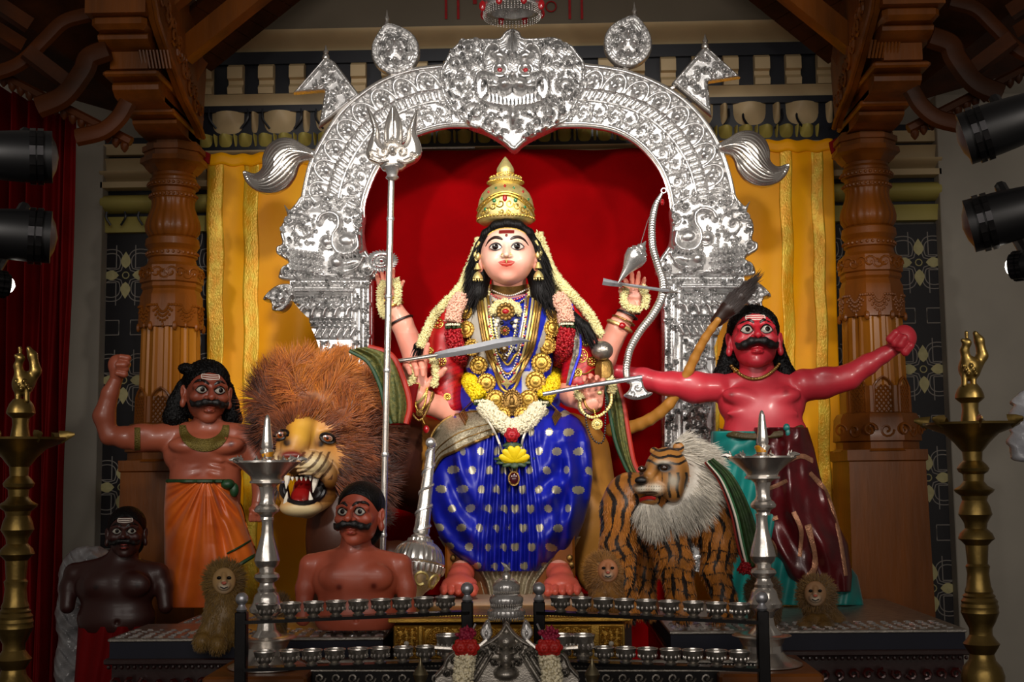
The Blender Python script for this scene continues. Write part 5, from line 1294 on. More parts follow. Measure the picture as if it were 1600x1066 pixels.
# ---- foot stool and slab
st = thing('throne_stool', 'carved reddish wooden stool under the goddess\'s blue skirt', 'stool', P(797, 945, YG)); s = S(YG)
a, b = P(700, 940, YG), P(897, 860, YG); B().box(((a[0] + b[0]) / 2, YG + .02, (a[2] + b[2]) / 2 + .1), (b[0] - a[0], .34, b[2] - a[2] + .3), bev=.01).build('seat_box', M['wood'], st, False)
bd = B()
for cx in (708, 890):
    for k in range(6): bd.ball(P(cx + 3 * math.sin(k * 2), 872 + k * 11, YG - .155), (.012, .008, .014), 8, 6)
bd.build('carving', M['gold_old'], st)
a, b = P(676, 954, YG - .42), P(915, 938, YG - .42)
tag(B().box(((a[0] + b[0]) / 2, YG - .26, (a[2] + b[2]) / 2), (b[0] - a[0], .40, b[2] - a[2]), bev=.006).build('foot_slab', mat('cream_stone', 'c9a98c', .5)), 'pale cream slab under the goddess\'s feet', 'slab')

# ---- jewellery
def medal(c, r, nrm=(0, -1, 0)):
    R = Vector(nrm).to_track_quat('Z', 'Y').to_matrix(); b = B()
    b.lathe([(r * .9, -.003), (r, 0), (r, .003), (r * .9, .006), (r * .84, .004), (r * .66, .0045), (r * .6, .009), (r * .5, .006), (r * .3, .007), (r * .26, .012), (r * .1, .014), (.0005, .0145)], c, 24, R=R)
    for k in range(18): a = k * math.pi / 9; b.ball(np.array(c) + np.array(R @ Vector((r * .94 * math.cos(a), r * .94 * math.sin(a), .006))), r * .1, 5, 4)
    for k in range(12): a = k * math.pi / 6; b.ball(np.array(c) + np.array(R @ Vector((r * .73 * math.cos(a), r * .73 * math.sin(a), .006))), r * .085, 5, 4)
    return b
M['gold_coin'] = mat('gold_coin', 'c9a24c', .38, .85, .3, 60, .15, 240)
cn = thing('coin_necklace', 'long necklace of round gold medallions meeting at an oval pendant on the goddess\'s chest', 'necklace', P(800, 629, YG - .2))
coins = [(731, 470, 8), (728, 488, 9), (729, 515, 11), (738, 543, 11), (748, 571, 11.5), (760, 598, 12), (774, 624, 12), (826, 624, 12), (837, 596, 13), (846, 567, 13), (855, 539, 12), (863, 513, 11.5), (864, 489, 10), (860, 471, 9), (786, 648, 10), (817, 649, 11)]
bTK = bvh_of(*merge([(VT, FT), (VK, FK)]))
for x, y, r in coins:
    c = onto(bTK, x, y, .026); medal(c, r * sG * 1.2, (np.sign(x - 797) * .35 if abs(x - 797) > 50 else 0, -1, .0)).build('medallion', M['gold_coin'], cn)
c = onto(bTK, 800, 629, .04); bd = B(); bd.ball(c, (.038, .012, .05), 20, 10)
for k in range(24): a = k * math.pi / 12; bd.ball(c + np.array([.037 * math.cos(a), -.006, .048 * math.sin(a)]), .006, 6, 4)
bd.ball(c + np.array([0, -.018, .004]), (.011, .008, .016), 10, 8); bd.ball(c + np.array([0, -.02, .024]), (.007, .006, .009), 8, 6); bd.ball(c + np.array([0, -.018, -.016]), (.02, .008, .008), 10, 6)
for k in range(13): a = math.pi * k / 12; bd.ball(c + np.array([.025 * math.cos(a), -.012, .01 + .028 * math.sin(a)]), .004, 6, 4)
bd.build('oval_pendant', M['gold_old'], cn)
bd = B()
for sg in (0, 1):
    q = [p for p in coins[:7]] if sg == 0 else [p for p in coins[7:14]]
    bd.tube([onto(bTK, x, y, .016) for x, y, r in q], .003, 5)
bd.build('chain', M['gold_old'], cn)
def beads(bd, pts, r, step, lift=.012, bv=None, every=None):
    q = spline(pts, 10); d = np.r_[0, np.cumsum(np.hypot(*np.diff(q, axis=0).T))]; n = max(2, int(d[-1] / step))
    for i, t in enumerate(np.linspace(0, d[-1], n)):
        x, y = np.interp(t, d, q[:, 0]), np.interp(t, d, q[:, 1]); bd.ball(onto(bv or bTK, x, y, lift), r, 6, 4)
def chainline(bd, pts, r, lift=.01, flat=.5, bv=None): bd.tube([onto(bv or bTK, x, y, lift) for x, y in spline(pts, 8)], r, 6, flat=flat)
ch = thing('chest_jewellery', 'layered gold chains, bead strings and flower-shaped pendants on the goddess\'s chest', 'jewellery', P(791, 560, YG - .2))
nk = bvh_of(*merge([(V0, F0), (V1, F1), (VT, FT)]))
bd = B(); G = [[onto(nk, 762 + i * 3.3, 443 + j * 3.5 + 5 * math.sin(i / 20 * math.pi), .004) for i in range(21)] for j in range(5)]; bd.grid(np.array(G)).build('gold_choker', M['gold_old'], ch)
for i, (pts, mm, r, st_) in enumerate((([(761, 455), (778, 466), (795, 469), (812, 466), (830, 455)], 'ruby', .0055, 4), ([(758, 462), (776, 474), (795, 478), (814, 473), (832, 461)], 'black_paint', .005, 3.6), ([(756, 456), (790, 484), (832, 458)], 'gold', .0045, 3.2), ([(760, 450), (795, 462), (828, 450)], 'pearl', .004, 3))):
    bd = B(); beads(bd, pts, r, st_, .008, nk); bd.build('bead_string', M[mm], ch, kind='stuff')
for i, (xa, xb, yb, mm, r) in enumerate(((752, 838, 612, 'gold', .006), (745, 846, 600, 'gold_old', .007), (757, 833, 596, 'gold_pale', .005), (762, 826, 570, 'gold', .005), (766, 822, 556, 'silver', .004), (748, 842, 584, 'gold_old', .005))):
    bd = B(); chainline(bd, [(xa, 462), (xa + 5, 500), (xa + 14, 545), (lerp(xa, 793, .66), yb - 14), (793, yb), (lerp(xb, 793, .66), yb - 14), (xb - 14, 545), (xb - 5, 500), (xb, 462)], r, .012 + i * .0015); bd.build('gold_chain', M[mm], ch)
for pts, mm, r, st_ in (([(764, 480), (766, 520), (778, 570), (792, 602), (808, 570), (820, 520), (822, 480)], 'ruby', .006, 14), ([(764, 478), (768, 520), (780, 566), (792, 590), (806, 566), (818, 520), (820, 478)], 'pearl', .0038, 4), ([(774, 500), (778, 530), (790, 560), (802, 530), (808, 500)], 'gold_pale', .005, 4), ([(770, 490), (772, 520), (780, 550)], 'navy', .005, 4.5), ([(812, 490), (808, 520), (802, 550)], 'navy', .005, 4.5)):
    bd = B(); beads(bd, pts, r, st_, .02); bd.build('bead_string', M[mm], ch, kind='stuff')
def flower_pendant(x, y, r, mm='ruby', n=10, lift=.03):
    c = onto(bTK, x, y, lift); bd = B(); q = r * sG
    bd.ball(c, (q * .62, .006, q * .62), 16, 6)
    for k in range(n): a = k * 2 * math.pi / n; bd.ball(c + np.array([q * .78 * math.cos(a), -.002, q * .78 * math.sin(a)]), (q * .26, .006, q * .26), 8, 5)
    p = bd.build('flower_pendant', M['gold_old'], ch); B().ball(c + np.array([0, -.007, 0]), (q * .38, .008, q * .3), 12, 6).build('gem', M[mm], p)
flower_pendant(790, 487, 14, 'ruby', 12, .035); flower_pendant(789, 517, 8); flower_pendant(788, 545, 7, 'pearl'); flower_pendant(789, 560, 5, 'pearl', 8)
c = onto(bTK, 792, 600, .03); bd = B()
V = [c + np.array([q * math.cos(a), -.002, q * math.sin(a)]) for k in range(8) for a, q in ((k * math.pi / 4, .024 if k % 2 == 0 else .012),)]; bd.add(V + [c + np.array([0, -.012, 0]), c + np.array([0, .006, 0])], [(i, (i + 1) % 8, 8) for i in range(8)] + [((i + 1) % 8, i, 9) for i in range(8)]); bd.build('star_pendant', M['gold_pale'], ch, False)
flower_rope('flower_tuft', [onto(bTK, 790 + 19 * math.cos(a), 487 - 14 * math.sin(a), .024) for a in np.linspace(-.3, math.pi + .3, 16)], .014, M['jasmine'], ch, 9000, .014, .005)
for x, y, mm in ((777, 502, 'pearl'), (784, 505, 'black_paint'), (800, 505, 'black_paint'), (806, 502, 'pearl'), (775, 508, 'pearl'), (804, 510, 'pearl')): B().ball(onto(bTK, x, y, .025), .009, 8, 6).build('large_bead', M[mm], ch)
# waist belt bits
bd = B()
for sg in (-1, 1):
    for k in range(5): bd.tube([onto(bTK, 797 + sg * (60 + k * 3), 628 + k * 3, .02), onto(bTK, 797 + sg * (72 + k * 2), 640 + k * 2, .025), onto(bTK, 797 + sg * (66 + k), 652 + k * 3, .02)], .003, 5)
bd.each('belt_tassel', M['gold_old'], ch)
# bangles
def ringat(bd, x, y, z, ax, r, w, Y=YG, n=20):
    c = P(x, y, Y - z * sG); a = Vector(ax).normalized(); R = np.array(a.to_track_quat('Z', 'Y').to_matrix()); r *= sG
    bd.tube([c + R @ np.array([r * math.cos(q), r * math.sin(q), 0]) for q in np.arange(n) * 2 * math.pi / n], w * sG, 6, closed=True)
for lab, lst in (('gold bangles on the raised arm holding the discus', (((608, 470, -22), (-.45, 0, 1), 16, 2.2, 'gold'), ((613, 480, -24), (-.45, 0, 1), 18, 2.4, 'gold'), ((626, 502, -29), (-.45, 0, 1), 20.5, 1.8, 'black_paint'))),
                 ('dark bead bangles and a jewelled armlet on the raised arm holding the conch', (((985, 484, -20), (.5, 0, 1), 15.5, 1.8, 'black_paint'), ((980, 492, -22), (.5, 0, 1), 16.5, 2, 'black_paint'), ((968, 510, -28), (.5, 0, 1), 20, 3, 'gold_pale'), ((974, 501, -25), (.5, 0, 1), 18.5, 1.6, 'gold_old'))),
                 ('gold bangles on the wrist of the sword hand', (((655, 618, 54), (-.7, -.5, .6), 17, 2.2, 'gold_pale'), ((664, 627, 50), (-.7, -.5, .6), 18.5, 2, 'gold_old'))),
                 ('gold bangles on the wrist of the hand holding the dagger', (((926, 629, 57), (.5, -.7, .3), 15, 2.2, 'gold_old'), ((918, 631, 50), (.6, -.75, -.2), 17, 2.2, 'gold_pale')))):
    t = thing('bangles', lab, 'bangles', P(lst[0][0][0], lst[0][0][1], YG - lst[0][0][2] * sG))
    for (p_, ax, r_, w_, mm) in lst: bd = B(); ringat(bd, *p_, ax, r_, w_); bd.build('bangle', M[mm], t)
B().ball(P(972, 509, YG + .02), (.016, .012, .014), 10, 8).build('red_stone', M['ruby'], bpy.data.objects['bangles.001'])
# finger rings
bd = B(); bd.ball(P(652, 603, YG - 74 * sG), (.013, .008, .014), 10, 6); tag(bd.build('gold_ring', M['gold_pale']), 'round gold ring plate on the sword hand', 'ring')
bd = B(); bd.ball(P(937, 614, YG - 84 * sG), (.011, .007, .009), 10, 6); tag(bd.build('gold_ring', M['gold_pale']), 'round gold ring plate on the hand holding the dagger', 'ring')
# hanging wrist chains
def pendchain(lab, L, z, pend, mm='gold'):
    t = thing('wrist_chain', lab, 'chain', P(L[0][0][0][0], L[0][0][0][1], YG - z * sG))
    for k, (pts, r, st_, m2) in enumerate(L):
        q = spline(pts, 10); dd = np.r_[0, np.cumsum(np.hypot(*np.diff(q, axis=0).T))]; bd = B()
        for tt in np.arange(0, dd[-1], st_): bd.ball(P(np.interp(tt, dd, q[:, 0]), np.interp(tt, dd, q[:, 1]), YG - (z + k * 1.5) * sG), r, 6, 4)
        bd.build('bead_string', M[m2], t, kind='stuff')
    for x, y, r, m2 in pend:
        medal(P(x, y, YG - (z + 4) * sG), r * sG).build('pendant', M[m2], t)
pendchain('gold chains looping below the sword hand to a red drop', [([(640, 610), (642, 640), (655, 657), (668, 640), (676, 612)], .0052, 2.6, 'gold_old'), ([(646, 608), (649, 632), (656, 644), (664, 630), (668, 606)], .0045, 2.6, 'gold'), ([(660, 655), (664, 664)], .003, 2, 'gold')], 66, [(656, 645, 6, 'gold_old')])
tag(B().ball(P(666, 671, YG - 66 * sG), (.013, .012, .016), 10, 8).build('red_drop', M['ruby']), 'small red drop hanging under the sword hand\'s chains', 'drop')
pendchain('gold and black chains looping below the dagger hand to a medallion', [([(906, 622), (908, 640), (922, 652), (940, 648), (954, 632), (955, 610)], .0075, 4, 'gold_pale'), ([(914, 640), (918, 668), (930, 690), (943, 688), (946, 650), (946, 620)], .0045, 4, 'black_paint'), ([(928, 640), (931, 652)], .004, 3, 'gold')], 66, [(933, 663, 8.5, 'gold_pale')])

# ---- flower garlands
ga = thing('flower_garland', 'thick garland in pink, red, yellow and cream flower sections hanging round the goddess\'s neck', 'garland', P(797, 670, YG - .3))
bALL = bvh_of(*merge([(VT, FT), (VK, FK), (VS, FS)]))
def gpts(pts, lift=.03): return np.array([onto(bALL, x, y, lift) for x, y in spline(pts, 6)])
def relax(W, it=8):
    W = W.copy()
    for _ in range(it): W[1:-1, 1] = (W[:-2, 1] + W[2:, 1] + W[1:-1, 1]) / 3
    return W
for nm, pts, r, mm, L_, w_, dn in (('pink_section', [(722, 466), (712, 480), (707, 503)], .030, 'pink_flower', .014, .006, 6500), ('pink_section', [(872, 466), (881, 480), (885, 504)], .030, 'pink_flower', .014, .006, 6500),
        ('red_section', [(707, 516), (714, 545), (726, 572)], .031, 'red_flower', .012, .009, 3600), ('red_section', [(886, 514), (881, 545), (871, 573)], .031, 'red_flower', .012, .009, 3600),
        ('yellow_section', [(728, 585), (738, 603), (750, 622)], .029, 'yellow_flower', .014, .008, 5200), ('yellow_section', [(868, 585), (860, 605), (850, 624)], .029, 'yellow_flower', .014, .008, 5200),
        ('cream_section', [(756, 634), (775, 654), (798, 668), (822, 660), (842, 638)], .031, 'cream_flower', .013, .007, 6500), ('shoulder_section', [(758, 459), (742, 460), (726, 464)], .018, 'jasmine', .013, .005, 9000), ('shoulder_section', [(832, 459), (850, 460), (868, 463)], .018, 'jasmine', .013, .005, 9000)):
    W = relax(gpts(pts, .034)); W = np.array([W[0]] + [w for w in W[1:]]); flower_rope(nm, W, r, M[mm], ga, dn, L_, w_, core=.86)
for x, y in ((708, 510), (885, 509), (727, 579), (870, 579), (753, 629), (846, 631)):
    c = onto(bALL, x, y, .036); bd = B()
    for k in range(18): a = k * math.pi / 9; bd.ball(c + np.array([.027 * math.cos(a), .02 * math.sin(a), .006 * ((k % 2) * 2 - 1)]), (.008, .008, .007), 6, 4)
    o = bd.build('leaf_ring', M['leaf'], ga)
    bd = B()
    for k in range(9): a = -math.pi * k / 8; bd.ball(c + np.array([.026 * math.cos(a), .026 * math.sin(a) - .004, .004]), .0055, 6, 4)
    bd.build('white_bead', M['cream_flower'], ga, kind='stuff')
c = onto(bTK, 800, 680, .05)
def rose(bd, c, r, n=3):
    for q in range(n):
        for k in range(6): a = k * math.pi / 3 + q * .5; bd.ball(np.array(c) + np.array([(r * .62 * (1 - q * .3)) * math.cos(a), -r * .22 * q, (r * .62 * (1 - q * .3)) * math.sin(a)]), (r * .42, r * .25, r * .42), 8, 5, R=rotm(0, 0, math.degrees(a)))
    bd.ball(np.array(c) + np.array([0, -r * .6, 0]), r * .25, 8, 6)
bd = B(); rose(bd, c, .030); bd.build('red_rose', M['red_flower'], ga)
bd = B()
for k in range(7): a = math.pi * (1.1 + .8 * k / 6); bd.ball(c + np.array([.02 * math.cos(a), .0, -.03 + .02 * math.sin(a)]), (.007, .005, .02), 6, 5, R=rotm(0, 0, 90 - math.degrees(a)))
bd.build('leaf_cluster', M['leaf'], ga)
lt = thing('lotus_pendant', 'yellow lotus blossom with green leaves on the lap of the blue saree', 'flower', P(803, 720, YG - .3))
c = onto(bTK, 804, 716, .04)
for k in range(13):
    a = math.pi * (k / 12); r_ = .05; b = B(); b.ball((0, 0, 0), (.016, .009, .032), 10, 6); V = np.concatenate(b.v) + np.array([0, 0, .022]); V = V @ np.array(rotm(0, -25 if k % 2 else 10, 90 - math.degrees(a))).T
    q = B(); q.add(V * (1.15 if k % 2 else .95) + c + np.array([0, -.02 - .008 * (k % 2), -.008]), b.f); q.build('petal', M['yellow_flower'], lt)
for k in range(7):
    a = math.pi * (1 + k / 6); b = B(); b.ball((0, 0, 0), (.014, .006, .028), 8, 6); V = (np.concatenate(b.v) + np.array([0, 0, .03])) @ np.array(rotm(0, 20, 90 - math.degrees(a))).T
    q = B(); q.add(V * np.array([1.4, 1, .7]) + c + np.array([0, -.012, -.002]), b.f); q.build('leaf', M['leaf'], lt)
bd = B(); cc_ = onto(bTK, 803, 748, .02); bd.tube([cc_ + np.array([.02 * math.cos(a), 0, .026 * math.sin(a)]) for a in np.arange(18) * math.pi / 9], .004, 6, closed=True)
for sg in (-1, 1): bd.tube([onto(bTK, 797 + sg * 4 + 0, 690, .03), onto(bTK, 798 + sg * 12, 712, .02), cc_ + np.array([sg * .01, 0, .026])], .003, 5)
o = bd.build('oval_pendant', M['gold_old']); tag(o, 'oval pendant with a dark red stone below the yellow lotus', 'pendant'); B().ball(cc_, (.017, .006, .023), 12, 8).build('stone', mat('garnet', '3a0410', .1, coat=1), o)
# long silver-white strings to the lotus
bd = B()
for sg in (-1, 1): bd.tube([onto(bTK, x, y, .03) for x, y in spline([(797 + sg * 38, 650), (797 + sg * 22, 680), (799 + sg * 14, 706)], 6)], .0045, 6)
tag(bd.build('garland_cord', M['pearl']), 'pair of pale cords running from the cream garland to the lotus', 'cord')
for lab, pts in (('jasmine string down the hair on the discus side', [(752, 375), (744, 400), (733, 425), (722, 452), (700, 474), (680, 496), (668, 522), (660, 545)]), ('second jasmine string beside the hair on the discus side', [(746, 392), (738, 418), (726, 444), (712, 462)]),
                 ('jasmine string down the hair on the conch side', [(840, 368), (850, 395), (862, 425), (880, 450), (905, 476), (924, 500), (938, 528)]), ('second jasmine string beside the hair on the conch side', [(848, 400), (866, 434), (886, 458), (872, 470)])):
    W = [onto(nk, x, y, .03, YG - .02) for x, y in spline(pts, 6)]; W = np.array(W); W[:, 1] = np.clip(W[:, 1], YG - .19, YG - .06)
    for _ in range(12): W[1:-1, 1] = (W[:-2, 1] + W[2:, 1] + W[1:-1, 1]) / 3
    o = flower_rope('jasmine_string', W, .016, M['jasmine'], None, 12000, .017, .0045, .7, kind=None); tag(o, lab, 'garland')
for lab, pts, z in (('jasmine wristlet on the raised discus hand', [(600, 440), (594, 460), (597, 488), (606, 496)], -6), ('jasmine wristlet hanging on the far edge of the discus hand', [(618, 436), (622, 455), (620, 475)], -8), ('jasmine wristlet on the raised conch hand, inner strand', [(978, 452), (974, 470), (985, 482), (1000, 484)], -2), ('jasmine wristlet on the raised conch hand, outer strand', [(1003, 448), (1010, 465), (1006, 482)], -4),
                    ('jasmine wristlet on the sword hand, inner strand', [(640, 572), (645, 588), (641, 602)], 78), ('jasmine wristlet on the sword hand, outer strand', [(676, 560), (681, 580), (678, 604)], 60), ('jasmine wristlet on the dagger hand, inner side', [(903, 605), (902, 615), (908, 622)], 72), ('jasmine wristlet on the dagger hand, outer side', [(953, 592), (958, 604), (955, 614)], 66)):
    o = flower_rope('jasmine_wristlet', np.array(pline([(x, y, z) for x, y in pts], YG, 6)), .012, M['jasmine'], None, 12000, .016, .0045, .7, kind=None); tag(o, lab, 'garland')
# ================================================================= painted warrior figures
def shell(name, x, y, d, Y, m, parent, uv=None, col=None, thick=.02):
    W = Pa(x, y, Y - d * S(Y)); Bk = W.copy(); Bk[..., 1] = np.maximum(Y + .01, W[..., 1] + thick)
    bd = B(); bd.grid(W); nv, nu = x.shape; n = nv * nu; Fg = np.array(bd.f); e = []
    for j in range(nu - 1): e.append((j + 1, j, j + n, j + 1 + n)); k = (nv - 1) * nu + j; e.append((k, k + 1, k + 1 + n, k + n))
    for i in range(nv - 1): k = i * nu; e.append((k, k + nu, k + nu + n, k + n)); k += nu - 1; e.append((k + nu, k, k + n, k + nu + n))
    if col is not None: col = np.concatenate([col.reshape(-1, 3)] * 2)
    return mesh(name, np.concatenate([W.reshape(-1, 3), Bk.reshape(-1, 3)]), np.concatenate([Fg, Fg[:, ::-1] + n, np.array(e)]), m, parent, uv=uv, col=col)
M['skin'] = mat('painted_skin', 'ffffff', .42, 0, .12, 10, attr=True, coat=.15, bump=.02, bscale=40)
M['eye_grey'] = mat('eye_grey', 'b9b4a8', .15, 0, .05, coat=.6)
M['moustache'] = mat('moustache_black', '0d0a0a', .5, 0, .3, 60, .3, 200)
M['ash'] = mat('ash_line', 'e9ddd0', .6)
def man_head(par, O, ang, k, style, tilak=True, mous=1.0, lip='9c3a30', stare=1.0, hw=1.0):
    """returns the head surface; paints the face. Local unit: 96 = hair top to chin"""
    R = rotm(*ang); sc = Sc(0, 1.25, (O, R, k))
    sc.ell((0, 12, -12), (33 * hw, 35, 38), k=6).ell((0, -8, 0), (31 * hw, 36, 32), k=8).ell((0, -27, 4), (25 * hw, 18, 25), k=8).ell((0, -41, 19), (12, 8, 10), k=8)
    sc.chain([(-23, 8, 25, 4.5), (-9, 11, 32, 5), (0, 9, 33, 4), (9, 11, 32, 5), (23, 8, 25, 4.5)], k=4)
    sc.chain([(0, 10, 32, 3.5), (0, -1, 39, 4.5), (0, -8, 44, 6)], k=4)
    for s_ in (1, -1):
        sc.ell((s_ * 6.5, -10, 37), (5, 4, 5.5), k=3).ell((s_ * 14, 2, 41), (9.5, 6.5, 7), k=4, op=-1).ell((s_ * 14, 2, 25), (10, 7.5, 9), k=2).ell((s_ * 20, -9, 20), (11, 9, 11), k=6)
        sc.ell((s_ * 35 * hw, -4, -8), (5, 13, 8), rot=(s_ * -8, s_ * 20, 0), k=3).ell((s_ * 36 * hw, -20, -6), (4.5, 7, 5), k=4).ell((s_ * 39 * hw, -1, -2), (3, 8, 4), k=2, op=-1)
        sc.ell((s_ * 3.5, -12.5, 44), (2, 1.6, 2.5), k=1.5, op=-1)
    sc.ell((0, -24, 31), (10, 2.8, 5), k=2).ell((0, -29.5, 30), (8.5, 3.4, 5), k=2).ell((0, -26.6, 37), (10, .8, 3), k=1.5, op=-1)
    V, Fq = sc.raw(); V = smoothn(V, Fq, 1); f = Surf(sc, V, Fq); w = B(); ir = B(); pu = B(); ld = B(); br = B(); lp = B()
    for s_ in (1, -1):
        cx = s_ * 14
        f.patch(w, almond(cx, 2.5, 8.4, 5.2 * stare, s_, drop=.05), .5, 1); f.patch(ir, oval(cx + 1, 2.8, 3.6, 3.7), 1.4, .4); f.patch(pu, oval(cx + 1, 2.8, 1.4, 1.5), 2.1, .3)
        f.line(ld, [(cx - 9, 1.5), (cx - 5, 6.8 * stare), (cx, 8.6 * stare), (cx + 5, 6.8 * stare), (cx + 9, 1.5)], [.6, 1.1, 1.3, 1.1, .6], .8); f.line(ld, [(cx - 9, 1.5), (cx - 4, -2.2), (cx, -3), (cx + 4, -2.2), (cx + 9, 1.5)], [.5, .7, .8, .7, .5], .7)
        f.line(br, [(s_ * 4, 11), (s_ * 10, 15), (s_ * 18, 16.5), (s_ * 26, 11)], [1.3, 2.6, 2.4, .9], .4)
    w.each('eye', M['eye_grey'], par); ir.each('iris', M['iris'], par); pu.each('pupil', M['pupil'], par); ld.each('eyelid_line', M['black_paint'], par); br.each('eyebrow', M['black_paint'], par)
    f.patch(lp, [(-9, -23.5), (-4, -21.5), (0, -22.5), (4, -21.5), (9, -23.5), (0, -26)], .3, .3); f.patch(lp, [(-8, -27), (0, -27.6), (8, -27), (5, -32), (-5, -32)], .3, .6); lp.build('lips', mat('lip', lip, .3, coat=.3), par)
    ms = Sc(0, 1.1, (O, R, k))
    for s_ in (1, -1): ms.chain([(s_ * 2, -16, 41, 3.6 * mous), (s_ * 9, -16.5, 40, 5 * mous), (s_ * 18, -20, 34, 5 * mous), (s_ * 25, -21, 28, 3.6 * mous), (s_ * 29, -16, 26, 2 * mous)], k=3)
    v, q = ms.raw(); mesh('moustache', v, q, 'moustache', par)
    if tilak:
        t = B()
        for dy in (0, 3.4, 6.8): f.line(t, [(-13, 20 + dy), (0, 19 + dy), (13, 20 + dy)], .75, .4)
        f.line(t, [(-13, 20), (-14, 23.4), (-13, 26.8)], .7, .4); f.line(t, [(13, 20), (14, 23.4), (13, 26.8)], .7, .4); t.build('tilak', M['ash'], par)
    hr = Sc(0, 1.4, (O, R, k)); hr.ell((0, 15, -14), (36.5 * hw, 36, 40), k=4).ell((0, -20, -20), (33 * hw, 30, 26), k=6)
    hr.ell((0, -8, 24), (37 * hw, 37, 37), k=3, op=-1).ell((0, -40, 10), (60, 34, 30), k=3, op=-1)
    if style == 'long':
        for s_ in (1, -1): hr.chain([(s_ * 33, 6, -24, 12), (s_ * 40, -20, -30, 15), (s_ * 44, -42, -28, 17), (s_ * 36, -52, -28, 14)], k=6)
        hr.ell((-34, 34, -6), (12, 9, 10), k=4)
    elif style == 'full':
        for s_ in (1, -1): hr.chain([(s_ * 36, 4, -20, 6), (s_ * 40, -30, -28, 10), (s_ * 44, -48, -26, 15)], k=6)
    else: hr.chain([(0, -10, -34, 26), (0, -36, -26, 20)], k=6)
    v, q = hr.raw(); nn = RNG.normal(0, .6 * k, v.shape); mesh('hair', v + nn * (0 if style == 'short' else 1), q, 'hair', par)
    return V, Fq
def torso(sc, cx, sy, hy, hw, lean=0, ribs=True):
    T = hy - sy; X = lambda f, s_=1: cx + s_ * f * hw
    sc.ell((cx, sy + .34 * T, 0), (.74 * hw, .40 * T, .46 * hw), k=10).ell((cx + lean * .5, sy + .75 * T, 0), (.58 * hw, .42 * T, .38 * hw), k=14)
    for s_ in (1, -1):
        sc.ell((X(.34, s_), sy + .26 * T, .30 * hw), (.35 * hw, .17 * T, .20 * hw), rot=(s_ * 8, 0, 0), k=.03 * hw)
        sc.chain([(X(.15, s_), sy - .02 * T, -.02 * hw, .20 * hw), (X(.80, s_), sy + .06 * T, -.03 * hw, .20 * hw)], k=8)
        sc.ell((X(.58, s_), sy + .42 * T, -.02 * hw), (.18 * hw, .26 * T, .26 * hw), k=8)
        if ribs:
            for q, wq in ((.50, .17), (.63, .16), (.76, .14)): sc.ell((X(.17, s_) + lean * q * .4, sy + q * T, .33 * hw), (wq * hw, .055 * T, .07 * hw), rot=(s_ * -14, 0, 0), k=.03 * hw)
            sc.ell((X(.44, s_), sy + .52 * T, .22 * hw), (.16 * hw, .045 * T, .10 * hw), rot=(s_ * -28, 0, 0), k=.04 * hw)
        else: sc.ell((X(.36, s_), sy + .50 * T, .30 * hw), (.28 * hw, .035 * T, .06 * hw), rot=(s_ * -14, 0, 0), k=.03 * hw)
    sc.ell((cx + lean, sy + .92 * T, .44 * hw), (.04 * hw, .035 * T, .06 * hw), k=3, op=-1)
    return sc
def fist(sc, c, r, n, th):
    """closed fist centred at c"""
    c = np.array(c, float); sc.ell(tuple(c), (r * .72, r * .78, r * .62), k=3)
    for i in range(4):
        o = (i - 1.5) * .40 * r; p = c + np.array([o * n[0], o * n[1], 0]); u = np.array([-n[1], n[0], 0])
        sc.chain([(*(p + u * r * .55 + np.array([0, 0, r * .15])), .26 * r), (*(p + u * r * .62 + np.array([0, 0, r * .62])), .25 * r), (*(p + u * r * .12 + np.array([0, 0, r * .78])), .23 * r)], k=1.2)
    p = c + np.array([th[0] * r * .7, th[1] * r * .7, r * .2]); sc.chain([(*p, .28 * r), (*(c + np.array([th[0] * r * .5, th[1] * r * .5, r * .8])), .25 * r), (*(c + np.array([0, 0, r * .95])), .22 * r)], k=2)
def paint(V, base, spots=()):
    x, y = unP(V); c = np.repeat(np.array(lin(base))[None], len(V), 0)
    for cx, cy, r, col in spots: g = np.exp(-((x - cx) ** 2 + (y - cy) ** 2) / (r * r) * 1.2); g = np.clip(g * 1.3, 0, 1)[:, None]; c = c + (np.array(lin(col)) - c) * g
    return c

# --- warrior with flexed arm, orange dhoti
Y1 = -.02; s1 = S(Y1); w1 = thing('warrior_statue', 'tan warrior statue in an orange dhoti raising one clenched fist, beside the lion', 'statue', P(320, 960, Y1))
H1, HF1 = man_head(w1, P(324, 612, Y1 - .02), (24, -4, 2), s1 * 1.0, 'long', lip='7a2c20')
b1 = Sc(Y1, 2.0); torso(b1, 322, 676, 760, 86, lean=-6)
b1.chain([(326, 640, 0, 20), (322, 680, -4, 24)], k=8)
b1.chain([(258, 684, -2, 22), (222, 686, 0, 20), (196, 684, 2, 17), (172, 680, 4, 14)], k=6).ell((222, 676, 6), (24, 14, 16), k=6)
b1.chain([(170, 682, 4, 14), (163, 650, 6, 17), (172, 615, 8, 13), (182, 592, 10, 10)], k=5)
b1.chain([(386, 688, -2, 21), (404, 720, -2, 19), (410, 760, 4, 15), (404, 795, 14, 11)], k=6)
b1.chain([(300, 750, 0, 34), (300, 850, 0, 26), (300, 922, 0, 18)], k=10).chain([(345, 750, 0, 32), (348, 850, 0, 24), (345, 922, 0, 18)], k=10)
Va = b1.raw(); fs1 = Sc(Y1, 1.3); fist(fs1, (184, 570, 12), 21, (.2, -1), (1, 0)); fist(fs1, (402, 802, 18), 16, (1, 0), (-.8, -.5)); fs1.chain([(182, 592, 10, 10), (184, 576, 12, 13)], k=3).chain([(404, 790, 14, 11), (402, 802, 16, 11)], k=3)
V, Fq = merge([(H1, HF1), Va, fs1.raw()]); x, y = unP(V)
col = paint(V, '9c5038', ((288, 690, 5, '5a2018'), (361, 694, 5, '5a2018'), (300, 720, 30, '8a4430'), (324, 600, 34, '8a3c28')))
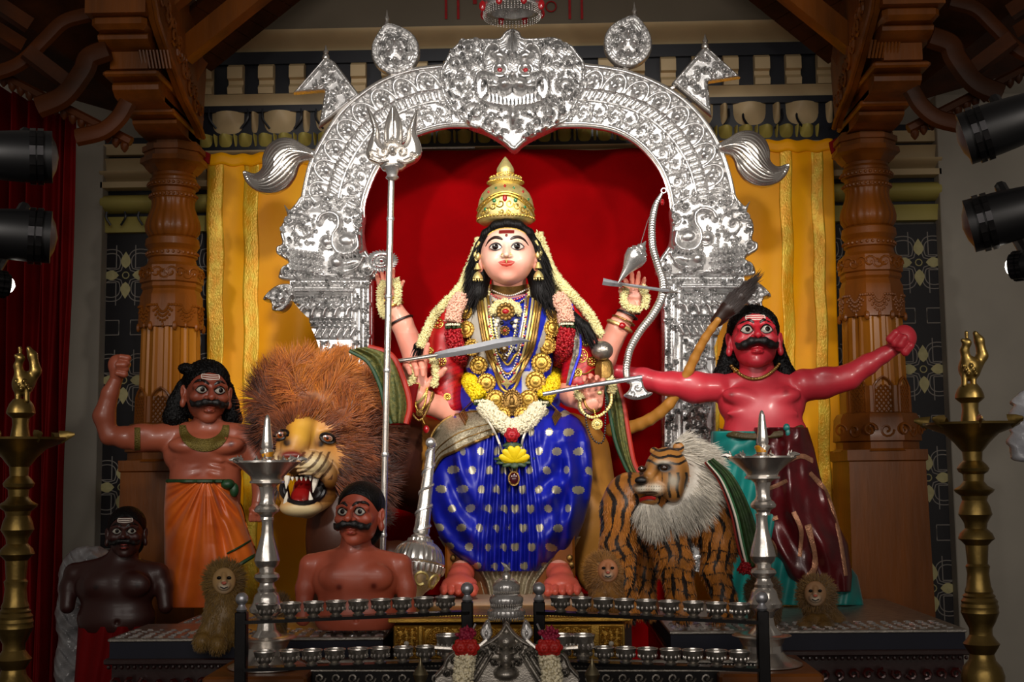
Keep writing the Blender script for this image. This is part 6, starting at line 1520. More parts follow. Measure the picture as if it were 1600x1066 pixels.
mesh('body', V, Fq, 'skin', w1, col=col); bv1 = bvh_of(V, Fq)
bd = B(); G = []
for i in range(26):
    t = i / 25; a = math.pi * t; x = 319 - 34 * math.cos(a); y = 664 + 32 * math.sin(a) ** .9; wd_ = 5 + 5 * math.sin(a)
    G.append([onto(bv1, x + math.cos(a) * wd_ * q, y - math.sin(a) * wd_ * q, .006 + .004 * math.cos(q * 1.5)) for q in np.linspace(-1, 1, 7)])
B().grid(np.array(G)).build('collar_necklace', mat('old_gilt', '6a5a20', .5, .5, .3, 80, .6, 180), w1)
bd = B(); G = []
for i in range(16): x = 214 + .6 * math.sin(i); G.append([onto(bv1, 210 + q * 9, 668 + i * 2.4, .004) for q in np.linspace(0, 1, 4)])
B().grid(np.array(G)).build('arm_band', bpy.data.materials['old_gilt'], w1)
def dhoti1(u, v):
    yb = np.interp(u, [0, .45, .62, 1], [950, 950, 900, 868]); y = 752 + v * (yb - 752); L = np.interp(y, [752, 800, 962], [259, 256, 258]); Rr = np.interp(y, [752, 800, 860, 962], [364, 376, 397, 404]); x = L + (Rr - L) * u
    d = 46 * np.clip(1 - (2 * u - 1) ** 2, 0, 1) ** .45 + 6
    an = np.arctan2(y - 742, x - 322); rr = np.hypot(y - 742, x - 322)
    d += (5 * np.sin(an * 16 + rr / 60) + 2.5 * np.sin(an * 31 + 1)) * np.clip(rr / 60, .3, 1)
    d += 7 * np.exp(-((x - 330 - (y - 800) * .1) / 10) ** 2) * np.clip((y - 755) / 20, 0, 1) * np.clip((850 - y) / 30, 0, 1) - 7 * np.exp(-((x - 345 - (y - 800) * .15) / 6) ** 2) * np.clip((870 - y) / 30, 0, 1)
    return x, y, d
u, v = np.meshgrid(np.linspace(0, 1, 130), np.linspace(0, 1, 120)); x, y, d = dhoti1(u, v)
shell('dhoti', x, y, d, Y1, mat('orange_silk', 'd9691a', .42, 0, .2, 6, .05, 200, dark='b84f0e', sheen=.2), w1)
M['green_trim'] = mat('green_trim', '12401f', .5, 0, .3, 40)
bd = B()
for pts, r in (([(u_, 0) for u_ in np.linspace(.02, .98, 20)], .008), ([(u_, 1) for u_ in np.linspace(.66, 1, 14)], .008), ([(u_, .8) for u_ in np.linspace(.7, 1, 12)], .004)):
    W = []
    for a, b in pts: xx, yy, dd = dhoti1(np.array([a]), np.array([b])); W.append(P(xx[0], yy[0], Y1 - (dd[0] + 2) * s1))
    bd.tube(W, r, 6)
bd.ball(P(356, 757, Y1 - .1), (.03, .03, .022), 10, 8); bd.ball(P(366, 766, Y1 - .09), (.02, .02, .03), 10, 8); bd.each('green_trim', M['green_trim'], w1)

# --- scarlet warrior, arms spread
Y2 = .02; s2 = S(Y2); w2 = thing('warrior_statue', 'scarlet warrior statue with both arms spread, standing on the table by the tiger', 'statue', P(1200, 955, Y2))
H2, HF2 = man_head(w2, P(1179, 527, Y2 - .03), (-3, 9, 0), s2 * 1.08, 'full', lip='b8202c', mous=1.15, hw=1.02)
b2 = Sc(Y2, 2.0); torso(b2, 1190, 598, 684, 88, lean=4, ribs=False)
b2.chain([(1180, 560, 0, 25), (1186, 600, -4, 30)], k=8)
b2.chain([(1118, 606, 0, 22), (1085, 606, 2, 24), (1050, 600, 6, 19), (1035, 600, 8, 17)], k=6).chain([(1040, 600, 8, 17), (1005, 592, 10, 17), (975, 584, 12, 12), (960, 580, 12, 11)], k=5).ell((1080, 594, 8), (26, 14, 16), k=5)
b2.chain([(1256, 602, 0, 26), (1285, 600, 2, 23), (1325, 590, 6, 20)], k=6).chain([(1325, 589, 6, 19), (1355, 570, 10, 16), (1380, 555, 14, 12), (1396, 545, 16, 11)], k=5).ell((1290, 586, 10), (24, 13, 16), k=5)
b2.ell((1192, 650, 22), (46, 36, 24), k=14)
b2.chain([(1165, 680, 0, 36), (1165, 800, 0, 26), (1170, 922, 0, 18)], k=10).chain([(1225, 680, 0, 36), (1235, 800, 0, 26), (1240, 922, 0, 18)], k=10)
fs2 = Sc(Y2, 1.3); fist(fs2, (1413, 528, 18), 26, (.75, .65), (-.5, .8)); fs2.chain([(1392, 547, 15, 11), (1408, 534, 16, 15)], k=4)
V, Fq = merge([(H2, HF2), b2.raw(), fs2.raw()]); col = paint(V, 'c02c3a', ((1143, 617, 5, '8a1420'), (1228, 613, 5, '8a1420'), (1190, 648, 36, 'd0505a'), (1179, 527, 30, 'c82030')))
mesh('body', V, Fq, 'skin', w2, col=col); bv2 = bvh_of(V, Fq)
bd = B()
for i in range(34): t = i / 33; bd.ball(onto(bv2, 1143 + 74 * t, 572 + 22 * math.sin(math.pi * t) ** .8 - 3 * t, .005), (.0085, .006, .0075), 6, 5)
bd.build('bead_necklace', M['gold_old'], w2, kind='stuff')
def garment(name, rows, Y, m, par, fold, depth=40, nu=110, nv=110, yb=None):
    r_ = np.array(rows, float); u, v = np.meshgrid(np.linspace(0, 1, nu), np.linspace(0, 1, nv)); y = r_[0, 0] + v * (r_[-1, 0] - r_[0, 0])
    x = np.interp(y, r_[:, 0], r_[:, 1]) * (1 - u) + np.interp(y, r_[:, 0], r_[:, 2]) * u
    if yb is not None: y = r_[0, 0] + (y - r_[0, 0]) * yb(u)
    d = depth * np.clip(1 - (2 * u - 1) ** 2, 0, 1) ** .45 + fold(x, y, u, v); return shell(name, x, y, d, Y, m, par)
garment('teal_cloth', [(674, 1112, 1240), (700, 1112, 1245), (800, 1120, 1260), (900, 1130, 1340), (946, 1140, 1350)], Y2, mat('teal_silk', '0b7f78', .4, 0, .2, 6, .04, 200, dark='07605c', sheen=.15), w2,
        lambda x, y, u, v: 4 * np.sin((x - 1112) / 4.5 + (y - 670) / 25) * np.clip(v * 4, .3, 1) + 4 * np.sin((y - 672 + (x - 1112) * .6) / 7) * np.clip(1 - v * 3, 0, 1), 44)
M['maroon'] = mat('maroon_silk', '5c0f16', .3, .1, .3, 7, .08, 150, dark='38070c', coat=.2)
mdr = garment('maroon_drape', [(668, 1176, 1262), (700, 1178, 1272), (745, 1180, 1282), (800, 1182, 1300), (850, 1196, 1325), (900, 1222, 1332), (925, 1240, 1330)], Y2 - .05, M['maroon'], w2,
        lambda x, y, u, v: 7 * np.sin(u * 10 + 3.0 * np.sin(v * 4)) + 4 * np.sin((y - 660 + (x - 1180) * .9) / 11) * np.clip(1.2 - v * 1.5, 0, 1) + 2.5 * np.sin(u * 24 + v * 5), 40)
mv = np.array([v.co for v in mdr.data.vertices]); bmd = bvh_of(mv, [list(p.vertices) for p in mdr.data.polygons])
bd = B()
for k, (pts, r) in enumerate((([(1182, 770), (1200, 765), (1230, 752)], .004), ([(1184, 815), (1215, 808)], .005), ([(1190, 835), (1210, 852), (1212, 880)], .004), ([(1265, 740), (1290, 770), (1310, 830), (1322, 900)], .005), ([(1235, 928), (1262, 905), (1275, 870), (1262, 820)], .006), ([(1225, 722), (1250, 712), (1270, 720)], .005), ([(1240, 800), (1252, 830), (1250, 870)], .004))):
    bd.tube([onto(bmd, a_, b_, .002) for a_, b_ in spline(pts, 6)], r * 2.4, 6, flat=.25)
bd.each('zari_line', mat('zari', 'c08a6a', .35, .6, .3, 60, .4, 200), w2)
bd = B(); bd.tube([onto(bv2, x, y, .035) for x, y in spline([(1122, 674), (1140, 678), (1180, 682), (1230, 676), (1254, 668)], 6)], .014, 8, flat=.6); bd.build('waist_roll', mat('olive_trim', '4a3c1c', .5, .2, .3, 60, .5, 150), w2)
bd = B(); bd.ball(P(1229, 668, Y2 - .16), (.014, .01, .016), 8, 6); bd.ball(P(1231, 676, Y2 - .16), (.010, .008, .018), 8, 6); bd.build('teal_knot', bpy.data.materials['teal_silk'], w2)

# --- busts
def bust(name_lab, Y, hO, ang, k, cx, sy, by, hw, base, spots, arm, head_kw, legs=False):
    s = S(Y); t = thing('bust_statue', name_lab, 'statue', P(cx, by, Y)); Hv = man_head(t, P(*hO, Y - .03), ang, s * k, 'short', **head_kw)
    b = Sc(Y, 1.9); T = by - sy
    b.chain([(hO[0] - 2, hO[1] + 30, -2, .27 * hw), (cx, sy + 4, -6, .32 * hw)], k=8)
    b.ell((cx, sy + .30 * T, 0), (.80 * hw, .42 * T, .45 * hw), k=12).ell((cx, sy + .80 * T, 0), (.76 * hw, .38 * T, .46 * hw), k=14)
    for s_ in (1, -1):
        b.ell((cx + s_ * .33 * hw, sy + .28 * T, .27 * hw), (.34 * hw, .20 * T, .19 * hw), k=3).chain([(cx + s_ * .2 * hw, sy, -4, .2 * hw), (cx + s_ * .80 * hw, sy + .10 * T, -6, .20 * hw)], k=8)
        b.chain([(cx + s_ * .82 * hw, sy + .12 * T, -6, .20 * hw), (cx + s_ * .92 * hw, sy + arm * .5 * T, -4, .17 * hw), (cx + s_ * .96 * hw, sy + arm * T, 4, .14 * hw)], k=6)
    b.ell((cx, sy + .88 * T, .46 * hw), (.04 * hw, .04 * T, .06 * hw), k=3, op=-1).ell((cx, by + 40, 0), (2 * hw, 40, 2 * hw), k=1, op=-1)
    V, Fq = merge([Hv, b.raw()]); mesh('body', V, Fq, 'skin', t, col=paint(V, base, spots)); return t
bust('terracotta bust with a thick moustache between the lion and the silver mace', -.85, (560, 803), (-12, 3, 0), 1.0, 556, 872, 983, 86, 'b0543c', ((560, 800, 40, 'a0452f'), (530, 918, 5, '6a2418'), (584, 916, 5, '6a2418')), .85, dict(tilak=False, mous=1.05))
t4 = bust('dark brown bust beside the wrapped bag, in red waistcloth', -.2, (197, 832), (12, 2, 0), .80, 182, 886, 986, 80, '3c1c18', ((197, 832, 26, '421c16'), (150, 918, 4, '220c0a'), (215, 914, 4, '220c0a')), .62, dict(tilak=True, mous=.8))
garment('red_waistcloth', [(980, 122, 238), (1010, 120, 236), (1066, 116, 225), (1180, 112, 222)], -.2, M['red_drape'], t4, lambda x, y, u, v: 4 * np.sin(u * 24 + 3 * v), 34)
# ================================================================= lion, tiger and plush lions
M['hide'] = mat('painted_hide', 'ffffff', .45, 0, .12, 10, attr=True, bump=.05, bscale=60)
M['fur'] = mat('fur', 'ffffff', .6, 0, .1, 20, attr=True, sheen=.2)
L3 = lambda *h: [np.array(lin(q)) for q in h]
YL = -.30; sL = S(YL)
ln = thing('lion_statue', 'roaring lion statue with shaggy brown mane, its body stretched behind the goddess', 'statue', P(520, 950, YL))
a = Sc(YL, 1.5)
a.ell((485, 690, 15), (58, 58, 48), k=10).ell((452, 700, 45), (22, 36, 30), k=10).ell((540, 720, 10), (30, 50, 35), k=14)
a.chain([(472, 662, 55, 20), (462, 690, 74, 19), (456, 706, 84, 17)], k=8).ell((455, 712, 96), (19, 7.5, 10), k=4)
a.ell((489, 724, 72), (25, 19, 24), rot=(-14, 0, 0), k=5).ell((437, 722, 78), (13, 17, 18), k=5).ell((512, 742, 55), (14, 22, 22), rot=(20, 0, 0), k=6)
for q in range(4): a.chain([(462 + q * 3, 730 + q * 6, 98 - q * 2, 2.2), (485 + q * 4, 728 + q * 6, 94 - q * 3, 3), (504 + q * 2, 714 + q * 5, 80 - q * 3, 2.4)], k=2.5)
a.chain([(505, 768, 25, 26), (480, 792, 50, 18)], k=8).ell((470, 793, 66), (32, 15, 24), k=6).chain([(440, 752, 60, 9), (444, 776, 64, 9)], k=5)
a.ell((473, 764, 92), (31, 19, 46), k=3, op=-1)
a.ell((431, 668, 54), (13, 6, 10), rot=(-20, 0, 0), k=7).ell((516, 670, 50), (20, 6, 12), rot=(16, 0, 0), k=7)
a.ell((437, 682, 82), (13, 8, 12), rot=(-18, 0, 0), k=3, op=-1).ell((513, 686, 72), (15, 8, 12), rot=(14, 0, 0), k=3, op=-1)
a.ell((439, 680, 52), (12, 9, 14), k=2).ell((512, 685, 46), (14, 10, 14), k=2)
VH, FH = a.raw(); VH = smoothn(VH, FH, 1)
bb = Sc(YL, 3.2)
bb.chain([(545, 740, -30, 62), (540, 840, -20, 58), (520, 915, -10, 40)], k=20).chain([(570, 700, -70, 80), (700, 740, -190, 80), (860, 740, -190, 92)], k=20)
bb.chain([(880, 720, -170, 82), (915, 820, -160, 60), (935, 895, -140, 36)], k=20).chain([(620, 880, -60, 36), (630, 912, -60, 30)], k=20)
VB_, FB_ = bb.raw()
tl = Sc(YL, 2.0); tpts = [(955, 672), (985, 668), (1015, 656), (1045, 632), (1068, 596), (1085, 560), (1102, 528), (1122, 500)]
tl.chain([(x, y, -175 + i * 8, 11.5 - i * .4) for i, (x, y) in enumerate(spline(tpts, 2))][:15], k=3); VT_, FT_ = tl.raw()
V, Fq = merge([(VH, FH), (VB_, FB_), (VT_, FT_)])
nh = len(VH); x, y = unP(V); c = np.zeros((len(V), 3))
ORG, PALE, DKB, BLK, CRM, TAN, MUZ = L3('c9801f', 'd9a06a', '3a1a0a', '120806', 'e6cf9c', 'b37a30', 'e0a83a')
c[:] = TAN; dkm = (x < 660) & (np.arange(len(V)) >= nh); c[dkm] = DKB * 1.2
h = np.arange(len(V)) < nh
def blend(mask_w, colr): 
    global c
    w = (np.clip(mask_w, 0, 1) * h)[:, None]; c = c + (colr - c) * w
G2 = lambda cx, cy, rx, ry: np.exp(-(((x - cx) / rx) ** 2 + ((y - cy) / ry) ** 2))
blend(np.ones(len(V)), ORG * .9); blend(1.3 * G2(478, 672, 26, 26), MUZ); blend(1.1 * G2(490, 665, 10, 30) * 0, PALE)
blend(1.3 * G2(428, 668, 14, 16), PALE); blend(1.3 * G2(522, 664, 24, 12), PALE); blend(1.2 * G2(530, 722, 30, 30), ORG); blend(1.3 * G2(490, 726, 28, 20), CRM); blend(1.3 * G2(436, 722, 14, 16), CRM); blend(1.2 * G2(470, 798, 36, 13), CRM)
st_ = np.sin((np.hypot(x - 455, (y - 690) * 1.0)) / 1.9 + (x - 480) * .02) ; blend((st_ > .45) * (x > 468) * (x < 520) * (y > 706) * (y < 750) * .85, DKB); blend((np.sin(x * .9) > .5) * (x < 446) * (y > 712) * (y < 745) * .8, DKB)
dq = (((x - 473) / 35) ** 2 + ((y - 764) / 22) ** 2); blend((dq < 1) * 1., BLK); blend(1.5 * G2(455, 711, 19, 7), L3('7a2418')[0]); blend(1.4 * G2(437, 682, 13, 8), BLK); blend(1.4 * G2(513, 686, 15, 8), BLK)
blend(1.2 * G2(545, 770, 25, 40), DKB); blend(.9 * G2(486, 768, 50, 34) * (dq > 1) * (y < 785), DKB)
blend(1.6 * G2(527, 680, 9, 5), BLK); blend(1.5 * G2(500, 694, 7, 5), BLK); blend(1.5 * G2(448, 692, 6, 6), BLK); blend(1.4 * G2(426, 672, 6, 6), BLK); blend(.8 * G2(505, 650, 30, 7), DKB)
blend(.6 * G2(450, 676, 4, 14), ORG * .6); blend(.7 * G2(495, 690, 4, 16), ORG * .5)
mesh('body', V, Fq, 'hide', ln, col=c)
fl = Surf(Sc(YL, 1), VH, FH); fl.sc.fr = None; fl.ax = None
def lat(x_, y_, lift): return onto(fl.bv, x_, y_, lift)
e1 = B(); ir = B(); pu = B(); lid = B()
for cx, cy, an in ((439, 680, -.25), (512, 685, .2)):
    p = lat(cx, cy, 0); n_ = 14
    def disc(bd, rx, ry, lift, dome): 
        o = [p + np.array([rx * sL * math.cos(a_) * math.cos(an) + ry * sL * math.sin(a_) * math.sin(an), -lift, -rx * sL * math.cos(a_) * math.sin(an) + ry * sL * math.sin(a_) * math.cos(an)]) for a_ in np.arange(n_) * 2 * math.pi / n_]
        bd.add(o + [p + np.array([0, -lift - dome, 0]), p + np.array([0, .01, 0])], [(i, (i + 1) % n_, n_) for i in range(n_)] + [((i + 1) % n_, i, n_ + 1) for i in range(n_)])
    disc(e1, 8, 5, .003, .004); disc(ir, 5.4, 5, .006, .003); disc(pu, 2.2, 2.4, .009, .002)
    for top in (1, -1): lid.tube([lat(cx + 11 * math.cos(q), cy - top * 7 * math.sin(q) + math.cos(q) * an * 12, .006) for q in np.linspace(0, math.pi, 9)], .006, 6)
e1.each('eye', mat('eye_tan', '7c5c3c', .3, 0), ln); ir.each('iris', mat('iris_amber', '8a3c08', .1, 0, .3, coat=1), ln); pu.each('pupil', M['pupil'], ln); lid.each('eyelid_line', M['black_paint'], ln)
bd = B()
def cone(bd, p0, p1, r): bd.tube([p0, p0 * .5 + p1 * .5, p1], [r, r * .75, r * .08], 8)
for (x0, y0, z0), (x1, y1, z1), r_ in (((449, 744, 78), (447, 764, 82), 5), ((494, 744, 72), (489, 770, 76), 5.5), ((446, 788, 76), (449, 768, 82), 4), ((487, 790, 70), (484, 768, 74), 4.5)):
    cone(bd, P(x0, y0, YL - z0 * sL), P(x1, y1, YL - z1 * sL), r_ * sL)
for i in range(5): cone(bd, P(457 + i * 7, 746, YL - 78 * sL), P(457 + i * 7, 752, YL - 80 * sL), 2.4 * sL)
for i in range(4): cone(bd, P(456 + i * 7, 790, YL - 84 * sL), P(456 + i * 7, 784, YL - 85 * sL), 2.4 * sL)
bd.each('fang', M['pearl'], ln)
tg_ = Sc(YL, 1.6); tg_.chain([(474, 762, 40, 15), (470, 778, 60, 14), (466, 786, 76, 10)], k=6); v, q = tg_.raw(); mesh('tongue', v, q, mat('tongue_red', '8e1210', .35, coat=.3), ln)
lp = B(); lp.tube([lat(473 + 34 * math.cos(q), 765 + 22 * math.sin(q), .004) for q in np.linspace(0, 2 * math.pi, 30)[:-1]], .009, 6, closed=True); lp.build('mouth_rim', M['black_paint'], ln)
# mane
mb = Sc(YL, 3); mb.ell((490, 616, -24), (78, 58, 40), k=14).ell((515, 655, -34), (88, 90, 56), k=14).ell((560, 700, -30), (50, 90, 50), k=14).ell((440, 640, -30), (40, 60, 40), k=14).ell((470, 620, 4), (52, 42, 34), k=12).ell((540, 640, 5), (46, 50, 34), k=12).ell((560, 770, -20), (36, 50, 40), k=12)
VM, FM = mb.raw(); MO, MB_, MD = L3('d98226', '9c4c14', '34140a')
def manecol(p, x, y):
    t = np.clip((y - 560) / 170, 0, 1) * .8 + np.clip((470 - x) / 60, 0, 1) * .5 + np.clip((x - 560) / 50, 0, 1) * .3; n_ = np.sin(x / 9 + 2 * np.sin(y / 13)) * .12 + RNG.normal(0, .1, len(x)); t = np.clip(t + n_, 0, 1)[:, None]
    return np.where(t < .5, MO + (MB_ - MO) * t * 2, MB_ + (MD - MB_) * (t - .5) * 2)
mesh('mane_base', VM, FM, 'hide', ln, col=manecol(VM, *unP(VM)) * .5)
fc = P(476, 705, YL - .1)
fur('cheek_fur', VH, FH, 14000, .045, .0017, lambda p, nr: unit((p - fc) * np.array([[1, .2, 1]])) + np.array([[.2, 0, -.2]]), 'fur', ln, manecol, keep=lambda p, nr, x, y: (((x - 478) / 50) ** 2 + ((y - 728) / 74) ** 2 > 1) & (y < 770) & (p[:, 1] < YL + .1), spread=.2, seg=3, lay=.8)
def manecomb(p, nr):
    d = unit(p - fc); d[:, 1] *= .4; w = np.stack([np.sin(p[:, 2] * 30 + 3 * np.sin(p[:, 0] * 22)), 0 * p[:, 0], np.sin(p[:, 0] * 26 + 2.5 * np.sin(p[:, 2] * 18))], 1) * 1.1; d = d + w; d[:, 0] += .35; d[:, 2] -= .25 * (p[:, 2] < fc[2] + .12); return d
keepm = lambda p, nr, x, y: ~((((x - 476) / 47) ** 2 + ((y - 735) / 80) ** 2 < 1) & (p[:, 1] < YL)) & (nr[:, 1] < .6)
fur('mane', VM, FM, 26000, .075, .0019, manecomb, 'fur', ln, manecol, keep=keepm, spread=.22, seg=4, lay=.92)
tp = Sc(YL, 2.2); tp.chain([(1120, 502, -70, 10), (1138, 482, -66, 13), (1158, 462, -62, 10), (1176, 440, -60, 2.5)], k=4); v, q = tp.raw()
tc = lambda p, x, y: L3('2a1710')[0][None] * np.ones((len(p), 1)); mesh('tail_tuft_core', v, q, 'hide', ln, col=tc(v, *unP(v)))
fur('tail_tuft', v, q, 1800, .05, .0018, lambda p, nr: np.array([[.62, 0, .6]]) * np.ones((len(p), 1)), 'fur', ln, tc, spread=.12, lay=.9)
# green and gilt sashes over the lion
def sash(name_lab, L, R, Ys, wave=5, edge='sash_red'):
    t = thing('sash', name_lab, 'sash', P(*L[-1], Ys)); Lp = spline(L, 8); Rp = spline(R, 8); Lp = resamp(Lp, 40); Rp = resamp(Rp, 40)
    def f(u, v): i = v * 39; a0 = np.stack([np.interp(i, np.arange(40), Lp[:, k]) for k in (0, 1)], -1); b0 = np.stack([np.interp(i, np.arange(40), Rp[:, k]) for k in (0, 1)], -1); q = a0 + (b0 - a0) * u[..., None]; return q[..., 0], q[..., 1]
    fold = lambda u, v: .03 * np.sin(math.pi * u) + .006 * np.sin(u * wave * 3 + v * 5)
    cloth('panel', f, Ys, M['sash'], fold, t, nu=24, nv=40)
    for u0, m_ in ((0, 'green_trim'), (1, edge)):
        W = []
        for v in np.linspace(0, 1, 36): xx, yy = f(np.array([float(u0)]), np.array([v])); W.append(P(xx[0], yy[0], Ys - .008))
        bd = B(); bd.tube(W, .008 if u0 == 0 else .011, 6, flat=.5); bd.build('edge', M[m_], t)
    return t
M['sash'] = mat('sash_green_gilt', '6f6a32', .5, .3, .4, 90, .4, 240, dark='3f4a22'); M['sash_red'] = mat('sash_red', 'a8220e', .5, 0, .2)
sash('olive gilt sash with green edge over the back of the lion\'s mane', [(546, 548), (575, 566), (594, 604), (602, 640), (612, 662)], [(575, 542), (612, 556), (632, 598), (640, 634), (634, 662)], YL - .16)
sash('olive gilt sash with orange edge hanging beside the goddess\'s dagger hand', [(944, 596), (952, 640), (962, 690), (978, 730), (992, 752)], [(962, 592), (974, 632), (982, 680), (990, 722), (1002, 746)], YL + .02)
tag(cloth('red_underlay', lambda u, v: (lerp(600, 655 - 14 * v, u) - 6 * v * 0, lerp(600, 664, v)), YL - .09, M['red_drape'], lambda u, v: .006 * np.sin(u * 9), nu=14, nv=14), 'dark red cloth under the olive sash behind the lion\'s mane', 'cloth')

# ---- tiger
YT = -.70; sT = S(YT)
tg = thing('tiger_statue', 'striped tiger statue with white ruff and beard, standing between goddess and scarlet warrior', 'statue', P(1050, 985, YT))
a = Sc(YT, 1.8)
a.ell((1045, 795, -22), (84, 52, 44), k=16).ell((985, 795, 10), (44, 56, 40), k=14).ell((1100, 800, -20), (40, 52, 40), k=14)
a.chain([(975, 800, 14, 36), (964, 860, 16, 26), (972, 915, 18, 19), (984, 950, 20, 15), (980, 960, 30, 15)], k=8)
a.chain([(1040, 820, 10, 34), (1054, 880, 14, 27), (1064, 930, 14, 20), (1068, 950, 16, 16), (1066, 960, 26, 16)], k=8)
a.chain([(1108, 800, -20, 38), (1124, 850, -14, 29), (1118, 890, -12, 22), (1132, 935, -8, 17), (1128, 952, 0, 15), (1122, 960, 12, 15)], k=8)
a.chain([(1010, 830, -60, 26), (1006, 900, -60, 18), (1012, 955, -56, 15)], k=8)
a.chain([(1030, 770, 0, 42), (1040, 745, 16, 36)], k=10)
VA, FA = a.raw()
hd = Sc(YT, 1.2)
hd.ell((1042, 738, 40), (34, 38, 34), k=8).ell((1012, 752, 62), (14, 12, 24), rot=(0, -20, 0), k=8).ell((1006, 763, 70), (17, 11, 17), k=4).ell((1024, 765, 64), (16, 11, 15), k=4).chain([(1028, 722, 66, 9), (1014, 742, 80, 8)], k=6)
hd.ell((1002, 751, 88), (10, 6, 6), k=2).ell((1014, 782, 54), (15, 8, 14), k=5).ell((1012, 772, 76), (15, 3.4, 16), k=2, op=-1).ell((1052, 762, 48), (16, 22, 18), k=6)
hd.ell((1038, 730, 76), (10, 5, 6), k=3, op=-1).ell((1002, 732, 74), (7, 5, 6), k=3, op=-1).ell((1037, 731, 64), (9, 6, 8), k=2).ell((1003, 733, 62), (6, 5, 8), k=2)
hd.ell((1060, 700, 26), (9, 9, 5), rot=(-20, 0, 0), k=3).ell((1022, 705, 30), (7, 6, 5), rot=(10, 0, 0), k=3)
VD, FD = hd.raw(); VD = smoothn(VD, FD, 1)
V, Fq = merge([(VA, FA), (VD, FD)]); x, y = unP(V); nh = len(VA)
TO, TD, TW, TK = L3('c0782a', '1a0d06', 'd8cdb8', '0c0706')
z = (V[:, 1] - YT) / sT; c = np.repeat(TO[None], len(V), 0) * (.85 + .15 * np.sin(x / 20 + y / 15))[:, None]; ish = np.arange(len(V)) >= nh
w1_ = np.sin(x / 2.7 + 2.2 * np.sin(y / 16 + x / 40) + .8 * np.sin(y / 7)) + .35 * np.sin(y / 11 + z / 6); w2_ = np.sin(y / 2.9 + 2.0 * np.sin(x / 11) + z / 9)
leg = (y > 850) & ~ish; st_ = np.where(leg, np.maximum(w1_ - .1, w2_ - .35), w1_) > .55; c[st_ & ~ish] = TD
dark = np.clip(G2(1000, 895, 26, 45) * 1.5 * (z > 20), 0, 1)[:, None]
hx, hy = x - 1040, y - 722; hs_ = (np.sin(y / 1.8 + np.abs(hx) / 10 + 1.2 * np.sin(x / 5)) > .4) & (y < 728) & ish; c[ish] = L3('ae7636')[0]; c[hs_] = TD
ck = (np.sin(x / 2.1 + .6 * np.sin(y / 5)) > .5) & ish & (x > 1034) & (y > 738) & (y < 778); c[ck] = TD
def bl2(m, col_): 
    global c
    m = np.clip(m * ish, 0, 1)[:, None]; c = c + (col_ - c) * m
bl2(1.3 * G2(1024, 763, 12, 8), TW); bl2(1.3 * G2(1002, 764, 9, 7), TW); bl2(1.1 * G2(1036, 723, 10, 4), TW); bl2(1.2 * G2(1052, 752, 8, 10), TW * .9); bl2(1.0 * G2(1020, 748, 7, 5), L3('d8a060')[0]); bl2(1.8 * G2(1001, 751, 11, 8), TK); bl2(1.6 * G2(1011, 778, 16, 5), TK); bl2(1.8 * G2(1038, 731, 13, 7), TK); bl2(1.5 * G2(1003, 733, 7, 5), TK)
bl2((np.sin(x * 1.6) > .5) * (np.sin(y * 1.3) > .3) * G2(1016, 764, 20, 7) * 1.2, TK)
mesh('body', V, Fq, 'hide', tg, col=c); bt_ = bvh_of(V, Fq)
bd = B(); 
for cx, cy in ((1038, 731), (1003, 733)): bd.ball(onto(bt_, cx, cy, .0), (.015, .008, .011), 10, 6)
bd.each('eye', mat('tiger_eye', '2a1608', .1, coat=1), tg)
bd = B(); bd.tube([onto(bt_, 1000 + i * 6, 782 - 2.5 * math.sin(i / 4 * 3) - i * .6, .003) for i in range(5)], .007, 6, flat=.5); bd.build('lip_line', mat('lip_red_paint', 'a81a16', .4), tg)
def tcomb(v): v = np.array([v], float); return lambda p, nr: v * np.ones((len(p), 1)) + nr * .3
TWc = lambda p, x, y: (L3('e9e2d4')[0][None] - .12 * RNG.random((len(p), 1)))
rf = Sc(YT, 2.4); rf.chain([(1060, 702, 10, 13), (1086, 722, 2, 22), (1092, 752, 6, 26), (1074, 782, 20, 24), (1048, 800, 34, 16)], k=8); v, q = rf.raw(); mesh('ruff_base', v, q, 'hide', tg, col=TWc(v, *unP(v)) * .8)
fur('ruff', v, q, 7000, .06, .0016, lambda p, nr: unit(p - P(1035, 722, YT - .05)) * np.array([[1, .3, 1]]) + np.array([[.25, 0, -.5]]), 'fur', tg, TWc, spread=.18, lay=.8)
br_ = Sc(YT, 2); br_.chain([(1010, 792, 52, 12), (1020, 802, 46, 14), (1026, 818, 38, 8)], k=6); v, q = br_.raw(); mesh('beard_base', v, q, 'hide', tg, col=TWc(v, *unP(v)) * .8)
fur('beard', v, q, 2600, .055, .0016, tcomb((-.02, 0, -1)), 'fur', tg, TWc, spread=.16, lay=.85)
kp = lambda p, nr, x, y: (nr[:, 1] < .3)
def cfun(p, x, y):
    xx, yy = x, y; z_ = (p[:, 1] - YT) / sT; a1 = np.sin(xx / 2.7 + 2.2 * np.sin(yy / 16 + xx / 40) + .8 * np.sin(yy / 7)) + .35 * np.sin(yy / 11 + z_ / 6); a2 = np.sin(yy / 2.9 + 2.0 * np.sin(xx / 11) + z_ / 9)
    s_ = np.where(yy > 850, np.maximum(a1 - .1, a2 - .35), a1) > .55; cc = np.repeat(TO[None] * 1.1, len(p), 0); cc[s_] = TD; return cc
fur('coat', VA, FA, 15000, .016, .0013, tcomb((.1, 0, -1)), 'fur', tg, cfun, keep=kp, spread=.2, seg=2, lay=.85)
t = thing('shawl', 'green shawl with striped border and red tassel over the tiger\'s haunch', 'shawl', P(1160, 890, YT))
